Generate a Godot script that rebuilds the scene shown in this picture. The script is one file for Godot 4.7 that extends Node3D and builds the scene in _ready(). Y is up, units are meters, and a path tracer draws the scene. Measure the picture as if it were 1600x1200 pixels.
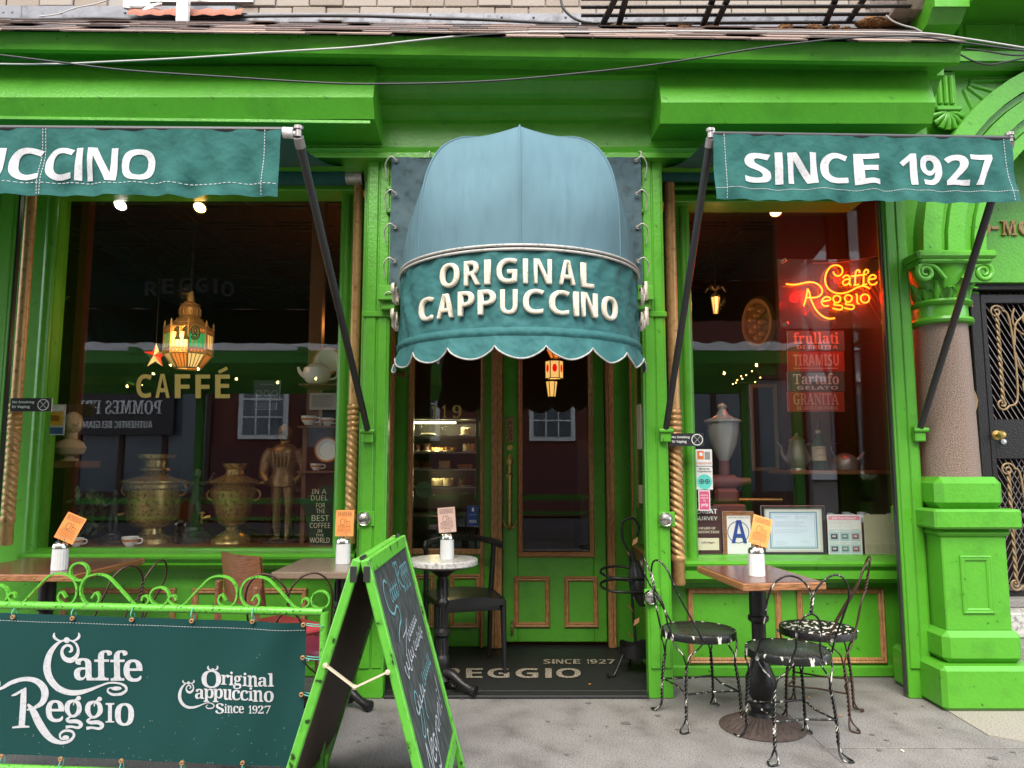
extends Node3D
# A green cafe front seen from the pavement. y up, metres; the facade faces +z.

const FOCAL := 1142.0
const PITCH := 0.10902
const EYE := Vector3(0, 1.28, 0)
const UPV := Vector3(0, 1, 0)

var M := {}
var tex := {}
var used := {}
var rng := RandomNumberGenerator.new()
var font_sans: SystemFont
var font_serif: SystemFont
var font_regular: SystemFont
var cafe: Node3D
var neighbour: Node3D

# ---------------------------------------------------------------- pixels to points
func ray(px, py) -> Vector3:
	var x = (px - 800.0) / FOCAL
	var y = (600.0 - py) / FOCAL
	return Vector3(x, y * cos(PITCH) + sin(PITCH), y * sin(PITCH) - cos(PITCH))

func P(px, py, depth) -> Vector3:
	var d = ray(px, py)
	return EYE + d * (-depth / d.z)

func G(px, py, y = 0.0) -> Vector3:
	var d = ray(px, py)
	return EYE + d * ((y - EYE.y) / d.y)

func X(px, depth, py = 600.0) -> float:
	return P(px, py, depth).x

func Y(py, depth) -> float:
	return P(800, py, depth).y

# ---------------------------------------------------------------- mesh builder
class MB:
	var v := PackedVector3Array()
	var n := PackedVector3Array()
	var u := PackedVector2Array()
	var has_uv := false

	func tri(a: Vector3, b: Vector3, c: Vector3, na: Vector3, nb: Vector3, nc: Vector3) -> void:
		var g := (b - a).cross(c - a)
		if g.length_squared() < 1e-16:
			return
		v.push_back(a)
		n.push_back(na)
		if g.dot(na + nb + nc) > 0.0:
			v.push_back(c); v.push_back(b)
			n.push_back(nc); n.push_back(nb)
		else:
			v.push_back(b); v.push_back(c)
			n.push_back(nb); n.push_back(nc)

	func flat(a: Vector3, b: Vector3, c: Vector3, toward := Vector3.ZERO) -> void:
		var g := (b - a).cross(c - a)
		if g.length_squared() < 1e-18:
			return
		g = g.normalized()
		if toward != Vector3.ZERO and g.dot(toward) < 0.0:
			g = -g
		tri(a, b, c, g, g, g)

	func quad(a: Vector3, b: Vector3, c: Vector3, d: Vector3, toward := Vector3.ZERO) -> void:
		flat(a, b, c, toward)
		flat(a, c, d, toward)

	func squad(a: Vector3, b: Vector3, c: Vector3, d: Vector3, na: Vector3, nb: Vector3, nc: Vector3, nd: Vector3) -> void:
		tri(a, b, c, na, nb, nc)
		tri(a, c, d, na, nc, nd)

	func uvquad(a: Vector3, b: Vector3, c: Vector3, d: Vector3, toward: Vector3) -> void:
		# a top left, b top right, c bottom right, d bottom left
		has_uv = true
		var w := [[a, b, c, Vector2(0, 0), Vector2(1, 0), Vector2(1, 1)], [a, c, d, Vector2(0, 0), Vector2(1, 1), Vector2(0, 1)]]
		for t in w:
			var at := v.size()
			flat(t[0], t[1], t[2], toward)
			for k in range(at, v.size()):
				var m: int = [t[0], t[1], t[2]].find(v[k])
				u.push_back(t[3 + m])

	func commit(off := Vector3.ZERO) -> ArrayMesh:
		var m := ArrayMesh.new()
		if v.is_empty():
			return m
		if off != Vector3.ZERO:
			for i in v.size():
				v[i] -= off
		var arr := []
		arr.resize(Mesh.ARRAY_MAX)
		arr[Mesh.ARRAY_VERTEX] = v
		arr[Mesh.ARRAY_NORMAL] = n
		if has_uv and u.size() == v.size():
			arr[Mesh.ARRAY_TEX_UV] = u
		m.add_surface_from_arrays(Mesh.PRIMITIVE_TRIANGLES, arr)
		return m

func mb() -> MB:
	return MB.new()

# box with chamfered edges
func box(m: MB, c: Vector3, s: Vector3, bev := 0.0, b := Basis.IDENTITY) -> void:
	var h = s * 0.5
	bev = min(bev, min(h.x, min(h.y, h.z)) * 0.9)
	var ax = [b.x, b.y, b.z]
	var hh = [h.x, h.y, h.z]
	for i in 3:
		var j = (i + 1) % 3
		var k = (i + 2) % 3
		for sg in [-1.0, 1.0]:
			var o: Vector3 = c + ax[i] * (hh[i] * sg)
			var p: Vector3 = ax[j] * (hh[j] - bev)
			var q: Vector3 = ax[k] * (hh[k] - bev)
			m.quad(o - p - q, o + p - q, o + p + q, o - p + q, ax[i] * sg)
	if bev <= 0.0:
		return
	for i in 3:
		var j = (i + 1) % 3
		var k = (i + 2) % 3
		for sj in [-1.0, 1.0]:
			for sk in [-1.0, 1.0]:
				var l: Vector3 = ax[i] * (hh[i] - bev)
				var a: Vector3 = c + ax[j] * (hh[j] * sj) + ax[k] * ((hh[k] - bev) * sk)
				var d: Vector3 = c + ax[j] * ((hh[j] - bev) * sj) + ax[k] * (hh[k] * sk)
				m.quad(a - l, a + l, d + l, d - l, ax[j] * sj + ax[k] * sk)
	for sx in [-1.0, 1.0]:
		for sy in [-1.0, 1.0]:
			for sz in [-1.0, 1.0]:
				var a = c + ax[0] * (hh[0] * sx) + ax[1] * ((hh[1] - bev) * sy) + ax[2] * ((hh[2] - bev) * sz)
				var d = c + ax[0] * ((hh[0] - bev) * sx) + ax[1] * (hh[1] * sy) + ax[2] * ((hh[2] - bev) * sz)
				var e = c + ax[0] * ((hh[0] - bev) * sx) + ax[1] * ((hh[1] - bev) * sy) + ax[2] * (hh[2] * sz)
				m.flat(a, d, e, ax[0] * sx + ax[1] * sy + ax[2] * sz)

# box between two corners
func bx(m: MB, x0, x1, y0, y1, z0, z1, bev := 0.0) -> void:
	box(m, Vector3((x0 + x1) * 0.5, (y0 + y1) * 0.5, (z0 + z1) * 0.5), Vector3(abs(x1 - x0), abs(y1 - y0), abs(z1 - z0)), bev)

func bar(m: MB, a: Vector3, b: Vector3, w, t, side := Vector3.UP, bev := 0.0) -> void:
	var y = (b - a).normalized()
	var z = y.cross(side).normalized()
	var x = y.cross(z).normalized()
	box(m, (a + b) * 0.5, Vector3(w, (b - a).length(), t), bev, Basis(x, y, z))

func tube(m: MB, pts: Array, r, sides := 8, closed := false, caps := true) -> void:
	var cnt = pts.size()
	if cnt < 2:
		return
	var t0: Vector3 = (pts[1] - pts[0]).normalized()
	var up = Vector3.UP if abs(t0.y) < 0.9 else Vector3.RIGHT
	var nn: Vector3 = t0.cross(up).normalized()
	var rings = []
	var norms = []
	for i in cnt:
		var a: Vector3 = pts[(i - 1 + cnt) % cnt] if (i > 0 or closed) else pts[i]
		var b: Vector3 = pts[(i + 1) % cnt] if (i < cnt - 1 or closed) else pts[i]
		var t: Vector3 = (b - a).normalized()
		nn = (nn - t * nn.dot(t))
		if nn.length() < 1e-5:
			nn = t.cross(Vector3.RIGHT)
		nn = nn.normalized()
		var bb = t.cross(nn)
		var rad: float = r[i] if r is Array else r
		var ring = PackedVector3Array()
		var nr = PackedVector3Array()
		for k in sides:
			var an = TAU * k / sides
			var dir: Vector3 = nn * cos(an) + bb * sin(an)
			ring.push_back(pts[i] + dir * rad)
			nr.push_back(dir)
		rings.append(ring)
		norms.append(nr)
	for i in (cnt if closed else cnt - 1):
		var j = (i + 1) % cnt
		for k in sides:
			var l = (k + 1) % sides
			m.squad(rings[i][k], rings[i][l], rings[j][l], rings[j][k], norms[i][k], norms[i][l], norms[j][l], norms[j][k])
	if caps and not closed:
		for e in [0, cnt - 1]:
			var o: Vector3 = pts[e]
			var dirn: Vector3 = (pts[0] - pts[1]) if e == 0 else (pts[cnt - 1] - pts[cnt - 2])
			for k in range(1, sides - 1):
				m.flat(rings[e][0], rings[e][k], rings[e][k + 1], dirn)

# smooth curve through points
func spline(p: Array, per := 6, closed := false) -> Array:
	var out = []
	var c = p.size()
	for i in (c if closed else c - 1):
		var a = p[(i - 1 + c) % c] if (i > 0 or closed) else p[0] * 2.0 - p[1]
		var b = p[i]
		var d = p[(i + 1) % c]
		var e = p[(i + 2) % c] if (i + 2 < c or closed) else p[c - 1] * 2.0 - p[c - 2]
		for k in per:
			var t = float(k) / per
			out.append(0.5 * ((2.0 * b) + (d - a) * t + (2.0 * a - 5.0 * b + 4.0 * d - e) * t * t + (3.0 * b - a - 3.0 * d + e) * t * t * t))
	if not closed:
		out.append(p[c - 1])
	return out

# profile of Vector2(radius, height) turned about the y axis
func lathe(m: MB, prof: Array, segs := 24, xf := Transform3D.IDENTITY, squash := Vector3.ONE, fold := 0.75) -> void:
	var c = prof.size()
	var seg_n = []
	for i in c - 1:
		var d: Vector2 = prof[i + 1] - prof[i]
		seg_n.append(Vector2(d.y, -d.x).normalized())
	for i in c - 1:
		var n0: Vector2 = seg_n[i]
		var n1: Vector2 = seg_n[i]
		if i > 0 and seg_n[i - 1].dot(seg_n[i]) > fold:
			n0 = (seg_n[i - 1] + seg_n[i]).normalized()
		if i < c - 2 and seg_n[i + 1].dot(seg_n[i]) > fold:
			n1 = (seg_n[i + 1] + seg_n[i]).normalized()
		for k in segs:
			var a0 = TAU * k / segs
			var a1 = TAU * (k + 1) / segs
			var d0 = Vector3(cos(a0), 0, sin(a0))
			var d1 = Vector3(cos(a1), 0, sin(a1))
			var pa = xf * ((d0 * prof[i].x + UPV * prof[i].y) * squash)
			var pb = xf * ((d1 * prof[i].x + UPV * prof[i].y) * squash)
			var pc = xf * ((d1 * prof[i + 1].x + UPV * prof[i + 1].y) * squash)
			var pd = xf * ((d0 * prof[i + 1].x + UPV * prof[i + 1].y) * squash)
			m.squad(pa, pb, pc, pd, xf.basis * (d0 * n0.x + UPV * n0.y), xf.basis * (d1 * n0.x + UPV * n0.y), xf.basis * (d1 * n1.x + UPV * n1.y), xf.basis * (d0 * n1.x + UPV * n1.y))

func at(p: Vector3, b := Basis.IDENTITY) -> Transform3D:
	return Transform3D(b, p)

# surface from a function of (u, v) in 0..1
func sheet(m: MB, nu: int, nv: int, f: Callable) -> void:
	var g = []
	for i in nu + 1:
		var row = PackedVector3Array()
		for j in nv + 1:
			row.push_back(f.call(float(i) / nu, float(j) / nv))
		g.append(row)
	var nr = []
	for i in nu + 1:
		var row = PackedVector3Array()
		for j in nv + 1:
			var du: Vector3 = g[min(i + 1, nu)][j] - g[max(i - 1, 0)][j]
			var dv: Vector3 = g[i][min(j + 1, nv)] - g[i][max(j - 1, 0)]
			var q = du.cross(dv)
			row.push_back(q.normalized() if q.length() > 1e-12 else UPV)
		nr.append(row)
	for i in nu:
		for j in nv:
			m.squad(g[i][j], g[i + 1][j], g[i + 1][j + 1], g[i][j + 1], nr[i][j], nr[i + 1][j], nr[i + 1][j + 1], nr[i][j + 1])

# outline in the (z, y) plane drawn from x0 to x1; prof2 for another outline at x1
func prism(m: MB, prof: Array, x0: float, x1: float, prof2 = null, caps := true) -> void:
	var q = prof if prof2 == null else prof2
	var c = prof.size()
	var mid = Vector2.ZERO
	for p in prof:
		mid += p / c
	for i in c:
		var j = (i + 1) % c
		var a = Vector3(x0, prof[i].y, prof[i].x)
		var b = Vector3(x0, prof[j].y, prof[j].x)
		var d = Vector3(x1, q[j].y, q[j].x)
		var e = Vector3(x1, q[i].y, q[i].x)
		var dn: Vector2 = (prof[j] - prof[i])
		var nn = Vector2(dn.y, -dn.x)
		if area(prof) < 0.0:
			nn = -nn
		m.quad(a, b, d, e, Vector3(0, nn.y, nn.x))
	if caps:
		var ix = Geometry2D.triangulate_polygon(PackedVector2Array(prof))
		for k in range(0, ix.size(), 3):
			m.flat(Vector3(x0, prof[ix[k]].y, prof[ix[k]].x), Vector3(x0, prof[ix[k + 1]].y, prof[ix[k + 1]].x), Vector3(x0, prof[ix[k + 2]].y, prof[ix[k + 2]].x), Vector3(x0 - x1, 0, 0))
			m.flat(Vector3(x1, q[ix[k]].y, q[ix[k]].x), Vector3(x1, q[ix[k + 1]].y, q[ix[k + 1]].x), Vector3(x1, q[ix[k + 2]].y, q[ix[k + 2]].x), Vector3(x1 - x0, 0, 0))

func area(p: Array) -> float:
	var s = 0.0
	for i in p.size():
		var j = (i + 1) % p.size()
		s += p[i].x * p[j].y - p[j].x * p[i].y
	return s

# flat outline with thickness, in the plane of right and up
func plate(m: MB, poly: Array, o: Vector3, right: Vector3, up: Vector3, thick: float) -> void:
	var nn = right.cross(up).normalized()
	var ix = Geometry2D.triangulate_polygon(PackedVector2Array(poly))
	var f = func(p, z): return o + right * p.x + up * p.y + nn * z
	for k in range(0, ix.size(), 3):
		m.flat(f.call(poly[ix[k]], thick), f.call(poly[ix[k + 1]], thick), f.call(poly[ix[k + 2]], thick), nn)
		m.flat(f.call(poly[ix[k]], 0.0), f.call(poly[ix[k + 1]], 0.0), f.call(poly[ix[k + 2]], 0.0), -nn)
	var s = 1.0 if area(poly) > 0 else -1.0
	for i in poly.size():
		var j = (i + 1) % poly.size()
		var e: Vector2 = poly[j] - poly[i]
		m.quad(f.call(poly[i], 0.0), f.call(poly[j], 0.0), f.call(poly[j], thick), f.call(poly[i], thick), (right * e.y - up * e.x) * s)

# ribbon with changing width: points are Vector3(x, y, width); place turns (x, y) into a point
func ribbon(m: MB, pts: Array, place: Callable, nn: Vector3, per := 6) -> void:
	var s = spline(pts, per)
	var l = []
	var r = []
	for i in s.size():
		var a: Vector3 = s[max(i - 1, 0)]
		var b: Vector3 = s[min(i + 1, s.size() - 1)]
		var t = Vector2(b.x - a.x, b.y - a.y).normalized()
		var w: float = max(s[i].z, 0.0004) * 0.5
		l.append(place.call(Vector2(s[i].x - t.y * w, s[i].y + t.x * w)))
		r.append(place.call(Vector2(s[i].x + t.y * w, s[i].y - t.x * w)))
	for i in s.size() - 1:
		m.tri(l[i], r[i], r[i + 1], nn, nn, nn)
		m.tri(l[i], r[i + 1], l[i + 1], nn, nn, nn)

func blob(m: MB, c: Vector2, rx: float, ry: float, place: Callable, nn: Vector3) -> void:
	for k in 20:
		var a = TAU * k / 20.0
		var b = TAU * (k + 1) / 20.0
		m.tri(place.call(c), place.call(c + Vector2(cos(a) * rx, sin(a) * ry)), place.call(c + Vector2(cos(b) * rx, sin(b) * ry)), nn, nn, nn)

# ---------------------------------------------------------------- lettering
var glyphs := {}

# triangles of a text as 2D points; {v: points, t: indices, nrm: outward direction of each point, lo, hi, edges}
func glyph(s: String, font: Font) -> Dictionary:
	if s == "I" and font == font_sans:
		s = "l"
	var key = s + str(font.get_instance_id())
	if glyphs.has(key):
		return glyphs[key]
	var t = TextMesh.new()
	t.text = s
	t.font = font
	t.font_size = 64
	t.pixel_size = 0.01
	t.depth = 0.0
	t.curve_step = 1.5
	var a = t.surface_get_arrays(0) if t.get_surface_count() else []
	var out = {"v": PackedVector2Array(), "t": PackedInt32Array(), "nrm": PackedVector2Array(), "edges": [], "lo": Vector2.ZERO, "hi": Vector2.ONE}
	if a.is_empty() or a[Mesh.ARRAY_VERTEX] == null:
		glyphs[key] = out
		return out
	var vs: PackedVector3Array = a[Mesh.ARRAY_VERTEX]
	var ix = a[Mesh.ARRAY_INDEX] if a[Mesh.ARRAY_INDEX] != null else PackedInt32Array(range(vs.size()))
	var weld = {}
	var ids = PackedInt32Array()
	for p in vs:
		var k = Vector2i(roundi(p.x * 20000.0), roundi(p.y * 20000.0))
		if not weld.has(k):
			weld[k] = out.v.size()
			out.v.push_back(Vector2(p.x, p.y))
		ids.push_back(weld[k])
	var cnt = {}
	for k in range(0, ix.size(), 3):
		var q = [ids[ix[k]], ids[ix[k + 1]], ids[ix[k + 2]]]
		var ar = (out.v[q[1]] - out.v[q[0]]).cross(out.v[q[2]] - out.v[q[0]])
		if abs(ar) < 1e-12:
			continue
		if ar < 0.0:
			q = [q[0], q[2], q[1]]
		for e in 3:
			out.t.push_back(q[e])
			var ek = Vector2i(q[e], q[(e + 1) % 3])
			cnt[ek] = cnt.get(ek, 0) + 1
	var nr = PackedVector2Array()
	nr.resize(out.v.size())
	for e in cnt:
		if cnt.has(Vector2i(e.y, e.x)):
			continue
		out.edges.append(e)
		var d: Vector2 = (out.v[e.y] - out.v[e.x]).normalized()
		var o = Vector2(d.y, -d.x)
		nr[e.x] += o
		nr[e.y] += o
	for i in nr.size():
		nr[i] = nr[i].normalized() if nr[i].length() > 1e-6 else Vector2.ZERO
	out.nrm = nr
	var lo = Vector2(1e9, 1e9)
	var hi = -lo
	for p in out.v:
		lo = lo.min(p)
		hi = hi.max(p)
	out.lo = lo
	out.hi = hi
	glyphs[key] = out
	return out

# a glyph stretched into the box x0..x1, y0..y1 of some flat coordinates, then placed
func glyph_in(m: MB, s: String, font: Font, x0, x1, y0, y1, place: Callable, nn: Vector3, grow := 0.0, finest := 0.0) -> void:
	var g = glyph(s, font)
	var sz: Vector2 = g.hi - g.lo
	var pos = []
	for i in g.v.size():
		var q: Vector2 = (g.v[i] - g.lo) / sz
		var p = Vector2(lerp(float(x0), float(x1), q.x), lerp(float(y0), float(y1), q.y))
		if grow != 0.0:
			p += Vector2(g.nrm[i].x * sign(x1 - x0), g.nrm[i].y * sign(y1 - y0)) * grow
		pos.append(p)
	for k in range(0, g.t.size(), 3):
		fine(m, pos[g.t[k]], pos[g.t[k + 1]], pos[g.t[k + 2]], place, nn, finest, 0)

func fine(m: MB, a: Vector2, b: Vector2, c: Vector2, place: Callable, nn: Vector3, finest: float, depth: int) -> void:
	if finest > 0.0 and depth < 6:
		var la = a.distance_to(b)
		var lb = b.distance_to(c)
		var lc = c.distance_to(a)
		var l = max(la, max(lb, lc))
		if l > finest:
			if l == la:
				fine(m, a, (a + b) * 0.5, c, place, nn, finest, depth + 1); fine(m, (a + b) * 0.5, b, c, place, nn, finest, depth + 1)
			elif l == lb:
				fine(m, a, b, (b + c) * 0.5, place, nn, finest, depth + 1); fine(m, a, (b + c) * 0.5, c, place, nn, finest, depth + 1)
			else:
				fine(m, a, b, (a + c) * 0.5, place, nn, finest, depth + 1); fine(m, (a + c) * 0.5, b, c, place, nn, finest, depth + 1)
			return
	m.flat(place.call(a), place.call(b), place.call(c), nn)

# letters with depth and rounded shoulders; (x, y) scaled by cap height, on origin/right/up
func raised(m: MB, s: String, font: Font, o: Vector3, right: Vector3, up: Vector3, w: float, h: float, depth: float, round_off := 0.0) -> void:
	var g = glyph(s, font)
	var sz: Vector2 = g.hi - g.lo
	var nn = right.cross(up).normalized()
	var steps = [[0.0, 0.0], [0.0, depth]] if round_off <= 0.0 else [[0.0, 0.0], [0.0, depth * 0.45], [round_off * 0.3, depth * 0.8], [round_off, depth]]
	var rings = []
	for st in steps:
		var ring = []
		for i in g.v.size():
			var q: Vector2 = (g.v[i] - g.lo) / sz - Vector2(0.5, 0.5)
			var p = Vector2(q.x * w, q.y * h) - g.nrm[i] * st[0]
			ring.append(o + right * p.x + up * p.y + nn * st[1])
		rings.append(ring)
	var top = rings[rings.size() - 1]
	for k in range(0, g.t.size(), 3):
		m.flat(top[g.t[k]], top[g.t[k + 1]], top[g.t[k + 2]], nn)
	for e in g.edges:
		var na: Vector3 = right * g.nrm[e.x].x + up * g.nrm[e.x].y
		var nb: Vector3 = right * g.nrm[e.y].x + up * g.nrm[e.y].y
		for k in rings.size() - 1:
			var t0 = float(k) / (rings.size() - 1)
			var t1 = float(k + 1) / (rings.size() - 1)
			if round_off <= 0.0:
				m.quad(rings[k][e.x], rings[k][e.y], rings[k + 1][e.y], rings[k + 1][e.x], na + nb)
			else:
				m.squad(rings[k][e.x], rings[k][e.y], rings[k + 1][e.y], rings[k + 1][e.x], na.lerp(nn, t0).normalized(), nb.lerp(nn, t0).normalized(), nb.lerp(nn, t1).normalized(), na.lerp(nn, t1).normalized())

func aspect(s: String, font: Font) -> float:
	var g = glyph(s, font)
	return (g.hi.x - g.lo.x) / max(g.hi.y - g.lo.y, 1e-6)

# ---------------------------------------------------------------- nodes
func numbered(called: String) -> String:
	used[called] = used.get(called, -1) + 1
	return called if used[called] == 0 else "%s_%03d" % [called, used[called]]

func thing(called: String, label: String, category: String, pos := Vector3.ZERO, turn := 0.0, group := "") -> Node3D:
	var o = Node3D.new()
	o.name = numbered(called)
	add_child(o)
	o.position = pos
	o.rotation.y = turn
	tag(o, label, category, group)
	return o

func tag(o: Node, label: String, category: String, group := "") -> void:
	o.set_meta("label", label)
	o.set_meta("category", category)
	if group != "":
		o.set_meta("group", group)

# a part from a builder in the thing's own axes
func part(parent: Node3D, called: String, m, material, xf := Transform3D.IDENTITY) -> MeshInstance3D:
	var o = MeshInstance3D.new()
	o.name = called
	o.mesh = m.commit() if m is MB else m
	o.material_override = material
	o.transform = xf
	parent.add_child(o, true)
	return o

# a part from a builder in world axes, under an unturned thing
func wpart(parent: Node3D, called: String, m: MB, material) -> MeshInstance3D:
	var o = MeshInstance3D.new()
	o.name = called
	var off = Vector3.ZERO
	var q = parent
	while q != self:
		off += q.position
		q = q.get_parent()
	o.mesh = m.commit(off)
	o.material_override = material
	parent.add_child(o, true)
	return o

func whole(called: String, m: MB, material, label: String, category: String, pos: Vector3, group := "") -> MeshInstance3D:
	var o = MeshInstance3D.new()
	o.name = numbered(called)
	o.mesh = m.commit(pos)
	o.material_override = material
	add_child(o)
	o.position = pos
	tag(o, label, category, group)
	return o

func setting(called: String, m: MB, material) -> MeshInstance3D:
	var o = MeshInstance3D.new()
	o.name = numbered(called)
	o.mesh = m.commit()
	o.material_override = material
	add_child(o)
	o.set_meta("kind", "structure")
	return o

func copy(o: Node3D, pos: Vector3, turn: float, label := "") -> Node3D:
	var c = o.duplicate()
	c.name = numbered(str(o.name).split("_0")[0])
	add_child(c)
	c.position = pos
	c.rotation.y = turn
	if label != "":
		c.set_meta("label", label)
	return c

# ---------------------------------------------------------------- materials
func lin(r, g, b, a = 1.0) -> Color:
	var c = Color(r, g, b).linear_to_srgb()
	c.a = a
	return c

func ramp(stops: Array) -> Gradient:
	var g = Gradient.new()
	var off = PackedFloat32Array()
	var col = PackedColorArray()
	for s in stops:
		off.push_back(s[0])
		col.push_back(s[1] if s[1] is Color else Color(s[1], s[1], s[1]))
	g.offsets = off
	g.colors = col
	return g

func noise_tex(key: String, freq: float, stops: Array, seed_ := 1, octaves := 4, size := 512, kind := FastNoiseLite.TYPE_SIMPLEX_SMOOTH) -> NoiseTexture2D:
	if tex.has(key):
		return tex[key]
	var n = FastNoiseLite.new()
	n.noise_type = kind
	n.frequency = freq
	n.seed = seed_
	n.fractal_octaves = octaves
	var t = NoiseTexture2D.new()
	t.width = size
	t.height = size
	t.seamless = true
	t.noise = n
	if stops.size():
		t.color_ramp = ramp(stops)
	tex[key] = t
	return t

func mat(key: String, c: Color, rough := 0.6, metal := 0.0) -> StandardMaterial3D:
	var m = StandardMaterial3D.new()
	m.resource_name = key
	m.albedo_color = c
	m.roughness = rough
	m.metallic = metal
	m.cull_mode = BaseMaterial3D.CULL_DISABLED
	M[key] = m
	return m

func surf(m: StandardMaterial3D, albedo, scale: Vector3, bump = null, depth := 0.0, world := true) -> StandardMaterial3D:
	m.uv1_triplanar = true
	m.uv1_world_triplanar = world
	m.uv1_triplanar_sharpness = 4.0
	m.uv1_scale = scale
	if albedo:
		m.albedo_texture = albedo
	if bump:
		m.heightmap_enabled = true
		m.heightmap_texture = bump
		m.heightmap_scale = depth
	return m

func blotch(m: StandardMaterial3D, t, scale: float) -> void:
	m.detail_enabled = true
	m.detail_blend_mode = BaseMaterial3D.BLEND_MODE_MUL
	m.detail_uv_layer = BaseMaterial3D.DETAIL_UV_2
	m.detail_albedo = t
	m.uv2_triplanar = true
	m.uv2_world_triplanar = true
	m.uv2_triplanar_sharpness = 4.0
	m.uv2_scale = Vector3.ONE * scale

func glow(m: StandardMaterial3D, c: Color, e: float) -> StandardMaterial3D:
	m.emission_enabled = true
	m.emission = c
	m.emission_energy_multiplier = e
	return m

func picture(key: String, im: Image, rough := 0.6) -> StandardMaterial3D:
	var m = mat(key, Color.WHITE, rough)
	m.albedo_texture = ImageTexture.create_from_image(im)
	return m

func make_materials() -> void:
	var grain = noise_tex("grain", 0.05, [[0.0, 0.80], [0.45, 0.97], [1.0, 1.0]], 3, 5)
	var lumps = noise_tex("lumps", 0.018, [], 5, 5)
	var patches = noise_tex("patches", 0.012, [[0.0, 0.66], [0.4, 0.95], [1.0, 1.0]], 9, 5)
	# thick, many times repainted green enamel
	var green = mat("green", lin(0.082, 0.335, 0.021), 0.33)
	surf(green, noise_tex("paint", 0.02, [[0.0, Color(0.5, 0.53, 0.47)], [0.085, Color(0.6, 0.64, 0.57)], [0.11, Color(0.955, 0.97, 0.945)], [0.5, Color(0.985, 0.99, 0.98)], [1.0, Color.WHITE]], 21, 6), Vector3.ONE * 1.6, noise_tex("peel", 0.045, [], 61, 4), 0.09)
	blotch(green, noise_tex("wear", 0.01, [[0.0, 0.90], [0.32, 0.98], [1.0, 1.0]], 33, 4), 0.7)
	var green_metal = mat("green_metal", lin(0.11, 0.40, 0.04), 0.3)
	surf(green_metal, noise_tex("chip", 0.03, [[0.0, Color(0.30, 0.33, 0.28)], [0.22, Color(0.5, 0.55, 0.45)], [0.26, Color(0.95, 0.97, 0.95)], [1.0, Color.WHITE]], 44, 5), Vector3.ONE * 3.0, lumps, 0.15)
	var old_green = mat("old_green", lin(0.10, 0.38, 0.035), 0.42)
	surf(old_green, noise_tex("chip2", 0.03, [[0.0, Color(0.25, 0.22, 0.18)], [0.22, Color(0.42, 0.36, 0.3)], [0.235, Color(0.8, 0.84, 0.78)], [0.42, Color(0.95, 0.97, 0.94)], [1.0, Color.WHITE]], 45, 5), Vector3.ONE * 0.9, lumps, 0.1)
	var dark = mat("dark", lin(0.008, 0.007, 0.006), 0.6)
	surf(dark, grain, Vector3.ONE * 2.0)
	# brown-gold varnished mouldings
	var wood_grain = noise_tex("woodgrain", 0.025, [[0.0, Color(0.5, 0.42, 0.36)], [0.3, Color(0.78, 0.73, 0.68)], [0.6, Color(0.94, 0.92, 0.9)], [1.0, Color.WHITE]], 7, 5)
	var mould = mat("moulding", lin(0.47, 0.25, 0.10), 0.45)
	surf(mould, wood_grain, Vector3(9, 1.2, 9), lumps, 0.08)
	var gold = mat("gold", lin(0.50, 0.29, 0.115), 0.4, 0.3)
	surf(gold, noise_tex("tarnish", 0.02, [[0.0, Color(0.5, 0.45, 0.42)], [0.22, Color(0.85, 0.83, 0.8)], [0.45, Color.WHITE], [1.0, Color.WHITE]], 8, 5), Vector3.ONE * 1.6, lumps, 0.04)
	var brass = mat("brass", lin(0.55, 0.38, 0.12), 0.3, 0.9)
	surf(brass, patches, Vector3.ONE * 4.0)
	var samovar = mat("samovar", lin(0.58, 0.42, 0.16), 0.27, 0.65)
	surf(samovar, noise_tex("tarnish2", 0.015, [[0.0, 0.4], [0.4, 0.85], [1.0, 1.0]], 18, 5), Vector3.ONE * 4.0)
	var bronze = mat("bronze", lin(0.30, 0.20, 0.09), 0.38, 0.6)
	surf(bronze, patches, Vector3.ONE * 6.0)
	# pavement
	var concrete = mat("concrete", lin(0.250, 0.234, 0.222), 0.9)
	surf(concrete, noise_tex("concrete", 0.16, [[0.0, 0.42], [0.3, 0.78], [0.5, 0.94], [0.65, 1.0], [1.0, 1.0]], 11, 3, 1024), Vector3.ONE * 0.62, noise_tex("rough", 0.2, [], 12, 3), 0.22)
	blotch(concrete, noise_tex("stains", 0.008, [[0.0, Color(0.74, 0.725, 0.715)], [0.3, Color(0.89, 0.885, 0.88)], [0.6, Color(0.965, 0.96, 0.958)], [1.0, Color.WHITE]], 13, 6), 0.8)
	var tan_c = mat("tan_concrete", lin(0.33, 0.295, 0.25), 0.9)
	surf(tan_c, tex["concrete"], Vector3.ONE * 0.62)
	var spot = mat("gum", lin(0.12, 0.115, 0.11), 0.85)
	surf(spot, grain, Vector3.ONE * 6.0)
	var mat_black = mat("slate", lin(0.013, 0.0135, 0.014), 0.6)
	surf(mat_black, noise_tex("scuff", 0.03, [[0.0, 0.7], [0.5, 0.9], [0.75, 1.0], [1.0, 1.0]], 14, 6), Vector3.ONE * 2.0, noise_tex("rough", 0.2, [], 12, 3), 0.05)
	var inlay = mat("inlay", lin(0.42, 0.36, 0.27), 0.7)
	surf(inlay, noise_tex("inlay", 0.06, [[0.0, 0.15], [0.33, 0.3], [0.40, 0.9], [1.0, 1.0]], 15, 4), Vector3.ONE * 3.0)
	# cloth
	var weave = noise_tex("weave", 0.35, [], 16, 2)
	var canvas = mat("canvas", lin(0.026, 0.104, 0.094), 0.75)
	canvas.metallic_specular = 0.2
	surf(canvas, noise_tex("cloth", 0.014, [[0.0, 0.88], [0.35, 0.97], [1.0, 1.0]], 17, 5), Vector3.ONE * 1.7, noise_tex("crumple2", 0.012, [], 41, 3), 0.5)
	pass
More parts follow.
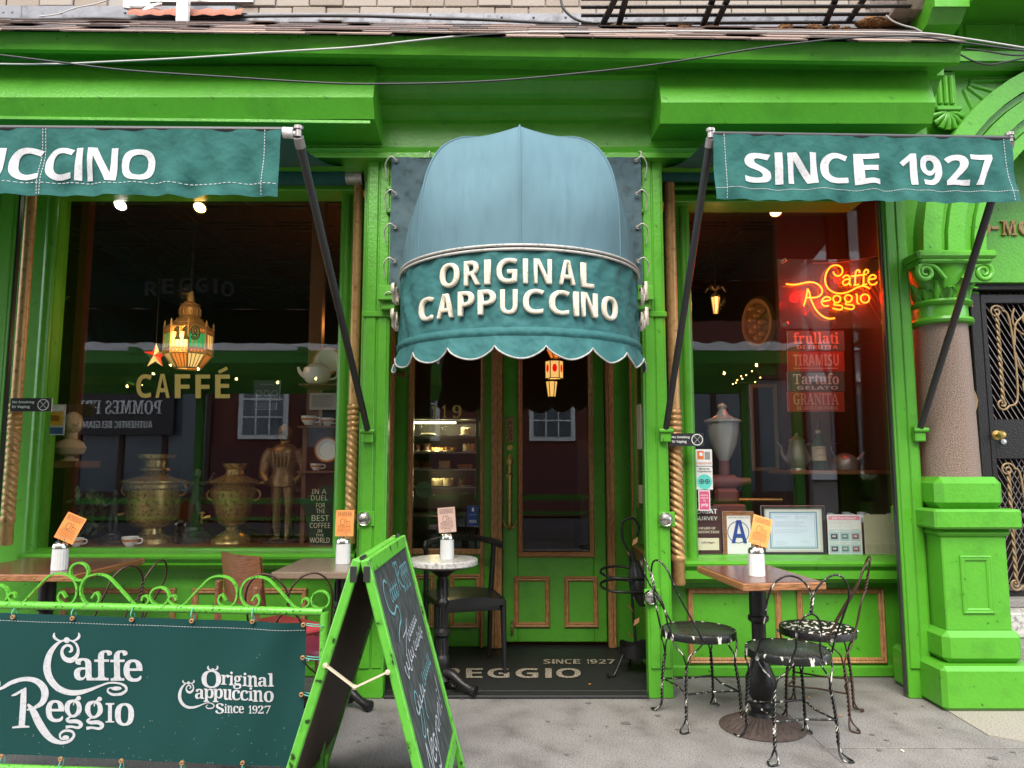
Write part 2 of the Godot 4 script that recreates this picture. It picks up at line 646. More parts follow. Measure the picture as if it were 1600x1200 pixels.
	var banner = mat("banner", lin(0.0115, 0.053, 0.050), 0.75)
	banner.metallic_specular = 0.2
	surf(banner, noise_tex("fleck", 0.4, [[0.0, 0.9], [0.78, 0.97], [0.86, 1.0], [1.0, 1.0]], 19, 3), Vector3.ONE * 1.4, weave, 0.02)
	var dome = mat("dome_cloth", lin(0.095, 0.17, 0.205), 0.75)
	dome.metallic_specular = 0.25
	surf(dome, noise_tex("streak", 0.012, [[0.0, 0.94], [0.4, 0.985], [1.0, 1.0]], 20, 6), Vector3(2.0, 0.5, 2.0), noise_tex("slack", 0.006, [], 52, 3), 0.7)
	pass
	var band = mat("band_cloth", lin(0.038, 0.135, 0.138), 0.7)
	band.metallic_specular = 0.25
	surf(band, noise_tex("cloth", 0.014, [[0.0, 0.62], [0.35, 0.9], [1.0, 1.0]], 17, 5), Vector3.ONE * 2.5, noise_tex("crumple", 0.009, [], 22, 2), 0.8)
	var tarp = mat("tarp", lin(0.032, 0.075, 0.092), 0.7)
	surf(tarp, patches, Vector3.ONE * 2.0, noise_tex("crumple", 0.009, [], 22, 2), 0.35)
	var white = mat("white_print", lin(0.44, 0.44, 0.46), 0.7)
	surf(white, noise_tex("crackle", 0.05, [[0.0, 0.84], [0.25, 0.94], [0.45, 1.0], [1.0, 1.0]], 23, 5), Vector3.ONE * 2.0)
	var plain_white = mat("white", lin(0.75, 0.74, 0.71), 0.45)
	surf(plain_white, patches, Vector3.ONE * 4.0)
	var foam = mat("letter_white", lin(0.62, 0.585, 0.51), 0.5)
	surf(foam, noise_tex("dirt", 0.03, [[0.0, Color(0.62, 0.55, 0.45)], [0.35, Color(0.95, 0.93, 0.9)], [1.0, Color.WHITE]], 24, 4), Vector3.ONE * 5.0)
	var piping = mat("piping", lin(0.42, 0.41, 0.39), 0.5)
	surf(piping, patches, Vector3.ONE * 5.0)
	# metals and paints
	var black_iron = mat("black_iron", lin(0.018, 0.017, 0.017), 0.4, 0.3)
	surf(black_iron, noise_tex("iron", 0.04, [[0.0, 0.6], [0.5, 0.9], [1.0, 1.0]], 25, 4), Vector3.ONE * 6.0, lumps, 0.12)
	var bar_black = mat("bar_black", lin(0.028, 0.026, 0.028), 0.38)
	surf(bar_black, grain, Vector3.ONE * 3.0)
	var chipped = mat("chipped_black", lin(0.72, 0.70, 0.66), 0.4)
	surf(chipped, noise_tex("flake", 0.05, [[0.0, Color(0.035, 0.04, 0.038)], [0.70, Color(0.045, 0.05, 0.047)], [0.72, Color(0.97, 0.95, 0.9)], [1.0, Color.WHITE]], 26, 6), Vector3(1.2, 0.35, 1.2), null, 0.0, false)
	var worn_seat = mat("worn_seat", lin(0.80, 0.78, 0.74), 0.4)
	surf(worn_seat, noise_tex("flake2", 0.02, [[0.0, Color(0.05, 0.06, 0.05)], [0.63, Color(0.07, 0.075, 0.065)], [0.645, Color(0.92, 0.9, 0.86)], [1.0, Color.WHITE]], 27, 6), Vector3(1.2, 1.2, 3.2), null, 0.0, false)
	var seat_black = mat("seat_black", lin(0.62, 0.62, 0.58), 0.32)
	surf(seat_black, noise_tex("flake3", 0.09, [[0.0, Color(0.07, 0.10, 0.08)], [0.76, Color(0.09, 0.115, 0.095)], [0.78, Color.WHITE], [1.0, Color.WHITE]], 28, 3), Vector3.ONE * 3.0, null, 0.0, false)
	var rust = mat("rust_wire", lin(0.075, 0.042, 0.032), 0.5, 0.4)
	surf(rust, noise_tex("rust", 0.05, [[0.0, Color(0.4, 0.3, 0.25)], [0.5, Color(0.9, 0.85, 0.8)], [0.8, Color.WHITE], [1.0, Color.WHITE]], 29, 4), Vector3.ONE * 8.0, null, 0.0, false)
	var rusty_base = mat("rusty_base", lin(0.085, 0.060, 0.050), 0.65, 0.2)
	surf(rusty_base, patches, Vector3.ONE * 5.0, lumps, 0.2)
	mat("red_vinyl", lin(0.33, 0.035, 0.04), 0.38)
	mat("maroon_vinyl", lin(0.11, 0.012, 0.03), 0.35)
	mat("chair_black", lin(0.012, 0.012, 0.013), 0.32)
	var laminate = mat("laminate", lin(0.145, 0.052, 0.036), 0.22)
	surf(laminate, noise_tex("speckle", 0.3, [[0.0, 0.6], [0.4, 0.9], [0.7, 1.0], [1.0, 1.0]], 30, 3), Vector3.ONE * 2.0)
	var edge_wood = mat("edge_wood", lin(0.33, 0.15, 0.06), 0.5)
	surf(edge_wood, wood_grain, Vector3(1.0, 8, 8), lumps, 0.1)
	var plywood = mat("plywood", lin(0.20, 0.085, 0.038), 0.4)
	surf(plywood, wood_grain, Vector3(1.2, 9, 4))
	var dark_ply = mat("dark_ply", lin(0.062, 0.030, 0.018), 0.6)
	surf(dark_ply, wood_grain, Vector3(6, 1.2, 6))
	var granite = mat("granite_top", lin(0.42, 0.36, 0.30), 0.25)
	surf(granite, noise_tex("granite", 0.25, [[0.0, Color(0.10, 0.09, 0.09)], [0.35, Color(0.45, 0.4, 0.37)], [0.5, Color(0.8, 0.74, 0.68)], [1.0, Color.WHITE]], 31, 3), Vector3.ONE * 2.2)
	var marble = mat("marble", lin(0.52, 0.505, 0.485), 0.3)
	surf(marble, noise_tex("marble", 0.02, [[0.0, Color(0.42, 0.42, 0.44)], [0.3, Color(0.78, 0.77, 0.76)], [0.5, Color(0.95, 0.95, 0.94)], [1.0, Color.WHITE]], 32, 6), Vector3.ONE * 3.0)
	var shaft = mat("granite_shaft", lin(0.30, 0.225, 0.185), 0.6)
	surf(shaft, noise_tex("granite2", 0.28, [[0.0, Color(0.25, 0.22, 0.2)], [0.4, Color(0.66, 0.62, 0.58)], [0.6, Color(0.95, 0.92, 0.9)], [1.0, Color.WHITE]], 34, 3), Vector3.ONE * 1.0, noise_tex("rough", 0.2, [], 12, 3), 0.06)
	var glaze = mat("sugar_glass", lin(0.60, 0.60, 0.585), 0.25)
	glaze.clearcoat_enabled = true
	mat("chrome", lin(0.62, 0.61, 0.59), 0.22, 1.0)
	var alu = mat("aluminium", lin(0.48, 0.47, 0.45), 0.42, 0.8)
	surf(alu, patches, Vector3.ONE * 5.0)
	mat("card_orange", lin(0.86, 0.30, 0.075), 0.7)
	mat("ink", lin(0.05, 0.03, 0.02), 0.8)
	mat("rose_paper", lin(0.62, 0.40, 0.33), 0.7)
	var slatey = mat("chalkboard", lin(0.048, 0.058, 0.056), 0.85)
	surf(slatey, noise_tex("smear", 0.012, [[0.0, Color(0.5, 0.5, 0.5)], [0.5, Color(0.8, 0.8, 0.8)], [0.75, Color(1, 1, 1)], [1.0, Color(1, 1, 1)]], 35, 5), Vector3(1.5, 1.5, 3.0))
	var chalk = mat("chalk", lin(0.50, 0.53, 0.56), 0.9)
	surf(chalk, noise_tex("chalkdust", 0.15, [[0.0, 0.25], [0.4, 0.75], [0.55, 1.0], [1.0, 1.0]], 36, 3), Vector3.ONE * 6.0)
	var teal_chalk = mat("teal_chalk", lin(0.16, 0.38, 0.40), 0.9)
	surf(teal_chalk, tex["chalkdust"], Vector3.ONE * 6.0)
	# upper wall
	var brick_a = mat("cream_brick", lin(0.37, 0.32, 0.275), 0.9)
	surf(brick_a, tex["concrete"], Vector3.ONE * 2.0, tex["rough"], 0.2)
	var brick_b = mat("tan_brick", lin(0.32, 0.265, 0.22), 0.9)
	surf(brick_b, tex["concrete"], Vector3.ONE * 2.3, tex["rough"], 0.2)
	var mortar = mat("mortar", lin(0.36, 0.33, 0.30), 0.95)
	surf(mortar, tex["concrete"], Vector3.ONE * 2.0)
	var lead = mat("flashing", lin(0.17, 0.175, 0.20), 0.5, 0.2)
	surf(lead, patches, Vector3.ONE * 1.5, lumps, 0.1)
	var k = 0
	for c in [lin(0.31, 0.22, 0.185), lin(0.38, 0.27, 0.22), lin(0.23, 0.17, 0.155), lin(0.13, 0.11, 0.108)]:
		var sh = mat("shingle%d" % k, c, 0.95)
		surf(sh, noise_tex("grit", 0.4, [[0.0, 0.4], [0.5, 0.9], [1.0, 1.0]], 37, 2), Vector3.ONE * 1.5, tex["rough"], 0.2)
		k += 1
	var foamy = mat("old_foam", lin(0.26, 0.12, 0.04), 0.95)
	surf(foamy, noise_tex("foam", 0.05, [[0.0, 0.25], [0.5, 0.85], [1.0, 1.0]], 38, 5), Vector3.ONE * 4.0, lumps, 0.6)
	var terracotta = mat("terracotta", lin(0.36, 0.13, 0.085), 0.85)
	surf(terracotta, noise_tex("rings", 0.03, [[0.0, 1.0], [0.3, 1.0], [0.33, 0.45], [0.37, 1.0], [0.5, 1.0], [0.53, 0.45], [0.57, 1.0], [0.68, 1.0], [0.71, 0.5], [0.75, 1.0], [1.0, 1.0]], 39, 1), Vector3.ONE * 3.0)
	var stone = mat("brownstone", lin(0.28, 0.22, 0.185), 0.9)
	surf(stone, patches, Vector3.ONE * 3.0, lumps, 0.5)
	# things behind the glass
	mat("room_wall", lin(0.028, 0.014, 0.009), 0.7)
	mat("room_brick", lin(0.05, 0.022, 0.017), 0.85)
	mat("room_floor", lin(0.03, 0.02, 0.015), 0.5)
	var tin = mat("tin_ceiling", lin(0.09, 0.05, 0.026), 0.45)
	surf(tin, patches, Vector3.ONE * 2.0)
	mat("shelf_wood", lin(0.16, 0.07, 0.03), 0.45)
	mat("red_iron", lin(0.11, 0.028, 0.022), 0.5)
	mat("white_enamel", lin(0.36, 0.36, 0.34), 0.3, 0.35)
	mat("china", lin(0.74, 0.73, 0.70), 0.2)
	mat("orange_rim", lin(0.55, 0.20, 0.04), 0.3)
	mat("bottle_green", lin(0.012, 0.045, 0.02), 0.12)
	mat("label_cream", lin(0.68, 0.62, 0.46), 0.6)
	mat("pewter", lin(0.30, 0.27, 0.26), 0.38, 0.6)
	mat("blue_china", lin(0.40, 0.43, 0.52), 0.25)
	mat("plaster_gold", lin(0.45, 0.32, 0.14), 0.5, 0.2)
	mat("cream_plaster", lin(0.45, 0.36, 0.22), 0.6)
	mat("dark_metal", lin(0.05, 0.05, 0.052), 0.4, 0.5)
	mat("leaf_green", lin(0.045, 0.10, 0.03), 0.6)
	mat("pastry", lin(0.50, 0.27, 0.10), 0.7)
	mat("cream", lin(0.75, 0.66, 0.46), 0.6)
	mat("chocolate", lin(0.08, 0.035, 0.02), 0.5)
	mat("steel", lin(0.4, 0.4, 0.4), 0.3, 0.9)
	mat("sign_black", lin(0.02, 0.02, 0.022), 0.4)
	mat("sign_white", lin(0.75, 0.75, 0.74), 0.5)
	mat("sign_teal", lin(0.12, 0.62, 0.55), 0.4)
	mat("sign_pink", lin(0.62, 0.09, 0.20), 0.4)
	mat("sign_orange", lin(0.75, 0.16, 0.03), 0.4)
	mat("sign_blue", lin(0.02, 0.06, 0.28), 0.4)
	mat("sign_maroon", lin(0.055, 0.018, 0.018), 0.4)
	mat("menu_red", lin(0.42, 0.05, 0.035), 0.6)
	mat("menu_grey", lin(0.13, 0.14, 0.15), 0.6)
	mat("menu_rose", lin(0.70, 0.42, 0.33), 0.6)
	mat("red_cloth", lin(0.10, 0.008, 0.012), 0.8)
	var pane = mat("pane", Color(0, 0, 0, 0.004), 0.0)
	pane.transparency = BaseMaterial3D.TRANSPARENCY_ALPHA
	var acrylic = mat("acrylic", Color(0.95, 0.9, 0.9, 0.05), 0.05)
	acrylic.transparency = BaseMaterial3D.TRANSPARENCY_ALPHA
	var leafgold = mat("gold_leaf", lin(0.60, 0.46, 0.13), 0.25, 0.35)
	surf(leafgold, tex["grain"], Vector3.ONE * 4.0)
	mat("letter_black", lin(0.006, 0.006, 0.006), 0.5)
	# the far side of the street
	var red_brick = mat("red_brick", lin(0.15, 0.045, 0.032), 0.9)
	surf(red_brick, tex["concrete"], Vector3(1, 3, 1))
	mat("far_white", lin(0.75, 0.75, 0.74), 0.6)
	mat("far_glass", lin(0.10, 0.13, 0.15), 0.12)
	mat("shed_green", lin(0.045, 0.25, 0.02), 0.5)
	mat("corrugated", lin(0.55, 0.56, 0.58), 0.7)
	M.corrugated.backlight_enabled = true
	M.corrugated.backlight = Color(0.8, 0.81, 0.84)
	glow(mat("shed_bulb", lin(0.9, 0.7, 0.4), 0.5), Color(1.0, 0.78, 0.45), 22.0)
	var asphalt = mat("asphalt", lin(0.055, 0.055, 0.056), 0.9)
	surf(asphalt, tex["concrete"], Vector3.ONE)
	mat("far_maroon", lin(0.09, 0.024, 0.024), 0.8)
	mat("lantern_brass", lin(0.40, 0.28, 0.13), 0.38, 0.4)
	mat("gate_gilt", lin(0.26, 0.175, 0.095), 0.5, 0.3)
	mat("stay_metal", lin(0.55, 0.47, 0.33), 0.45, 0.2)
	mat("cable_black", lin(0.02, 0.02, 0.022), 0.5)
	mat("cable_white", lin(0.38, 0.37, 0.36), 0.5)
	mat("rope", lin(0.55, 0.52, 0.47), 0.9)
	mat("teal_cord", lin(0.08, 0.38, 0.30), 0.6)
	mat("copper_leaf", lin(0.45, 0.23, 0.10), 0.5, 0.4)
	mat("umbrella_cloth", lin(0.010, 0.010, 0.011), 0.6)
	var wb = mat("lamp_white", lin(0.9, 0.9, 0.9), 0.5)
	glow(wb, Color(1, 0.97, 0.92), 3.43)
	glow(mat("lamp_warm", lin(0.9, 0.7, 0.4), 0.5), Color(1.0, 0.78, 0.42), 2.86)
	glow(mat("amber_glass", lin(0.8, 0.4, 0.1), 0.3), Color(1.0, 0.5, 0.14), 0.17)
	glow(mat("cream_glass", lin(0.8, 0.7, 0.45), 0.3), Color(1.0, 0.78, 0.42), 0.22)
	glow(mat("green_glass", lin(0.05, 0.5, 0.25), 0.3), Color(0.06, 0.6, 0.3), 0.17)
	glow(mat("red_glass", lin(0.6, 0.03, 0.03), 0.3), Color(0.9, 0.06, 0.05), 0.229)
	glow(mat("neon_tube", lin(0.9, 0.5, 0.2), 0.4), Color(1.0, 0.52, 0.10), 0.9)
	glow(mat("fairy_bulb", lin(0.9, 0.7, 0.4), 0.5), Color(1.0, 0.75, 0.4), 2.86)
	glow(mat("case_tube", lin(0.9, 0.9, 0.7), 0.5), Color(1.0, 0.97, 0.72), 1.71)

# ================================================================ scene
func _ready() -> void:
	rng.seed = 20
	camera_and_light()
	font_sans = SystemFont.new()
	font_sans.font_names = PackedStringArray(["Droid Sans"])
	font_sans.font_weight = 700
	font_serif = SystemFont.new()
	font_serif.font_names = PackedStringArray(["Droid Serif"])
	font_serif.font_weight = 700
	font_regular = SystemFont.new()
	font_regular.font_names = PackedStringArray(["Droid Sans"])
	make_materials()
	ground()
	cafe_front()
	cafe_windows()
	cafe_door()
	cafe_roof()
	cafe_room()
	neighbour_building()
	far_side()
	awnings()
	dome_awning()
	terrace()
	shop_things()
	small_things()

func camera_and_light() -> void:
	var cam = Camera3D.new()
	cam.name = "camera"
	cam.position = EYE
	cam.rotation.x = PITCH
	cam.fov = rad_to_deg(2.0 * atan(600.0 / FOCAL))
	cam.near = 0.05
	cam.far = 400.0
	cam.current = true
	add_child(cam)
	var sky_mat = ProceduralSkyMaterial.new()
	sky_mat.sky_top_color = Color(0.90, 0.94, 1.0)
	sky_mat.sky_horizon_color = Color(0.93, 0.95, 0.98)
	sky_mat.sky_curve = 0.25
	sky_mat.ground_bottom_color = Color(0.35, 0.34, 0.33)
	sky_mat.ground_horizon_color = Color(0.5, 0.5, 0.5)
	var sky = Sky.new()
	sky.sky_material = sky_mat
	var env = Environment.new()
	env.background_mode = Environment.BG_SKY
	env.sky = sky
	env.background_energy_multiplier = 1.0
	env.tonemap_mode = Environment.TONE_MAPPER_LINEAR
	env.tonemap_exposure = 4.25
	env.sdfgi_enabled = true
	env.ssao_enabled = true
	env.ssil_enabled = true
	var we = WorldEnvironment.new()
	we.name = "world_environment"
	we.environment = env
	add_child(we)
	var sun = DirectionalLight3D.new()
	sun.name = "sun"
	sun.light_energy = 0.5
	sun.light_angular_distance = 40.0
	sun.light_color = Color(1.0, 0.98, 0.95)
	sun.shadow_enabled = true
	sun.rotation_degrees = Vector3(-48, -12, 0)
	add_child(sun)

func ground() -> void:
	var m = mb()
	m.quad(Vector3(-60, -0.16, 60), Vector3(60, -0.16, 60), Vector3(60, -0.16, -60), Vector3(-60, -0.16, -60), UPV)
	setting("street", m, M.asphalt)
	var walk = Node3D.new()
	walk.name = "sidewalk"
	walk.set_meta("kind", "structure")
	add_child(walk)
	for s in [[-9.0, 1.418, -5.6, 0.55], [1.420, 9.0, -5.6, -3.478], [1.420, 9.0, -3.466, 0.55]]:
		m = mb()
		bx(m, s[0], s[1], -0.14, 0.0, s[2], s[3], 0.002)
		part(walk, "slab", m, M.concrete)
	m = mb()
	var tri = []
	for q in [[1452, 1094], [1545, 1150], [1625, 1164], [1700, 1164], [1700, 1094]]:
		var p = G(q[0], q[1])
		tri.append(Vector2(p.x, -p.z))
	plate(m, tri, Vector3(0, -0.02, 0), Vector3.RIGHT, Vector3(0, 0, -1), 0.024)
	part(walk, "patched_slab", m, M.tan_concrete)
	m = mb()
	bx(m, -9.0, 9.0, -0.159, -0.002, 0.556, 0.70, 0.02)
	part(walk, "kerb", m, M.concrete)
	# spots of old gum and dirt trodden flat
	m = mb()
	for i in 90:
		var p = Vector3(rng.randf_range(-0.8, 2.8), 0.003, rng.randf_range(-4.3, -2.9))
		var r = rng.randf_range(0.004, 0.014)
		if i < 14:
			r = rng.randf_range(0.014, 0.024)
		var e = rng.randf_range(0.7, 1.4)
		var k0 = rng.randf() * 6.0
		for k in 9:
			var a = TAU * k / 9.0
			var b = TAU * (k + 1) / 9.0
			var ra = r * (1.0 + 0.25 * sin(k0 + k * 2.1)) if k < 9 else r
			var rb = r * (1.0 + 0.25 * sin(k0 + ((k + 1) % 9) * 2.1))
			m.flat(p, p + Vector3(cos(a) * ra * e, 0, sin(a) * ra), p + Vector3(cos(b) * rb * e, 0, sin(b) * rb), UPV)
	var g = part(walk, "gum_spots", m, M.gum)
	g.set_meta("kind", "stuff")
	# doorstep with inlaid name
	var step = Node3D.new()
	step.name = "doorstep"
	step.set_meta("kind", "structure")
	add_child(step)
	m = mb()
	bx(m, -0.845, 0.845, 0.001, 0.018, -5.30, -4.255, 0.004)
	bx(m, -0.705, 0.749, 0.001, 0.018, -4.254, -4.165, 0.004)
	part(step, "slab", m, M.slate)
	var word = [["R", 697, 722], ["E", 728, 754], ["G", 762, 796], ["G", 806, 841], ["I", 852, 862], ["O", 869, 907]]
	for w in word:
		m = mb()
		glyph_in(m, w[0], font_sans, w[1], w[2], 1059, 1044, func(q): return G(q.x, q.y, 0.0225), UPV)
		part(step, "letter", m, M.inlay)
	var x = 849.0
	for c in "SINCE 1927":
		if c == " ":
			x += 7.0
			continue
		var wd = 4.0 if c in "I1" else 11.5
		m = mb()
		glyph_in(m, c, font_sans, x, x + wd, 1037, 1030, func(q): return G(q.x, q.y, 0.0225), UPV)
		part(step, "letter", m, M.inlay)
		x += wd + 2.0

# outline of a moulded frame: four mitred bars of half-round section
func frame(m: MB, x0, x1, y0, y1, z, w, d) -> void:
	var prof = [[0.0, 0.0], [0.0, d * 0.6], [w * 0.25, d], [w * 0.5, d * 0.72], [w * 0.72, d * 0.8], [w, d * 0.3], [w, 0.0]]
	var corner = [Vector2(x0, y0), Vector2(x1, y0), Vector2(x1, y1), Vector2(x0, y1)]
	var inn = [Vector2(1, 1), Vector2(-1, 1), Vector2(-1, -1), Vector2(1, -1)]
	for i in 4:
		var j = (i + 1) % 4
		for k in prof.size() - 1:
			var a = prof[k]
			var b = prof[k + 1]
			var p = corner[i] + inn[i] * a[0]
			var q = corner[j] + inn[j] * a[0]
			var r = corner[j] + inn[j] * b[0]
			var s = corner[i] + inn[i] * b[0]
			var side: Vector2 = Vector2(0, 1) if i == 0 else (Vector2(-1, 0) if i == 1 else (Vector2(0, -1) if i == 2 else Vector2(1, 0)))
			var nx = -(b[1] - a[1])
			var nz = b[0] - a[0]
			m.quad(Vector3(p.x, p.y, z + a[1]), Vector3(q.x, q.y, z + a[1]), Vector3(r.x, r.y, z + b[1]), Vector3(s.x, s.y, z + b[1]), Vector3(side.x * nx, side.y * nx, nz + 1e-4))

func post(x0, x1, top, called_bracket: bool, inner: float) -> void:
	var m = mb()
	bx(m, x0, x1, 0.0, top, -4.25 if called_bracket else -4.215, -4.17, 0.006)
	bx(m, x0 + 0.012, x0 + (x1 - x0) * 0.48, 0.16, top - 0.02, -4.20, -4.158, 0.005)
	bx(m, x0 + (x1 - x0) * 0.54, x1 - 0.012, 0.16, top - 0.02, -4.20, -4.162, 0.005)
	var p = wpart(cafe, "post", m, M.green)
	if called_bracket:
		m = mb()
		var y = Y(470, 4.15)
		var xa = x1 if inner > 0 else x0
		bx(m, xa - 0.055, xa + 0.055, y - 0.012, y + 0.075, -4.22, -4.075, 0.005)
		bx(m, xa - 0.04, xa + 0.04, y - 0.06, y - 0.012, -4.22, -4.105, 0.005)
		wpart(p, "bracket", m, M.green)
		m = mb()
		bx(m, x0 - 0.006, x1 + 0.006, y - 0.095, y - 0.06, -4.21, -4.148, 0.006)
		wpart(p, "necking", m, M.green)
		m = mb()
		for yy in [Y(335, 4.17), Y(300, 4.17)]:
			bx(m, xa - 0.03, xa + 0.02, yy, yy + 0.03, -4.2, -4.14, 0.006)
		wpart(p, "hinge", m, M.green)

func cafe_front() -> void:
	cafe = thing("cafe_building", "bright green painted cafe front with two display windows and recessed door", "building", Vector3(0, 0, -4.6))
	post(-3.12, -2.92, 3.12, false, 0)
	post(-0.858, -0.709, 3.12, true, 1)
	post(0.753, 0.889, 3.12, true, -1)
	post(2.18, 2.32, 3.12, false, 0)
	# black steel shutter tracks beside the posts
	var m = mb()
	for x in [-0.866, 0.897]:
		m = mb()
		bx(m, x - 0.007, x + 0.007, 0.0, 3.1, -4.62, -4.26)
		wpart(cafe, "shutter_track", m, M.bar_black)
	for x in [-2.915, 2.175]:
		m = mb()
		bx(m, x - 0.006, x + 0.006, 0.02, 3.1, -4.21, -4.185)
		wpart(cafe, "shutter_track", m, M.bar_black)
	# frieze with its running mouldings
	m = mb()
	var f0 = 3.06
	var prof = [Vector2(-4.62, f0), Vector2(-4.10, f0), Vector2(-4.10, f0 + 0.03), Vector2(-4.115, f0 + 0.04), Vector2(-4.105, f0 + 0.06), Vector2(-4.13, f0 + 0.075), Vector2(-4.145, f0 + 0.085),
		Vector2(-4.145, f0 + 0.23), Vector2(-4.12, f0 + 0.24), Vector2(-4.12, f0 + 0.255), Vector2(-4.095, f0 + 0.275), Vector2(-4.08, f0 + 0.31), Vector2(-4.055, f0 + 0.315), Vector2(-4.055, f0 + 0.335), Vector2(-4.025, f0 + 0.355), Vector2(-3.985, f0 + 0.41), Vector2(-3.945, f0 + 0.42), Vector2(-3.945, f0 + 0.47), Vector2(-3.9, f0 + 0.50), Vector2(-4.62, f0 + 0.52)]
	prism(m, prof, -4.2, 2.46)
	wpart(cafe, "frieze", m, M.green)
	# cornice board
	m = mb()
	var la = P(-160, 47, 3.70)
	var lb = P(-160, 69, 3.70)
	var ra = P(1503, 68, 3.70)
	var rb = P(1503, 93, 3.70)
	var pl = [Vector2(-3.70, la.y), Vector2(-3.73, lb.y), Vector2(-3.76, lb.y - 0.004), Vector2(-3.77, lb.y + 0.045), Vector2(-4.3, lb.y + 0.05), Vector2(-4.3, la.y + 0.1)]
	var pr = [Vector2(-3.70, ra.y), Vector2(-3.73, rb.y), Vector2(-3.76, rb.y - 0.004), Vector2(-3.77, rb.y + 0.045), Vector2(-4.3, rb.y + 0.05), Vector2(-4.3, ra.y + 0.1)]
	prism(m, pl, la.x, ra.x, pr)
	wpart(cafe, "cornice", m, M.green)
	# hoods over the awning rollers
	for s in [[-4.3, X(583, 3.835, 150), 103, 152, 186, 221], [X(1033, 3.835, 150), X(1462, 3.835, 150), 107, 160, 193, 214]]:
		m = mb()
		var hp = [Vector2(-4.3, Y(s[2], 3.91)), Vector2(-3.91, Y(s[2], 3.91)), Vector2(-3.835, Y(s[3], 3.835)), Vector2(-3.885, Y(s[4], 3.885)), Vector2(-4.1, Y(s[5], 4.1)), Vector2(-4.3, Y(s[5], 4.1))]
		prism(m, hp, s[0], s[1])
		var hood = wpart(cafe, "awning_hood", m, M.green)
		if s[0] < -3:
			m = mb()
			var a = Vector3(-4.0, Y(178, 3.86), -3.878)
			var b = Vector3(s[1] - 0.02, Y(189, 3.86), -3.878)
			bar(m, a, b, 0.012, 0.02, Vector3(0, 0, 1), 0.003)
			wpart(hood, "drip_strip", m, M.green)
	# lintels above the windows and the dark roller space
	for s in [[-3.0, -0.89, Y(300, 4.45)], [0.93, 2.20, Y(318, 4.45)]]:
		m = mb()
		bx(m, s[0], s[1], s[2] + 0.03, 3.12, -4.62, -4.50, 0.004)
		bx(m, s[0], s[1], s[2], s[2] + 0.05, -4.62, -4.42, 0.006)
		bx(m, s[0], s[1], s[2] + 0.09, s[2] + 0.115, -4.62, -4.44, 0.005)
		wpart(cafe, "lintel", m, M.green)
	# gilded columns: plain above, twisted rope below
	for c in [[28, 640, 852, 22], [553, 642, 850, 20], [1053, 650, 914, 24], [1437, 660, 905, 22]]:
		rope_column(X(c[0], 4.40), Y(c[1], 4.40), Y(c[2], 4.40), Y(258, 4.40), c[3] / 1142.0 * 4.40 * 0.40)

func rope_column(x, y_collar, y_foot, y_top, r) -> void:
	var c = Node3D.new()
	c.name = "gilded_column"
	cafe.add_child(c, true)
	c.position = Vector3(x, 0, -4.40) - cafe.position
	var m = mb()
	lathe(m, [Vector2(0, y_top), Vector2(r * 0.9, y_top - 0.001), Vector2(r * 1.05, y_top - 0.03), Vector2(r * 0.9, y_top - 0.05), Vector2(r * 0.95, y_collar + 0.04)], 16)
	part(c, "upper_shaft", m, M.gold)
	m = mb()
	var pr = []
	for i in 5:
		var y = y_collar + 0.04 - i * 0.034
		pr.append(Vector2(r * 0.9, y))
		pr.append(Vector2(r * 1.16, y - 0.010))
		pr.append(Vector2(r * 1.16, y - 0.022))
		pr.append(Vector2(r * 0.95, y - 0.033))
	lathe(m, pr, 18, Transform3D.IDENTITY, Vector3.ONE, 0.2)
	part(c, "collar", m, M.gold)
	m = mb()
	var y1 = y_collar - 0.125
	var y0 = y_foot + 0.17
	var turns = (y1 - y0) / 0.060
	sheet(m, 42, 170, func(u, v):
		var a = u * TAU
		var y = lerp(y0, y1, v)
		var rr = r * (0.86 + 0.26 * abs(sin((a + v * turns * TAU * 0.5) * 1.5)))
		return Vector3(cos(a) * rr, y, -sin(a) * rr))
	part(c, "rope_shaft", m, M.gold)
	m = mb()
	lathe(m, [Vector2(r * 0.98, y_foot + 0.175), Vector2(r * 1.2, y_foot + 0.165), Vector2(r * 1.2, y_foot + 0.14), Vector2(r * 1.0, y_foot + 0.13), Vector2(r * 1.08, y_foot + 0.01), Vector2(r * 0.9, y_foot), Vector2(0, y_foot)], 18)
	part(c, "foot", m, M.gold)

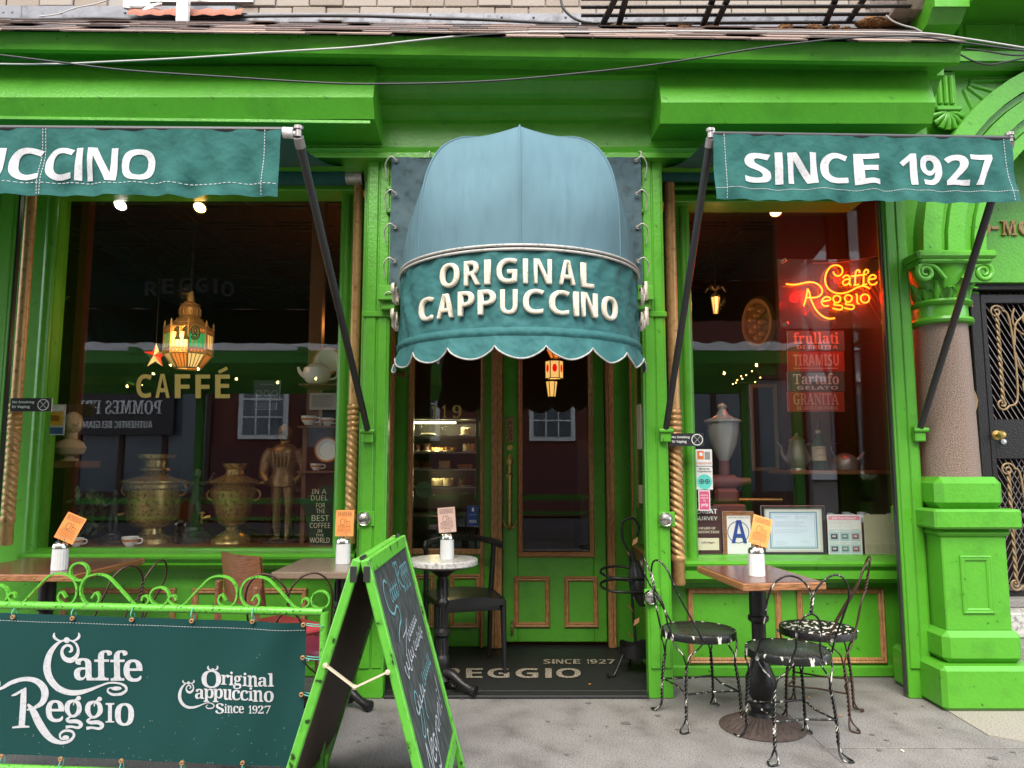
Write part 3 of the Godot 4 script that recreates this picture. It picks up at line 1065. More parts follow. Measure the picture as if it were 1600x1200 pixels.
func cafe_windows() -> void:
	for w in [{"x0": -2.905, "x1": -0.965, "gx0": X(74, 4.55, 650), "gx1": X(527, 4.55, 650), "sill": Y(858, 4.5), "top": Y(296, 4.5), "low": Y(892, 4.4), "name": "street_window"},
		{"x0": 0.985, "x1": 2.49, "gx0": X(1083, 4.55, 650), "gx1": X(1386, 4.55, 650), "sill": Y(869, 4.5), "top": Y(318, 4.5), "low": Y(914, 4.4), "name": "street_window"}]:
		var win = Node3D.new()
		win.name = w.name
		cafe.add_child(win, true)
		win.position = Vector3(0, 0, -4.55) - cafe.position
		var m = mb()
		bx(m, w.gx0 - 0.0, w.gx1 + 0.0, w.sill - 0.01, w.top + 0.02, -4.556, -4.55)
		wpart(win, "pane", m, M.pane)
		m = mb()
		# jambs: rounded green posts next to the glass
		for s in [[w.gx0 - 0.035, w.x0], [w.gx1 + 0.035, w.x1]]:
			m = mb()
			tube(m, [Vector3(s[0], w.sill - 0.02, -4.525), Vector3(s[0], w.top + 0.05, -4.525)], 0.037, 14)
			bx(m, min(s[0], s[1]), max(s[0], s[1]), w.sill - 0.02, w.top + 0.05, -4.62, -4.51, 0.004)
			wpart(win, "jamb", m, M.green)
		m = mb()
		var s = w.sill
		var lo = w.low
		var sp = [Vector2(-4.62, s), Vector2(-4.54, s), Vector2(-4.50, s - 0.012), Vector2(-4.43, s - 0.02), Vector2(-4.415, s - 0.035), Vector2(-4.42, s - 0.05), Vector2(-4.45, s - 0.055), Vector2(-4.455, s - 0.075), Vector2(-4.43, s - 0.085), Vector2(-4.43, lo + 0.03), Vector2(-4.46, lo + 0.02), Vector2(-4.48, lo), Vector2(-4.62, lo)]
		prism(m, sp, w.x0 - 0.03, w.x1 + 0.03)
		wpart(win, "sill", m, M.green)
		# bulkhead with gilded panel mouldings
		m = mb()
		bx(m, w.x0 - 0.05, w.x1 + 0.05, 0.0, lo + 0.01, -4.70, -4.58, 0.004)
		bx(m, w.x0 - 0.05, w.x1 + 0.05, 0.001, 0.07, -4.70, -4.565, 0.01)
		wpart(win, "bulkhead", m, M.green)
		var spans = []
		if w.x0 < 0:
			spans = [[-2.75, -2.05], [-1.95, -1.25]]
		else:
			spans = [[X(1075, 4.57, 980), X(1222, 4.57, 980)], [X(1247, 4.57, 980), X(1384, 4.57, 980)]]
		for q in spans:
			m = mb()
			frame(m, q[0], q[1], Y(1037, 4.57), Y(919, 4.57), -4.58, 0.035, 0.022)
			wpart(win, "panel_moulding", m, M.moulding)

	# gilt and black lettering on the big pane
	var lw = cafe.get_node("street_window")
	var pl = func(zz): return func(q): return P(200.0 + q.x / 5.715, 430.0 + q.y / 5.715, zz)
	var fwd = Vector3(0, 0, 1)
	for c in [["C", 75, 212, 885, 1095], ["A", 245, 372, 882, 1095], ["F", 418, 555, 885, 1097], ["F", 602, 733, 887, 1098], ["E", 778, 910, 888, 1098]]:
		var m = mb()
		glyph_in(m, c[0], font_sans, c[1], c[2], c[4], c[3], pl.call(4.5455), fwd)
		var l = wpart(lw, "letter", m, M.gold_leaf)
		m = mb()
		glyph_in(m, c[0], font_sans, c[1], c[2], c[4], c[3], pl.call(4.5475), fwd, 7.0)
		wpart(l, "outline", m, M.letter_black)
	var m2 = mb()
	var acc = pl.call(4.5455)
	m2.quad(acc.call(Vector2(803, 855)), acc.call(Vector2(880, 815)), acc.call(Vector2(893, 842)), acc.call(Vector2(818, 880)), fwd)
	wpart(lw, "accent", m2, M.gold_leaf)
	for c in [["1", 418, 462], ["1", 493, 538], ["9", 566, 638]]:
		var m = mb()
		glyph_in(m, c[0], font_serif, c[1], c[2], 568, 462, pl.call(4.5455), fwd)
		var l = wpart(lw, "numeral", m, M.gold_leaf)
		m = mb()
		glyph_in(m, c[0], font_serif, c[1], c[2], 568, 462, pl.call(4.5475), fwd, 8.0)
		wpart(l, "outline", m, M.letter_black)
	var arc = [["R", 150, 265, 60, 185], ["E", 300, 410, 32, 165], ["G", 455, 565, 22, 155], ["G", 605, 712, 22, 155], ["I", 765, 800, 32, 165], ["O", 835, 945, 55, 190]]
	for c in arc:
		var m = mb()
		glyph_in(m, c[0], font_sans, c[1], c[2], c[4], c[3], pl.call(4.5475), fwd)
		wpart(lw, "letter", m, M.letter_black)

# ---------------------------------------------------------------- entrance
func cafe_door() -> void:
	var Z = 5.24
	var xf = func(px): return X(px, Z, 700)
	# recess: side walls, ceiling
	var m = mb()
	for s in [-1.0, 1.0]:
		m = mb()
		bx(m, s * 0.85, s * 0.888, 0.0, 3.1, -4.74, -4.251, 0.003)
		bx(m, s * 0.85, s * 0.888, 0.0, 3.1, -5.34, -5.18, 0.003)
		bx(m, s * 0.85, s * 0.888, 0.0, 0.72, -5.18, -4.74, 0.003)
		bx(m, s * 0.85, s * 0.888, 2.6, 3.1, -5.18, -4.74, 0.003)
		wpart(cafe, "recess_wall", m, M.green)
	m = mb()
	bx(m, -0.88, 0.88, 2.92, 3.0, -5.34, -4.30)
	wpart(cafe, "recess_ceiling", m, M.green)
	# little side window in the recess wall, with notices behind the glass
	for s in [-1.0, 1.0]:
		var sw = Node3D.new()
		sw.name = "side_window"
		cafe.add_child(sw, true)
		sw.position = Vector3(s * 0.86, 0, -4.96) - cafe.position
		m = mb()
		bx(m, s * 0.862, s * 0.866, 0.72, 2.6, -5.18, -4.74)
		wpart(sw, "pane", m, M.pane)
		m = mb()
		bx(m, s * 0.836, s * 0.8495, 0.66, 0.72, -5.2, -4.7, 0.004)
		bx(m, s * 0.836, s * 0.8495, 0.721, 2.9, -5.2, -5.172, 0.004)
		wpart(sw, "window_frame", m, M.moulding)
	# door wall
	var wall = mb()
	bx(wall, -0.85, xf.call(644), 0.02, 3.0, -5.34, -5.24, 0.003)
	bx(wall, xf.call(752), xf.call(770), 0.02, 3.0, -5.34, -5.24, 0.003)
	bx(wall, xf.call(644), xf.call(752), 0.02, Y(862, Z), -5.34, -5.24, 0.003)
	bx(wall, xf.call(956), 0.85, 0.02, 3.0, -5.34, -5.24, 0.003)
	bx(wall, xf.call(783), xf.call(956), 2.55, 3.0, -5.34, -5.24, 0.003)
	wpart(cafe, "door_surround", wall, M.green)
	m = mb()
	for s in [[768, 785, 0.06], [946, 958, 0.05], [638, 646, 0.03], [751, 757, 0.03]]:
		var a = xf.call(s[0])
		var b = xf.call(s[1])
		bx(m, a, b, 0.02, 2.9, -5.25, -5.24 + s[2], 0.006)
		bx(m, lerp(a, b, 0.3), lerp(a, b, 0.62), 0.02, 2.9, -5.25, -5.232 + s[2], 0.006)
		wpart(cafe, "door_casing", m, M.moulding)
		m = mb()
	bx(m, -0.848, -0.815, 0.02, 2.9, -5.0, -4.95, 0.008)
	wpart(cafe, "door_casing", m, M.moulding)
	# fixed sidelight
	var side = Node3D.new()
	side.name = "sidelight"
	cafe.add_child(side, true)
	side.position = Vector3(xf.call(698), 0, -5.24) - cafe.position
	m = mb()
	bx(m, xf.call(646), xf.call(752), Y(864, Z), 2.9, -5.276, -5.27)
	wpart(side, "pane", m, M.pane)
	m = mb()
	bx(m, xf.call(645), xf.call(753), Y(866, Z), Y(858, Z), -5.27, -5.215, 0.006)
	wpart(side, "window_frame", m, M.moulding)
	for q in [[650, 682], [704, 752]]:
		m = mb()
		frame(m, xf.call(q[0]), xf.call(q[1]), Y(981, Z), Y(897, Z), -5.24, 0.035, 0.022)
		wpart(side, "panel_moulding", m, M.moulding)
	for c in [["1", 674.5, 681], ["1", 691, 697.5], ["9", 707, 721]]:
		m = mb()
		glyph_in(m, c[0], font_serif, c[1], c[2], 653, 633, func(q): return P(q.x, q.y, 5.267), Vector3(0, 0, 1))
		wpart(side, "numeral", m, M.gold_leaf)
	# the leaf
	var door = Node3D.new()
	door.name = "door"
	cafe.add_child(door, true)
	door.position = Vector3(xf.call(870), 0, -5.24) - cafe.position
	var d0 = xf.call(785.5)
	var d1 = xf.call(945.5)
	m = mb()
	bx(m, d0, xf.call(809), 0.045, 2.54, -5.31, -5.262, 0.005)
	bx(m, xf.call(926), d1, 0.045, 2.54, -5.31, -5.262, 0.005)
	bx(m, xf.call(809), xf.call(926), 0.045, Y(866, Z), -5.31, -5.264, 0.005)
	bx(m, xf.call(809), xf.call(926), 2.42, 2.54, -5.31, -5.264, 0.005)
	wpart(door, "leaf", m, M.green)
	m = mb()
	bx(m, xf.call(811), xf.call(924), Y(866, Z), 2.43, -5.292, -5.286)
	wpart(door, "pane", m, M.pane)
	m = mb()
	frame(m, xf.call(808.5), xf.call(928), Y(871, Z), 2.46, -5.264, 0.036, 0.024)
	wpart(door, "glazing_bead", m, M.moulding)
	for q in [[803, 858], [880, 932]]:
		m = mb()
		frame(m, xf.call(q[0]), xf.call(q[1]), Y(981, Z), Y(901, Z), -5.262, 0.035, 0.024)
		wpart(door, "panel_moulding", m, M.moulding)
	# brass pull, push plate, lock
	m = mb()
	var hx = xf.call(796.5)
	var y0 = Y(818, Z)
	var y1 = Y(728, Z)
	lathe(m, [Vector2(0.014, y0), Vector2(0.016, y0 + 0.06), Vector2(0.014, y1 - 0.1), Vector2(0.022, y1 - 0.08), Vector2(0.024, y1 - 0.06), Vector2(0.014, y1 - 0.05), Vector2(0.014, y1), Vector2(0.024, y1 + 0.02), Vector2(0.022, y1 + 0.045), Vector2(0.0, y1 + 0.09)], 14, at(Vector3(hx, 0, -5.20)))
	tube(m, spline([Vector3(hx, y0 + 0.03, -5.2), Vector3(hx, y0 - 0.02, -5.21), Vector3(hx, y0 - 0.04, -5.262)], 4), 0.013, 8)
	tube(m, [Vector3(hx, y1 - 0.02, -5.2), Vector3(hx, y1 - 0.02, -5.264)], 0.012, 8)
	for sg in [-1.0, 1.0]:
		tube(m, spline([Vector3(hx, y0 - 0.03, -5.25), Vector3(hx + sg * 0.03, y0 - 0.02, -5.25), Vector3(hx + sg * 0.048, y0 + 0.02, -5.25)], 4), [0.014, 0.013, 0.012, 0.011, 0.010, 0.009, 0.007, 0.006, 0.004], 8)
	wpart(door, "pull_handle", m, M.brass)
	m = mb()
	bx(m, xf.call(790), xf.call(803.5), Y(691, Z), Y(651, Z), -5.266, -5.256, 0.003)
	var pp = wpart(door, "push_plate", m, M.mould_brass if M.has("mould_brass") else M.bronze)
	var yy = 658.0
	for c in "PUSH":
		m = mb()
		glyph_in(m, c, font_regular, 794.5, 799.5, yy + 6.5, yy, func(q): return P(q.x, q.y, 5.2545), Vector3(0, 0, 1))
		wpart(pp, "letter", m, M.dark)
		yy += 8.2
	m = mb()
	lathe(m, [Vector2(0.022, 0), Vector2(0.02, 0.012), Vector2(0.012, 0.014), Vector2(0.0, 0.012)], 14, at(Vector3(hx, Y(699, Z), -5.263), Basis(Vector3.RIGHT, PI / 2)))
	wpart(door, "lock", m, M.brass)
	m = mb()
	tube(m, spline([Vector3(xf.call(800), Y(992, Z), -5.262), Vector3(xf.call(800), Y(989, Z), -5.235), Vector3(xf.call(800), Y(978, Z), -5.235), Vector3(xf.call(800), Y(972, Z), -5.262)], 4), 0.008, 8)
	wpart(door, "bolt_grip", m, M.bronze)

# ---------------------------------------------------------------- above the shop front
func cafe_roof() -> void:
	var e0 = P(-160, 47, 3.68)
	var e1 = P(1508, 68, 3.68)
	var t0 = P(-160, 31, 4.31)
	var t1 = P(1440, 45, 4.31)
	t0.x = e0.x
	t1.x = e1.x
	var roof = mb()
	roof.quad(e0, e1, t1, t0, UPV)
	var r = wpart(cafe, "shingle_roof", roof, M.shingle3)
	var rows = 6
	for k in rows:
		var x = -rng.randf() * 0.2
		var wid = (e1 - e0).length()
		while x < wid:
			var w = rng.randf_range(0.13, 0.34)
			var u0 = clamp(x / wid, 0.0, 1.0)
			var u1 = clamp((x + w - 0.004) / wid, 0.0, 1.0)
			x += w
			if u1 - u0 < 0.003:
				continue
			var v0 = k / float(rows) - 0.03 + rng.randf_range(-0.012, 0.012)
			var v1 = (k + 1.35) / float(rows)
			var lift = 0.012 + rng.randf() * 0.006
			if rng.randf() < 0.12:
				lift += 0.014
			var nn = (e1 - e0).cross(t0 - e0).normalized()
			var a = e0.lerp(e1, u0).lerp(t0.lerp(t1, u0), v0)
			var b = e0.lerp(e1, u1).lerp(t0.lerp(t1, u1), v0 + rng.randf_range(-0.01, 0.01))
			var c = e0.lerp(e1, u1).lerp(t0.lerp(t1, u1), min(v1, 1.0))
			var d = e0.lerp(e1, u0).lerp(t0.lerp(t1, u0), min(v1, 1.0))
			var m = mb()
			var th = 0.007
			m.quad(a + nn * lift, b + nn * lift, c + nn * 0.006, d + nn * 0.006, nn)
			m.quad(a + nn * (lift - th), b + nn * (lift - th), c, d, -nn)
			m.quad(a + nn * lift, b + nn * lift, b + nn * (lift - th), a + nn * (lift - th), e0 - t0)
			m.quad(a + nn * lift, d + nn * 0.006, d, a + nn * (lift - th), e0 - e1)
			m.quad(b + nn * lift, c + nn * 0.006, c, b + nn * (lift - th), e1 - e0)
			var sh = wpart(r, "shingle", m, M["shingle%d" % ([0, 1, 1, 0][rng.randi() % 4] if k == 0 else ([0, 2, 2, 3][rng.randi() % 4]))])
			sh.set_meta("kind", "thing")
			sh.remove_meta("kind")
	# metal flashing, in lengths
	var y0 = t0.y - 0.01
	var xs = [t0.x, -3.1, -1.76, -0.2, 0.47, 1.7, t1.x]
	for i in xs.size() - 1:
		var m = mb()
		var ya = lerp(t0.y, t1.y, (xs[i] - t0.x) / (t1.x - t0.x))
		bx(m, xs[i] + 0.001, xs[i + 1] + 0.02, ya - 0.10, Y(12, 4.30) + (0.02 if i < 2 else -0.03), -4.34, -4.305 - 0.004 * (i % 2), 0.002)
		for k in 3:
			lathe(m, [Vector2(0.008, 0), Vector2(0.006, 0.004), Vector2(0, 0.005)], 8, at(Vector3(lerp(xs[i], xs[i + 1], 0.2 + 0.3 * k), ya + 0.05, -4.305), Basis(Vector3.RIGHT, PI / 2)))
		wpart(cafe, "flashing", m, M.flashing)
	# brick wall above
	var wall = mb()
	bx(wall, -5.0, 2.55, y0 - 0.3, 8.0, -4.70, -4.345)
	var uw = wpart(cafe, "upper_wall", wall, M.mortar)
	var brick = []
	for s in [0.0, 0.004, 0.008]:
		var m = mb()
		box(m, Vector3(0, 0, s * 0.5), Vector3(0.205, 0.066, 0.02 + s), 0.004)
		brick.append(m.commit())
	var yb = Y(12, 4.31) - 0.02
	for row in 5:
		for i in 36:
			var x = -4.9 + i * 0.213 + (row % 2) * 0.106
			if x > 2.3 or (x > -2.62 and x < -1.72):
				continue
			part(uw, "brick", brick[rng.randi() % 3], M.cream_brick if rng.randf() < 0.6 else M.tan_brick, at(Vector3(x, yb + row * 0.075, -4.338) - cafe.position))
	# flat window over the hood: sash box, sill tile and bracket
	m_window_above()
	# iron fire escape balcony
	var fe = thing("fire_escape", "black iron slatted fire escape floor above the shingles", "fire escape", P(1180, 30, 4.1))
	for row in 5:
		var m = mb()
		var z = 4.22 - row * 0.09
		var a = P(908, 37 - row * 13, z)
		var b = P(1436 - row * 6, 34 - row * 12.2, z)
		bar(m, Vector3(a.x, a.y, -z), Vector3(b.x, b.y, -z), 0.022, 0.012, Vector3(0, 0.3, 1), 0.002)
		wpart(fe, "slat", m, M.black_iron)
	for s in [[930, 62, 975, -30], [962, 58, 985, -30], [1098, 40, 1125, -30], [1116, 44, 1150, -30], [1288, 40, 1318, -30], [1325, 34, 1370, -30]]:
		var m = mb()
		bar(m, P(s[0], s[1], 4.2), P(s[2], s[3], 3.9), 0.035, 0.02, Vector3(1, 0, 0), 0.003)
		wpart(fe, "bracket", m, M.black_iron)
	var lump = mb()
	for i in 26:
		var px = rng.randf_range(1290, 1390) if i % 2 == 0 else rng.randf_range(1055, 1300)
		if i < 4:
			px = rng.randf_range(940, 985)
		var c = P(px, 44 - (8.0 if px > 1330 else 0.0) + rng.randf_range(-2, 2), 4.18)
		var rr = rng.randf_range(0.018, 0.034) * (1.4 if px > 1330 else 1.0)
		var sd = rng.randf() * 9.0
		sheet(lump, 10, 7, func(u, v):
			var a = u * TAU
			var b = v * PI - PI / 2
			var d = Vector3(cos(a) * cos(b), sin(b) * 0.7, -sin(a) * cos(b))
			return c + d * rr * (1.0 + 0.3 * sin(a * 3.0 + sd) * cos(b * 4.0 + sd)) * Vector3(1.6, 1, 1))
	var st = whole("foam_debris", lump, M.old_foam, "crumbling brown foam debris lying under the fire escape", "debris", P(1180, 44, 4.18))
	st.set_meta("kind", "stuff")
	# stone bracket of the house
	var sb = mb()
	prism(sb, [Vector2(-4.34, Y(40, 4.2)), Vector2(-4.05, Y(22, 4.1)), Vector2(-3.95, Y(-30, 4.0)), Vector2(-4.34, Y(-60, 4.1))], X(1392, 4.1, 20), X(1449, 4.1, 20))
	wpart(cafe, "stone_bracket", sb, M.brownstone)

func m_window_above() -> void:
	var w = Node3D.new()
	w.name = "upper_window"
	cafe.add_child(w, true)
	w.position = Vector3(X(295, 4.3, 10), Y(12, 4.3), -4.34) - cafe.position
	var m = mb()
	bx(m, X(190, 4.33, 10), X(400, 4.33, 10), Y(16, 4.33), Y(-60, 4.33), -4.36, -4.344)
	wpart(w, "window_frame", m, M.white)
	m = mb()
	var a = P(203, 21, 4.26)
	var b = P(380, 22, 4.26)
	sheet(m, 24, 6, func(u, v):
		var x = lerp(a.x, b.x, u)
		var y = lerp(a.y - 0.03, a.y + 0.055, v)
		return Vector3(x, y + 0.006 * sin(u * 40.0), -4.23 - 0.07 * v * v))
	wpart(w, "broken_sill", m, M.terracotta)
	m = mb()
	bx(m, X(275, 4.16, 10), X(293, 4.16, 10), Y(33, 4.16), Y(-60, 4.16), -4.2, -4.16, 0.004)
	wpart(w, "white_bracket", m, M.white)
	m = mb()
	sheet(m, 8, 4, func(u, v): return P(193 + 60 * u, 8 + 4 * sin(u * 5.0) + 6 * v, 4.27 - 0.02 * sin(u * 7.0 + v * 3.0)))
	wpart(w, "plastic_scrap", m, M.white)
	m = mb()
	bx(m, X(232, 4.3, 6), X(395, 4.3, 6), Y(3, 4.3), Y(-40, 4.3), -4.338, -4.30, 0.004)
	wpart(w, "air_conditioner", m, M.aluminium)

# ---------------------------------------------------------------- the room behind the glass
func cafe_room() -> void:
	var m = mb()
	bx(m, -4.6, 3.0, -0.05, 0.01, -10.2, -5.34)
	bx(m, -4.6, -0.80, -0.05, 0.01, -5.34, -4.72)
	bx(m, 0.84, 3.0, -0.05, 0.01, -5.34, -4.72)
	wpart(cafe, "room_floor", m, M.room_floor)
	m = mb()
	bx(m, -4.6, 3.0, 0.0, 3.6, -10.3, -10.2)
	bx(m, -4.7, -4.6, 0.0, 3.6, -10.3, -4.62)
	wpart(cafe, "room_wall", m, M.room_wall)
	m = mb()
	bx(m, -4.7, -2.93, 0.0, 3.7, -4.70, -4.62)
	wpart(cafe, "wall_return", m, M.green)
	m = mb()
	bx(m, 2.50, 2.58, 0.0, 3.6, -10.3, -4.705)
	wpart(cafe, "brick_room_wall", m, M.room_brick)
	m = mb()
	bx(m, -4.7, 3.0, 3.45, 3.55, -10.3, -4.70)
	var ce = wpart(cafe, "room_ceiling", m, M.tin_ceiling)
	m = mb()
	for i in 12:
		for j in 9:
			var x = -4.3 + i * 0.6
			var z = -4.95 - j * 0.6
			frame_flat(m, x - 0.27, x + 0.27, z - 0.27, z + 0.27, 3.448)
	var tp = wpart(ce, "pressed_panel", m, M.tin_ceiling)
	tp.set_meta("kind", "stuff")
	# upright timber posts and a partition seen through the panes
	m = mb()
	for q in [[110, 122, 5.6], [1230, 1246, 6.2], [480, 500, 5.3]]:
		m = mb()
		bx(m, X(q[0], q[2]), X(q[1], q[2]), 0.011, 3.44, -q[2] - 0.08, -q[2])
		wpart(cafe, "room_post", m, M.shelf_wood)
	# display boards inside the windows
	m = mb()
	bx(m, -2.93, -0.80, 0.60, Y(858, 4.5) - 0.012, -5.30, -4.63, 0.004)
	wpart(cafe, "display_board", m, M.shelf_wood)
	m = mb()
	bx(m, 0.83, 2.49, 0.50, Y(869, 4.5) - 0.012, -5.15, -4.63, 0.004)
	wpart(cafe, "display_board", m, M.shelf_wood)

func frame_flat(m: MB, x0, x1, z0, z1, y) -> void:
	bx(m, x0, x1, y - 0.012, y, z0, z0 + 0.03)
	bx(m, x0, x1, y - 0.012, y, z1 - 0.03, z1)
	bx(m, x0, x0 + 0.03, y - 0.012, y, z0 + 0.03, z1 - 0.03)
	bx(m, x1 - 0.03, x1, y - 0.012, y, z0 + 0.03, z1 - 0.03)
	bx(m, x0 + 0.1, x1 - 0.1, y - 0.02, y, z0 + 0.1, z1 - 0.1, 0.015)

# ---------------------------------------------------------------- the house next door
func neighbour_building() -> void:
	neighbour = thing("neighbour_building", "green arched house entrance with granite column beside the cafe", "building", Vector3(3.4, 0, -4.5))
	var nb = neighbour
	var m = mb()
	# wall and arch: a slab with a round opening
	var c = Vector2(3.64, 2.52)
	var ri = 0.86
	var zf = -4.26
	var n = 28
	var top = 3.62
	for i in n:
		var a0 = PI - PI * i / n
		var a1 = PI - PI * (i + 1) / n
		var p0 = c + Vector2(cos(a0), sin(a0)) * 1.24
		var p1 = c + Vector2(cos(a1), sin(a1)) * 1.24
		p0.y = min(p0.y, top)
		p1.y = min(p1.y, top)
		m.quad(Vector3(p0.x, p0.y, zf), Vector3(p1.x, p1.y, zf), Vector3(p1.x, top, zf), Vector3(p0.x, top, zf), Vector3(0, 0, 1))
	m.quad(Vector3(2.36, 2.52, zf), Vector3(2.40, 2.52, zf), Vector3(2.40, top, zf), Vector3(2.36, top, zf), Vector3(0, 0, 1))
	bx(m, 4.88, 6.5, 0.0, top, -4.6, zf)
	bx(m, 2.36, 6.5, top, 9.0, -4.9, zf)
	wpart(nb, "wall", m, M.green)
	m = mb()
	# stepped archivolt rings
	for r in [[0.86, 0.93, -4.17], [0.935, 0.99, -4.20], [0.995, 1.09, -4.16], [1.095, 1.13, -4.19], [1.135, 1.24, -4.15]]:
		for i in n:
			var a0 = PI - PI * i / n
			var a1 = PI - PI * (i + 1) / n
			var d0 = Vector3(cos(a0), sin(a0), 0)
			var d1 = Vector3(cos(a1), sin(a1), 0)
			var o = Vector3(c.x, c.y, 0)
			var f = Vector3(0, 0, r[2])
			var bk = Vector3(0, 0, -4.62)
			m.squad(o + d0 * r[0] + f, o + d1 * r[0] + f, o + d1 * r[1] + f, o + d0 * r[1] + f, Vector3(0, 0, 1), Vector3(0, 0, 1), Vector3(0, 0, 1), Vector3(0, 0, 1))
			m.squad(o + d0 * r[0] + f, o + d1 * r[0] + f, o + d1 * r[0] + bk, o + d0 * r[0] + bk, -d0, -d1, -d1, -d0)
			m.squad(o + d0 * r[1] + f, o + d1 * r[1] + f, o + d1 * r[1] + bk, o + d0 * r[1] + bk, d0, d1, d1, d0)
	wpart(nb, "arch_ring", m, M.green)
	# fan of rays in the spandrel
	var fan = Vector3(X(1500, 4.26, 125), Y(128, 4.26), zf)
	for a in [2.0, -17.0, -39.0, -70.0]:
		m = mb()
		var dirn = Vector3(cos(deg_to_rad(a)), sin(deg_to_rad(a)), 0)
		bar(m, fan + dirn * 0.05, fan + dirn * (0.46 if a > 0 else 0.26), 0.022, 0.03, Vector3(0, 0, 1), 0.008)
		wpart(nb, "spandrel_ray", m, M.green)
	# fluted bracket with shell
	m = mb()
	var bx0 = X(1459, 4.2, 140)
	var bx1 = X(1494, 4.2, 140)
	var yt = Y(112, 4.2)
	var ym = Y(168, 4.2)
	bx(m, bx0, bx1, ym, yt, -4.3, -4.20, 0.004)
	for k in 3:
		var xk = lerp(bx0, bx1, 0.12 + 0.27 * k)
		bx(m, xk, xk + 0.026, ym + 0.012, yt - 0.03, -4.21, -4.178, 0.008)
	bx(m, bx0 - 0.005, bx1 + 0.012, ym - 0.03, ym, -4.3, -4.17, 0.006)
	wpart(nb, "fluted_block", m, M.green)
	m = mb()
	var sc = Vector3((bx0 + bx1) * 0.5, ym - 0.035, -4.19)
	for k in 7:
		var a = PI + PI * (k + 0.5) / 7.0
		var tip = sc + Vector3(cos(a) * 0.095, sin(a) * 0.105, -0.01)
		tube(m, [sc, sc.lerp(tip, 0.5) + Vector3(0, 0, 0.012), tip], [0.006, 0.014, 0.02], 8)
	wpart(nb, "shell", m, M.green)
	# string course and console under the eaves
	m = mb()
	prism(m, [Vector2(-4.3, Y(112, 4.2)), Vector2(-4.2, Y(110, 4.2)), Vector2(-4.17, Y(98, 4.17)), Vector2(-4.12, Y(95, 4.12)), Vector2(-4.12, Y(80, 4.12)), Vector2(-4.3, Y(76, 4.2))], 2.44, 6.5)
	wpart(nb, "string_course", m, M.green)
	m = mb()
	var x0 = X(1450, 4.0, 20)
	prism(m, [Vector2(-4.26, Y(60, 4.2)), Vector2(-4.10, Y(56, 4.1)), Vector2(-4.02, Y(38, 4.02)), Vector2(-3.96, Y(12, 3.96)), Vector2(-3.93, Y(10, 3.93)), Vector2(-3.93, Y(-40, 3.93)), Vector2(-4.26, Y(-60, 4.0))], x0, x0 + 0.2)
	wpart(nb, "console", m, M.green)
	m = mb()
	bx(m, X(1500, 4.22, 50), X(1590, 4.22, 50), Y(73, 4.25), Y(30, 4.25), -4.26, -4.235, 0.006)
	bx(m, X(1508, 4.22, 50), X(1582, 4.22, 50), Y(70, 4.25), Y(40, 4.25), -4.26, -4.225, 0.01)
	wpart(nb, "frieze_panel", m, M.green)
	m = mb()
	bx(m, 2.7, 6.5, Y(-2, 4.0), Y(-40, 4.0), -4.26, -3.75)
	wpart(nb, "eaves", m, M.green)
	# column
	var col = Node3D.new()
	col.name = "column"
	nb.add_child(col, true)
	var cx = 2.505
	var cz = -4.21
	col.position = Vector3(cx, 0, cz) - nb.position
	var yb = Y(745, 4.05)
	var yn = Y(497, 4.05)
	m = mb()
	lathe(m, [Vector2(0.152, yb - 0.02), Vector2(0.145, (yb + yn) * 0.5), Vector2(0.136, yn + 0.02)], 40)
	part(col, "shaft", m, M.granite_shaft)
	m = mb()
	var ya = Y(395, 4.05)
	lathe(m, [Vector2(0.14, yn - 0.02), Vector2(0.165, yn - 0.014), Vector2(0.172, yn), Vector2(0.165, yn + 0.014), Vector2(0.145, yn + 0.022), Vector2(0.143, yn + 0.085), Vector2(0.162, yn + 0.092), Vector2(0.17, yn + 0.105), Vector2(0.162, yn + 0.118), Vector2(0.138, yn + 0.125), Vector2(0.136, yn + 0.20), Vector2(0.175, ya - 0.06), Vector2(0.20, ya - 0.05), Vector2(0, ya - 0.05)], 36)
	part(col, "capital", m, M.green)
	m = mb()
	box(m, Vector3(0, ya - 0.018, 0), Vector3(0.45, 0.045, 0.42), 0.012)
	box(m, Vector3(0, ya - 0.05, 0), Vector3(0.41, 0.03, 0.39), 0.01)
	part(col, "abacus", m, M.green)
	for s in [[-1, 1], [1, 1], [-1, -1]]:
		m = mb()
		var pts = []
		var rad = []
		for i in 30:
			var t = i / 29.0
			var a = t * TAU * 1.6
			var rr = 0.052 * (1.0 - 0.75 * t)
			pts.append(Vector3(s[0] * (0.165 + rr * sin(a)), ya - 0.115 + rr * cos(a), s[1] * 0.165))
			rad.append(0.017 - 0.008 * t)
		tube(m, pts, rad, 8)
		tube(m, spline([Vector3(s[0] * 0.165, ya - 0.066, s[1] * 0.165), Vector3(s[0] * 0.11, ya - 0.085, s[1] * 0.165), Vector3(s[0] * 0.05, ya - 0.15, s[1] * 0.155)], 5), 0.014, 8)
		part(col, "volute", m, M.green)
	for k in 9:
		m = mb()
		var a = PI * (k - 1) / 8.0 + 0.2
		var dirn = Vector3(cos(a), 0, sin(a))
		var sd = dirn.cross(UPV)
		var y0 = yn + 0.12
		var hh = 0.13 if k % 2 == 0 else 0.085
		sheet(m, 6, 8, func(u, v):
			var w = 0.045 * sin(min(v * 1.1 + 0.25, 1.0) * PI * 0.86)
			return dirn * (0.143 + 0.02 * v + 0.045 * v * v * v + 0.012 * cos((u - 0.5) * 9.0)) + sd * (u - 0.5) * 2.0 * w + UPV * (y0 + hh * v - 0.035 * pow(v, 6.0)))
		part(col, "leaf", m, M.green)
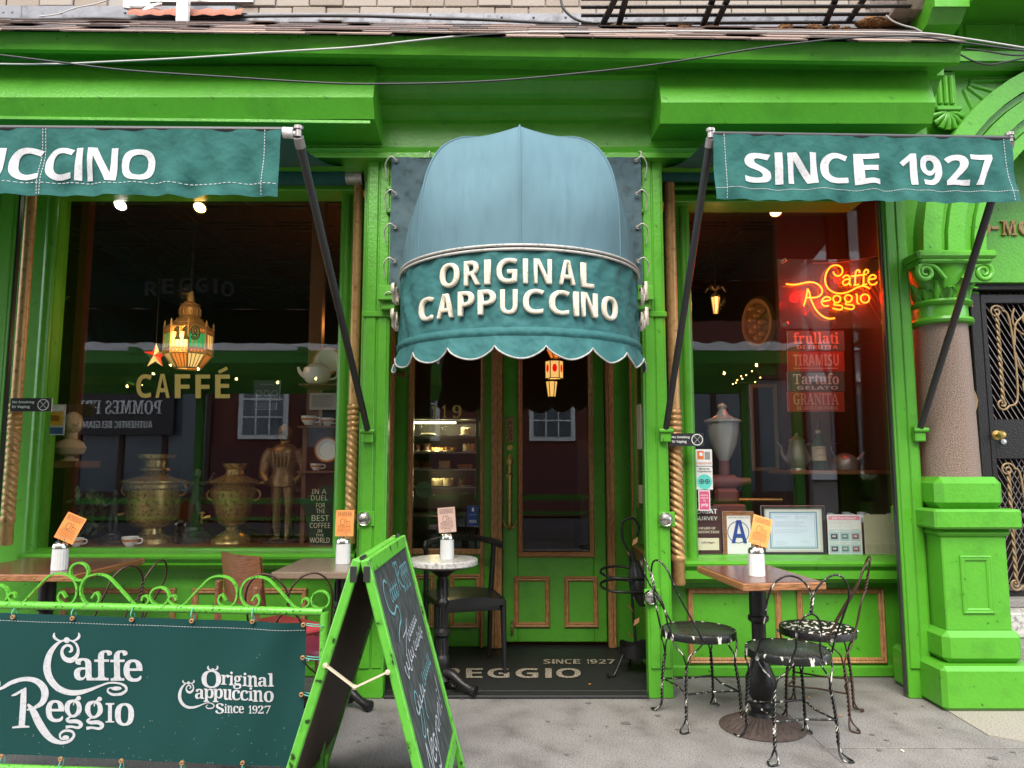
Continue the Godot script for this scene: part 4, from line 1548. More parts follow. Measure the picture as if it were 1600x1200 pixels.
	# pedestal, block by block
	var py = [[0.0, 0.245, 0.255, 0.02], [0.245, 0.50, 0.205, 0.03], [0.50, 1.005, 0.165, 0.006], [1.005, 1.045, 0.185, 0.02], [1.045, 1.135, 0.225, 0.012], [1.135, yb, 0.185, 0.04]]
	py = [[0.0, Y(1038, 4.0), 0.262, 0.022], [Y(1038, 4.0), Y(985, 4.03), 0.212, 0.03], [Y(985, 4.05), Y(838, 4.05), 0.176, 0.006], [Y(838, 4.05), Y(826, 4.05), 0.198, 0.02], [Y(826, 4.03), Y(795, 4.03), 0.236, 0.012], [Y(795, 4.05), yb, 0.186, 0.035]]
	for q in py:
		m = mb()
		box(m, Vector3(0, (q[0] + q[1]) * 0.5, 0), Vector3(q[2] * 2, q[1] - q[0] - 0.001, q[2] * 2), q[3])
		var blk = part(col, "pedestal_block", m, M.green)
		if q == py[2]:
			m = mb()
			frame(m, -0.085, 0.085, q[0] + 0.09, q[1] - 0.1, 0.1755, 0.03, 0.012)
			part(blk, "panel_moulding", m, M.green)
	# upper left jamb between cafe and column
	m = mb()
	bx(m, 2.50, 2.56, 0.0, 2.52, -4.75, -4.46)
	wpart(nb, "jamb", m, M.green)
	# lintel wall over the gate with bronze letters
	m = mb()
	bx(m, 2.5, 5.2, Y(441, 4.62), 3.5, -4.75, -4.62)
	var lint = wpart(nb, "lintel", m, M.green)
	for w in [["O", 1525, 1546], ["-", 1549, 1560], ["M", 1565, 1588], ["O", 1592, 1614]]:
		m = mb()
		var a = P(w[1], 368, 4.612)
		var b = P(w[2], 345, 4.612)
		var hh = b.y - a.y
		raised(m, w[0], font_serif if w[0] == "M" else font_sans, Vector3((a.x + b.x) * 0.5, (a.y + b.y) * 0.5, -4.62), Vector3.RIGHT, UPV, b.x - a.x, hh if w[0] != "-" else 0.02, 0.02, 0.003)
		wpart(lint, "letter", m, M.bronze)
	# dark hallway behind the gate
	m = mb()
	bx(m, 2.5, 5.0, 0.0, 3.0, -6.6, -6.5)
	bx(m, 2.62, 2.68, 0.0, 3.0, -6.5, -4.9)
	bx(m, 4.7, 4.76, 0.0, 3.0, -6.5, -4.9)
	bx(m, 2.5, 5.0, 2.6, 2.7, -6.5, -4.76)
	wpart(nb, "hallway", m, M.room_floor)
	# steps
	m = mb()
	bx(m, 2.70, 5.0, 0.0, Y(1008, 4.3), -4.9, -4.28, 0.01)
	wpart(nb, "step", m, M.concrete)
	m = mb()
	bx(m, 2.70, 5.0, Y(1008, 4.3), Y(958, 4.45), -4.9, -4.45, 0.01)
	wpart(nb, "step", m, M.marble)
	m = mb()
	bx(m, 2.70, 5.0, Y(958, 4.45) + 0.001, Y(937, 4.6), -5.2, -4.6, 0.006)
	wpart(nb, "step", m, M.concrete)
	gate()

func scroll(m: MB, c: Vector3, r: float, turns: float, start: float, sg: float, th: float) -> Vector3:
	var pts = []
	for i in 26:
		var t = i / 25.0
		var a = start + sg * t * turns * TAU
		var rr = r * (1.0 - 0.8 * t)
		pts.append(c + Vector3(cos(a) * rr, sin(a) * rr, 0))
	tube(m, pts, th, 6)
	return pts[0]

func gate() -> void:
	var g = Node3D.new()
	g.name = "iron_gate"
	neighbour.add_child(g, true)
	var z = -4.72
	g.position = Vector3(3.5, 0, z) - neighbour.position
	var yt = Y(441, 4.7)
	var y0 = Y(937, 4.7)
	var xl = X(1508, 4.72, 700)
	var xd = X(1517, 4.72, 560)
	var m = mb()
	bx(m, xl - 0.2, 4.9, yt - 0.06, yt + 0.03, -4.76, -4.66, 0.006)
	bx(m, xd, xd + 0.07, y0, yt - 0.06, -4.75, -4.69, 0.006)
	bx(m, xl - 0.3, xd, Y(700, 4.7) - 0.03, Y(660, 4.7), -4.745, -4.70, 0.004)
	bx(m, xd + 0.08, 4.8, yt - 0.14, yt - 0.08, -4.745, -4.70, 0.004)
	bx(m, xd + 0.075, xd + 0.11, y0, yt - 0.08, -4.748, -4.698, 0.004)
	bx(m, xd + 0.11, 4.8, Y(717, 4.7), Y(655, 4.7), -4.742, -4.706, 0.004)
	bx(m, xd + 0.11, 4.8, y0, y0 + 0.05, -4.742, -4.706, 0.004)
	wpart(g, "gate_frame", m, M.black_iron)
	m = mb()
	# expanded metal behind the scrolls
	for k in 44:
		for s in [-1.0, 1.0]:
			var xa = xl - 0.1 + k * 0.036
			var a = Vector3(xa if s > 0 else xa, y0, -4.755 - 0.003 * s)
			var hgt = yt - y0
			var dx = hgt * 0.55 * s
			var b = a + Vector3(dx, hgt, 0)
			if s < 0:
				a.x += 0.6
				b.x += 0.6
			bar(m, a, b, 0.004, 0.004)
	var wm = wpart(g, "wire_mesh", m, M.pewter)
	wm.set_meta("kind", "stuff")
	var th = 0.007
	var gz = -4.69
	for s in [[Y(640, 4.69), yt - 0.16], [y0 + 0.06, Y(724, 4.69)]]:
		m = mb()
		var xs = xd + 0.17
		# twisted upright
		for k in 2:
			var pts = []
			for i in 60:
				var t = i / 59.0
				var a = t * TAU * 7.0 + k * PI
				pts.append(Vector3(xs + cos(a) * 0.006, lerp(s[0] + 0.04, s[1] - 0.05, t), gz + sin(a) * 0.006))
			tube(m, pts, 0.0075, 6)
		wpart(g, "twisted_bar", m, M.gate_gilt)
		m = mb()
		scroll(m, Vector3(xs - 0.005, s[1] - 0.04, gz), 0.045, 1.4, PI * 0.1, 1.0, th)
		wpart(g, "scroll", m, M.gate_gilt)
		m = mb()
		scroll(m, Vector3(xs - 0.005, s[0] + 0.035, gz), 0.04, 1.4, -PI * 0.1, -1.0, th)
		wpart(g, "scroll", m, M.gate_gilt)
		m = mb()
		var h = s[1] - s[0]
		var xc = xs + 0.10
		tube(m, spline([Vector3(xs + 0.035, s[1] - 0.03, gz), Vector3(xc - 0.03, s[1] - 0.06, gz), Vector3(xc - 0.01, s[1] - h * 0.3, gz), Vector3(xc, s[0] + h * 0.4, gz), Vector3(xc - 0.01, s[0] + 0.06, gz), Vector3(xs + 0.03, s[0] + 0.02, gz)], 6), th, 6)
		wpart(g, "scroll", m, M.gate_gilt)
		for q in [[0.12, 0.86, 0.13, 1.0], [0.17, 0.72, 0.07, -1.0], [0.24, 0.60, 0.08, 1.0], [0.20, 0.46, 0.07, -1.0], [0.14, 0.2, 0.11, 1.0], [0.26, 0.28, 0.07, -1.0], [0.33, 0.84, 0.09, -1.0], [0.34, 0.4, 0.09, 1.0]]:
			m = mb()
			scroll(m, Vector3(xc + q[0], s[0] + h * q[1], gz), q[2], 1.5, PI * 0.8, q[3], th)
			wpart(g, "scroll", m, M.gate_gilt)
		m = mb()
		tube(m, spline([Vector3(xc, s[0] + h * 0.55, gz), Vector3(xc + 0.05, s[0] + h * 0.35, gz), Vector3(xc + 0.2, s[0] + h * 0.2, gz), Vector3(xc + 0.33, s[0] + h * 0.05, gz)], 6), th, 6)
		tube(m, spline([Vector3(xc, s[0] + h * 0.62, gz), Vector3(xc + 0.03, s[0] + h * 0.85, gz), Vector3(xc + 0.2, s[1] - 0.02, gz), Vector3(xc + 0.35, s[1] - 0.01, gz)], 6), th, 6)
		wpart(g, "scroll", m, M.gate_gilt)
	# side panel scrolls, knob and lock
	m = mb()
	var xq = (X(1500, 4.7, 600) + xd) * 0.5
	for k in 3:
		tube(m, spline([Vector3(xq - 0.08, Y(540, 4.7), gz), Vector3(xq - 0.04 + k * 0.015, Y(590, 4.7), gz), Vector3(xq + 0.03 + k * 0.008, Y(625, 4.7), gz), Vector3(xq + 0.01, Y(655, 4.7), gz)], 5), th, 6)
	scroll(m, Vector3(xq, Y(480, 4.7), gz), 0.06, 1.4, 0.0, 1.0, th)
	scroll(m, Vector3(xq, Y(625, 4.7), gz), 0.05, 1.2, 0.0, -1.0, th)
	wpart(g, "scroll", m, M.gate_gilt)
	m = mb()
	var kp = P(1557, 680, 4.70)
	lathe(m, [Vector2(0.032, 0), Vector2(0.03, 0.01), Vector2(0.012, 0.015), Vector2(0.012, 0.035), Vector2(0.025, 0.045), Vector2(0.028, 0.06), Vector2(0.018, 0.072), Vector2(0, 0.074)], 20, at(Vector3(kp.x, kp.y, -4.706), Basis(Vector3.RIGHT, PI / 2)))
	wpart(g, "knob", m, M.brass)
	m = mb()
	var lp = P(1568, 690, 4.70)
	lathe(m, [Vector2(0.019, 0), Vector2(0.018, 0.008), Vector2(0, 0.009)], 16, at(Vector3(lp.x, lp.y, -4.706), Basis(Vector3.RIGHT, PI / 2)))
	wpart(g, "lock", m, M.chrome)

# ---------------------------------------------------------------- what the panes mirror
func far_side() -> void:
	var b = thing("brick_building", "red brick house with white windows mirrored in the cafe panes", "building", Vector3(-3, 0, 9.3))
	var m = mb()
	bx(m, -20, 14, -0.1, 9.6, 9.3, 10.3)
	wpart(b, "wall", m, M.red_brick)
	m = mb()
	bx(m, -7.5, 3.4, -0.1, 1.7, 9.16, 9.299)
	wpart(b, "base_course", m, M.far_maroon)
	for k in 9:
		for row in 3:
			var w = Node3D.new()
			w.name = "window"
			b.add_child(w, true)
			var x = -17.26 + k * 3.67
			var y = 2.0 + row * 3.2
			if row == 0 and (x < -7.0 or x > 4.0):
				continue
			w.position = Vector3(x, y, 9.3) - b.position
			m = mb()
			bx(m, x - 0.62, x + 0.62, y - 0.1, y + 1.9, 9.22, 9.30)
			wpart(w, "frame", m, M.far_white)
			m = mb()
			bx(m, x - 0.50, x + 0.50, y + 0.02, y + 1.78, 9.20, 9.225)
			wpart(w, "pane", m, M.far_glass)
			m = mb()
			for q in [-0.17, 0.17]:
				bx(m, x + q - 0.02, x + q + 0.02, y + 0.02, y + 1.78, 9.19, 9.2)
			for q in [0.45, 0.9, 1.35]:
				bx(m, x - 0.5, x + 0.5, y + q - 0.02, y + q + 0.02, 9.18, 9.19)
			wpart(w, "glazing_bar", m, M.far_white)
	# dark shop fronts and doorways at street level
	for q in [[-13.0, -7.6, 3.5], [4.0, 7.2, 3.4], [-3.9, -2.7, 2.6], [-5.2, -4.4, 2.6]]:
		var f = Node3D.new()
		f.name = "shop_front"
		b.add_child(f, true)
		m = mb()
		bx(m, q[0], q[1], -0.1, q[2], 9.24, 9.299)
		wpart(f, "dark_glazing", m, M.far_glass)
		m = mb()
		var n = int((q[1] - q[0]) / 1.1) + 1
		for i in n + 1:
			var x = lerp(q[0], q[1], float(i) / n)
			bx(m, x - 0.06, x + 0.06, -0.1, q[2], 9.18, 9.24)
		bx(m, q[0], q[1], -0.1, 0.6, 9.20, 9.238)
		bx(m, q[0] - 0.1, q[1] + 0.1, q[2], q[2] + 0.35, 9.1, 9.299)
		wpart(f, "timber_front", m, M.dark_ply)
	# shop sign across the street
	m = mb()
	bx(m, -11.6, -8.4, 2.0, 3.1, 9.0, 9.15)
	var sg = wpart(b, "shop_sign", m, M.sign_black)
	m = mb()
	raised(m, "POMMES FRITES", font_serif, Vector3(-10.0, 2.68, 9.0), Vector3(-1, 0, 0), UPV, 2.6, 0.34, 0.02)
	raised(m, "AUTHENTIC BELGIAN FRIES", font_sans, Vector3(-10.0, 2.25, 9.0), Vector3(-1, 0, 0), UPV, 2.2, 0.18, 0.02)
	wpart(sg, "lettering", m, M.far_white)
	var pb = thing("pale_building", "pale stuccoed house mirrored in the neon window", "building", Vector3(10.8, 0, 9.0))
	m = mb()
	bx(m, 7.4, 14.2, -0.1, 9.0, 9.0, 9.29)
	wpart(pb, "wall", m, M.mortar)
	for y in [0.9, 3.3, 4.1, 6.4]:
		m = mb()
		bx(m, 7.35, 14.2, y, y + 0.22, 8.88, 8.999)
		wpart(pb, "string_course", m, M.far_white)
	for k in 4:
		m = mb()
		bx(m, 7.9 + k * 1.5, 8.8 + k * 1.5, 1.3, 3.0, 8.95, 8.999)
		wpart(pb, "window", m, M.far_glass)
	# roofed dining shed at the kerb
	var s = thing("dining_shed", "green timber dining shed with corrugated roof mirrored in the panes", "shed", Vector3(-2, -0.1, 2.2))
	m = mb()
	sheet(m, 170, 2, func(u, v): return Vector3(lerp(-8.0, 4.2, u), 3.02 - 0.24 * v + 0.02 * sin(u * 170.0 * 1.2), lerp(1.3, 3.9, v)))
	wpart(s, "corrugated_roof", m, M.corrugated)
	for x in [-7.9, -5.5, -3.05, -0.6, 1.8, 4.1]:
		m = mb()
		bx(m, x - 0.06, x + 0.06, -0.15, 2.74, 3.72, 3.84)
		if x < -6 or x > 3:
			bx(m, x - 0.06, x + 0.06, -0.15, 2.96, 1.36, 1.48)
		bar(m, Vector3(x, 2.92, 1.36), Vector3(x, 2.70, 3.84), 0.1, 0.12)
		wpart(s, "post", m, M.shed_green)
	for z in [1.42, 2.2, 3.0, 3.78]:
		m = mb()
		bx(m, -7.9, 4.1, 2.86 - (z - 1.3) * 0.09 - 0.12, 2.97 - (z - 1.3) * 0.09 - 0.04, z - 0.04, z + 0.04)
		wpart(s, "beam", m, M.shed_green)
	m = mb()
	bx(m, -7.9, 4.1, 0.58, 0.68, 3.86, 3.92)
	bx(m, -7.9, 4.1, 0.30, 0.36, 3.86, 3.90)
	wpart(s, "parapet", m, M.shed_green)
	for i in 26:
		m = mb()
		var x = -7.7 + i * 0.45
		lathe(m, [Vector2(0, -0.025), Vector2(0.018, -0.012), Vector2(0.018, 0.012), Vector2(0, 0.025)], 8, at(Vector3(x, 2.62 + 0.1 * sin(i * 1.3), 2.2 + 0.8 * sin(i * 0.7))))
		wpart(s, "light_bulb", m, M.shed_bulb)

# ---------------------------------------------------------------- awnings
func valance(t: Node3D, a: Vector3, b: Vector3, hgt: float, sd: float) -> Callable:
	# cloth strip hanging from a to b; (u, v) with v downwards
	var right = (b - a)
	var wl = right.length() / 1.35
	var f = func(w, v):
		var u = w * wl
		var fold = 0.011 * sin(u * 31.0 + sd + 2.0 * sin(v * 2.0 + u * 9.0)) + 0.007 * sin(u * 67.0 - v * 6.0 + sd * 2.0) + 0.005 * sin(u * 18.0 + v * 9.0)
		return a + right * w + Vector3(0, -hgt * v - 0.003 * v * sin(u * 23.0 + sd), 0.012 + fold * (0.25 + v * 0.9) + 0.02 * v * v)
	var m = mb()
	sheet(m, 210, 18, f)
	wpart(t, "valance", m, M.canvas)
	return f

func stitches(t: Node3D, f: Callable, us: Array, v_line: float) -> void:
	var m = mb()
	var row = []
	for i in 150:
		var u0 = i / 150.0
		var u1 = (i + 0.62) / 150.0
		var p = f.call(u0, v_line) + Vector3(0, 0, 0.0025)
		var q = f.call(u1, v_line) + Vector3(0, 0, 0.0025)
		m.quad(p, q, q + Vector3(0, 0.0025, 0), p + Vector3(0, 0.0025, 0), Vector3(0, 0, 1))
	for u in us:
		for j in 22:
			var p = f.call(u, j / 22.0) + Vector3(0, 0, 0.0025)
			var q = f.call(u, (j + 0.62) / 22.0) + Vector3(0, 0, 0.0025)
			m.quad(p, q, q + Vector3(0.0025, 0, 0), p + Vector3(0.0025, 0, 0), Vector3(0, 0, 1))
	wpart(t, "stitching", m, M.white_print)

func valance_text(t: Node3D, f: Callable, letters: Array, px0: float, px1: float, v0: float, v1: float) -> void:
	for l in letters:
		var m = mb()
		var u0 = (l[1] - px0) / (px1 - px0)
		var u1 = (l[2] - px0) / (px1 - px0)
		glyph_in(m, l[0], font_sans, u0 * 10.0, u1 * 10.0, v1, v0, func(q): return f.call(q.x / 10.0, q.y) + Vector3(0, 0, 0.003), Vector3(0, 0, 1), 0.0, 0.09)
		wpart(t, "letter", m, M.white_print)

func arm(t: Node3D, foot: Vector3, head: Vector3) -> void:
	var m = mb()
	tube(m, [foot, head], 0.018, 12)
	var a = wpart(t, "arm", m, M.bar_black)
	m = mb()
	tube(m, [head.lerp(foot, 0.025), head], 0.021, 12)
	tube(m, [head - Vector3(0, 0.0, 0), head + Vector3(0, 0.045, 0)], 0.014, 8)
	lathe(m, [Vector2(0.02, 0), Vector2(0.02, 0.014), Vector2(0.0, 0.016)], 6, at(head + Vector3(0, 0.03, 0)))
	wpart(a, "knuckle", m, M.pewter)
	m = mb()
	box(m, foot + Vector3(0, -0.02, -0.01), Vector3(0.06, 0.09, 0.04), 0.006)
	tube(m, [foot + Vector3(-0.04, 0, 0.012), foot + Vector3(0.04, 0, 0.012)], 0.014, 8)
	wpart(a, "pivot", m, M.green)

func awnings() -> void:
	# the long one; it runs on past the picture
	var D = 2.80
	var a = P(-700, 198, D)
	var b = P(441, 205, D)
	var t = thing("retractable_awning", "green canvas awning lettered UCCINO over the wide window with lanterns", "awning", Vector3(-1.9, 2.3, -2.8))
	var hgt = P(441, 205, D).y - P(441, 311, D).y
	var f = valance(t, a, b, hgt, 1.0)
	stitches(t, f, [0.977, 0.675, 0.679], 0.82)
	var k0 = -700.0
	valance_text(t, f, [["P", -150, -95], ["P", -84, -30], ["U", -20, 18], ["C", 25, 74], ["C", 78, 124], ["I", 127, 138], ["N", 146, 192], ["O", 199, 248]], k0, 441.0, 0.30, 0.78)
	awning_body(t, a, b, X(-700, 3.4), X(541, 4.35, 280), Y(272, 4.32), 0.055)
	arm(t, P(575, 674, 4.13), P(466, 214, D))
	# the short one
	var D0 = 3.16
	var D1 = 3.24
	a = P(1113, 211, D0)
	b = P(1578, 218, D1)
	t = thing("retractable_awning", "green canvas awning lettered SINCE 1927 over the window with neon", "awning", Vector3(1.5, 2.6, -3.2))
	hgt = P(1113, 212, D0).y - P(1113, 317, D0).y
	f = valance(t, a, b, hgt, 4.0)
	stitches(t, f, [0.035, 0.972], 0.83)
	valance_text(t, f, [["S", 1156, 1198], ["I", 1204, 1216], ["N", 1224, 1268], ["C", 1274, 1319], ["E", 1328, 1367], ["1", 1401, 1425], ["9", 1431, 1467], ["2", 1472, 1509], ["7", 1512, 1547]], 1110.0, 1584.0, 0.27, 0.74)
	awning_body(t, a, b, X(1035, 4.3, 260), X(1400, 4.3, 260), Y(268, 4.3), 0.04)
	arm(t, P(1040, 673, 4.13), P(1110, 216, D0))
	arm(t, P(1437, 672, 4.13), P(1578, 222, D1))

func awning_body(t: Node3D, a: Vector3, b: Vector3, rx0: float, rx1: float, ry: float, rr: float) -> void:
	# roof cloth from the front bar back to the roller under the hood
	var m = mb()
	sheet(m, 30, 14, func(u, v):
		var p = a.lerp(b, u) + Vector3(0, 0.012, -0.01)
		var q = Vector3(lerp(rx0, rx1, u), ry + rr, -4.34)
		return p.lerp(q, v) + Vector3(0, -0.05 * sin(v * PI) + 0.004 * sin(u * 40.0), 0))
	wpart(t, "roof_cloth", m, M.canvas)
	m = mb()
	tube(m, [a + Vector3(-0.01, 0.004, 0), b + Vector3(0.015, 0.004, 0)], 0.013, 10)
	var fb = wpart(t, "front_bar", m, M.bar_black)
	m = mb()
	var e = b if b.x < 0 else a
	if b.x < 0:
		tube(m, [e + Vector3(0.005, -0.006, 0), e + Vector3(0.045, -0.008, 0)], 0.022, 14)
		tube(m, [e + Vector3(0.045, -0.01, 0), e + Vector3(0.065, -0.01, 0)], 0.010, 8)
	else:
		for q in [a, b]:
			tube(m, [q + Vector3(0, 0.0, 0), q + Vector3(0, 0.03, 0)], 0.012, 8)
	wpart(fb, "end_cap", m, M.plain_white if M.has("plain_white") else M.white)
	m = mb()
	tube(m, [Vector3(rx0, ry, -4.36), Vector3(rx1, ry, -4.36)], rr, 18)
	var ro = wpart(t, "roller", m, M.canvas)
	m = mb()
	if b.x < 0:
		tube(m, [Vector3(rx1, ry, -4.36), Vector3(rx1 + 0.10, ry, -4.36)], rr * 0.95, 18)
		box(m, Vector3(rx1 + 0.15, ry - 0.01, -4.34), Vector3(0.06, 0.10, 0.08), 0.012)
		tube(m, spline([Vector3(rx1 + 0.15, ry - 0.05, -4.3), Vector3(rx1 + 0.155, ry - 0.10, -4.28), Vector3(rx1 + 0.14, ry - 0.16, -4.28)], 4), 0.014, 8)
		wpart(ro, "crank_gear", m, M.aluminium)
	else:
		tube(m, [Vector3(rx0 - 0.03, ry, -4.36), Vector3(rx0, ry, -4.36)], rr * 1.1, 14)
		wpart(ro, "roller_bearing", m, M.dark_metal)

func dome_awning() -> void:
	var cx = X(811, 4.0, 400)
	var wall = -4.06
	var ring = 2.335
	var rx = 0.66
	var rz = 0.62
	var b = 0.765
	var t = thing("dome_awning", "faded blue-green dome awning lettered ORIGINAL CAPPUCCINO over the door", "awning", Vector3(cx, ring, wall))
	var exf = func(az): return 2.0 / lerp(3.3, 2.15, smoothstep(52.0, 90.0, abs(az)))
	var rib = [-90.0, -52.0, 0.0, 52.0, 90.0]
	# radius of the ring at an azimuth, cloth drawn straight-ish between the ribs
	var flat_r = func(az):
		for i in 4:
			if az <= rib[i + 1] + 0.001:
				var p0 = Vector2(sin(deg_to_rad(rib[i])) * rx, cos(deg_to_rad(rib[i])) * rz)
				var p1 = Vector2(sin(deg_to_rad(rib[i + 1])) * rx, cos(deg_to_rad(rib[i + 1])) * rz)
				var w = (az - rib[i]) / (rib[i + 1] - rib[i])
				var round_p = Vector2(sin(deg_to_rad(az)) * rx, cos(deg_to_rad(az)) * rz)
				return [p0.lerp(p1, w), round_p, w]
		return [Vector2.ZERO, Vector2.ZERO, 0.0]
	for i in 4:
		var m = mb()
		sheet(m, 20, 34, func(u, v):
			var az = lerp(rib[i], rib[i + 1], u)
			var q = flat_r.call(az)
			var ph = v * PI * 0.5
			var ex = exf.call(az)
			var cr = pow(max(cos(ph), 0.0), ex)
			var sr = pow(max(sin(ph), 0.0), ex)
			# near the ring the cloth is round, higher up it runs straight from rib to rib
			var p: Vector2 = q[1].lerp(q[0], smoothstep(0.0, 0.3, v))
			var sag = 0.012 * sin(q[2] * PI) * sin(v * PI)
			return Vector3(cx + p.x * cr, ring + b * sr - sag * (0.5 + v), wall + p.y * cr - sag * 0.4))
		wpart(t, "panel", m, M.dome_cloth)
	for i in 5:
		var m = mb()
		var pts = []
		for k in 40:
			var ph = k / 39.0 * PI * 0.5
			var ex = exf.call(rib[i])
			var cr = pow(max(cos(ph), 0.0), ex)
			var sr = pow(max(sin(ph), 0.0), ex)
			pts.append(Vector3(cx + sin(deg_to_rad(rib[i])) * rx * cr, ring + b * sr + 0.002, wall + cos(deg_to_rad(rib[i])) * rz * cr))
		tube(m, pts, 0.006, 6)
		wpart(t, "seam", m, M.dome_cloth)
	# double piping round the ring
	for k in 2:
		var m = mb()
		var pts = []
		for i in 61:
			var a = deg_to_rad(lerp(-90.0, 90.0, i / 60.0))
			pts.append(Vector3(cx + sin(a) * (rx + 0.008), ring - 0.004 - k * 0.02, wall + cos(a) * (rz + 0.008)))
		tube(m, pts, 0.0075, 8)
		wpart(t, "piping", m, M.piping)
	# lettered band, creased round the letters
	var bh = 0.385
	var bandf = func(u, v, out):
		var a = deg_to_rad(lerp(-90.0, 90.0, u))
		var cre = 0.004 * sin(u * 90.0 + 3.0 * sin(v * 5.0)) + 0.004 * sin(u * 47.0 - v * 8.0)
		var r = 1.0 + (0.012 * v + (cre + out) / rx)
		return Vector3(cx + sin(a) * rx * r, ring - 0.03 - bh * v, wall + cos(a) * rz * r)
	var m = mb()
	sheet(m, 160, 20, func(u, v): return bandf.call(u, v, 0.0))
	wpart(t, "band", m, M.band_cloth)
	m = mb()
	sheet(m, 120, 6, func(u, v):
		var a = deg_to_rad(lerp(-90.0, 90.0, u))
		var r = 1.0 + 0.02 + 0.016 * sin(v * PI)
		return Vector3(cx + sin(a) * rx * r, ring - 0.405 - 0.045 * v, wall + cos(a) * rz * r))
	wpart(t, "hem_roll", m, M.band_cloth)
	# scalloped fringe with a pale edge
	var nsc = 9
	var edge = []
	var fr = func(u, v):
		var a = deg_to_rad(lerp(-90.0, 90.0, u))
		var s = abs(sin(u * nsc * PI))
		var drop = 0.055 + 0.060 * pow(s, 0.7)
		var r = 1.0 + 0.02 + 0.05 * v * (0.4 + 0.6 * sin(u * nsc * PI * 2.0 + 0.6) * 0.5 + 0.3)
		return Vector3(cx + sin(a) * rx * r, ring - 0.445 - drop * v, wall + cos(a) * rz * r)
	m = mb()
	sheet(m, 216, 6, fr)
	var frn = wpart(t, "scalloped_fringe", m, M.band_cloth)
	for i in 217:
		edge.append(fr.call(i / 216.0, 1.0))
	m = mb()
	tube(m, edge, 0.0045, 6)
	wpart(frn, "pale_edge", m, M.piping)
	# puffed letters
	var rows = [["ORIGINAL", [[690, 720], [726, 752], [758, 768], [776, 808], [817, 825], [834, 862], [872, 898], [906, 926]], 0.27, 0.122], ["CAPPUCCINO", [[657, 680], [685, 712], [717, 742], [748, 776], [782, 809], [817, 850], [857, 889], [895, 903], [907, 932], [937, 962]], 0.66, 0.122]]
	for row in rows:
		for i in row[0].length():
			var q = row[1][i]
			var mid = (q[0] + q[1]) * 0.5
			# the azimuth at which this pixel column meets the band
			var best = 0.5
			var err = 1e9
			for k in 401:
				var u = 0.1 + 0.8 * k / 400.0
				var p = bandf.call(u, row[2], 0.0)
				var px = 800.0 + (p.x / -((p.y - EYE.y) * sin(PITCH) * -1.0 + p.z * cos(PITCH))) * FOCAL
				if abs(px - mid) < err:
					err = abs(px - mid)
					best = u
			var p = bandf.call(best, row[2], 0.004)
			var a = deg_to_rad(lerp(-90.0, 90.0, best))
			var tang = Vector3(cos(a) * rx, 0, -sin(a) * rz).normalized()
			var depth = 4.06 - (p.z - wall)
			var wdt = (q[1] - q[0]) / FOCAL * -p.z / max(abs(tang.x), 0.35) * 1.03
			m = mb()
			raised(m, row[0][i], font_sans, p, tang, UPV, wdt, row[3], 0.022, 0.009)
			wpart(t, "letter", m, M.letter_white)
	# side lettering seen edge-on
	for s in [-1.0, 1.0]:
		for k in 4:
			m = mb()
			raised(m, "CAPP"[k], font_sans, Vector3(cx + s * (rx + 0.012), ring - 0.13 - (k % 2) * 0.14, wall + 0.08 + 0.1 * (k / 2)), Vector3(0, 0, -s), UPV, 0.08, 0.1, 0.02, 0.006)
			wpart(t, "letter", m, M.letter_white)
	# laced tarpaulin behind
	var tp = thing("laced_tarpaulin", "blue-green tarpaulin laced to the posts behind the dome awning", "tarpaulin", Vector3(cx, 2.5, -4.1))
	m = mb()
	var xl = X(610, 4.1, 350)
	var xr = X(1003, 4.1, 350)
	sheet(m, 50, 30, func(u, v):
		return Vector3(lerp(xl, xr, u), lerp(Y(466, 4.1), Y(246, 4.1), v), -4.10 + 0.008 * sin(u * 60.0 + v * 4.0) * abs(u - 0.5) + 0.006 * sin(v * 14.0 + u * 20.0)))
	wpart(tp, "sheet", m, M.tarp)
	for s in [-1.0, 1.0]:
		for k in 5:
			m = mb()
			var y = lerp(Y(462, 4.1), Y(252, 4.1), k / 4.0)
			var x = xr if s > 0 else xl
			tube(m, spline([Vector3(x - s * 0.03, y, -4.085), Vector3(x + s * 0.0, y + 0.012, -4.06), Vector3(x + s * 0.035, y - 0.02, -4.10), Vector3(x + s * 0.03, y - 0.08, -4.14)], 4), 0.004, 6)
			wpart(tp, "lacing_cord", m, M.rope)
			m = mb()
			lathe(m, [Vector2(0.006, 0), Vector2(0.011, 0.003), Vector2(0.013, 0)], 10, at(Vector3(x - s * 0.03, y, -4.084), Basis(Vector3.RIGHT, PI / 2)))
			wpart(tp, "eyelet", m, M.pewter)
	for q in [670, 1000]:
		m = mb()
		var p = P(q, 246, 4.08)
		tube(m, spline([p, p + Vector3(0.005, 0.03, 0.01), p + Vector3(-0.002, 0.05, -0.04)], 4), 0.004, 6)
		wpart(tp, "lacing_cord", m, M.rope)

# ---------------------------------------------------------------- terrace furniture
func twist(m: MB, a: Vector3, b: Vector3, turns: float, off: float, r: float, bow := Vector3.ZERO) -> void:
	var ax = (b - a).normalized()
	var s = ax.cross(Vector3(0.3, 0.1, 0.9)).normalized()
	var q = ax.cross(s)
	for k in 2:
		var pts = []
		var n = int(turns * 8) + 4
		for i in n + 1:
			var t = float(i) / n
			var an = t * turns * TAU + k * PI
			pts.append(a.lerp(b, t) + bow * sin(t * PI) + (s * cos(an) + q * sin(an)) * off)
		tube(m, pts, r, 6)

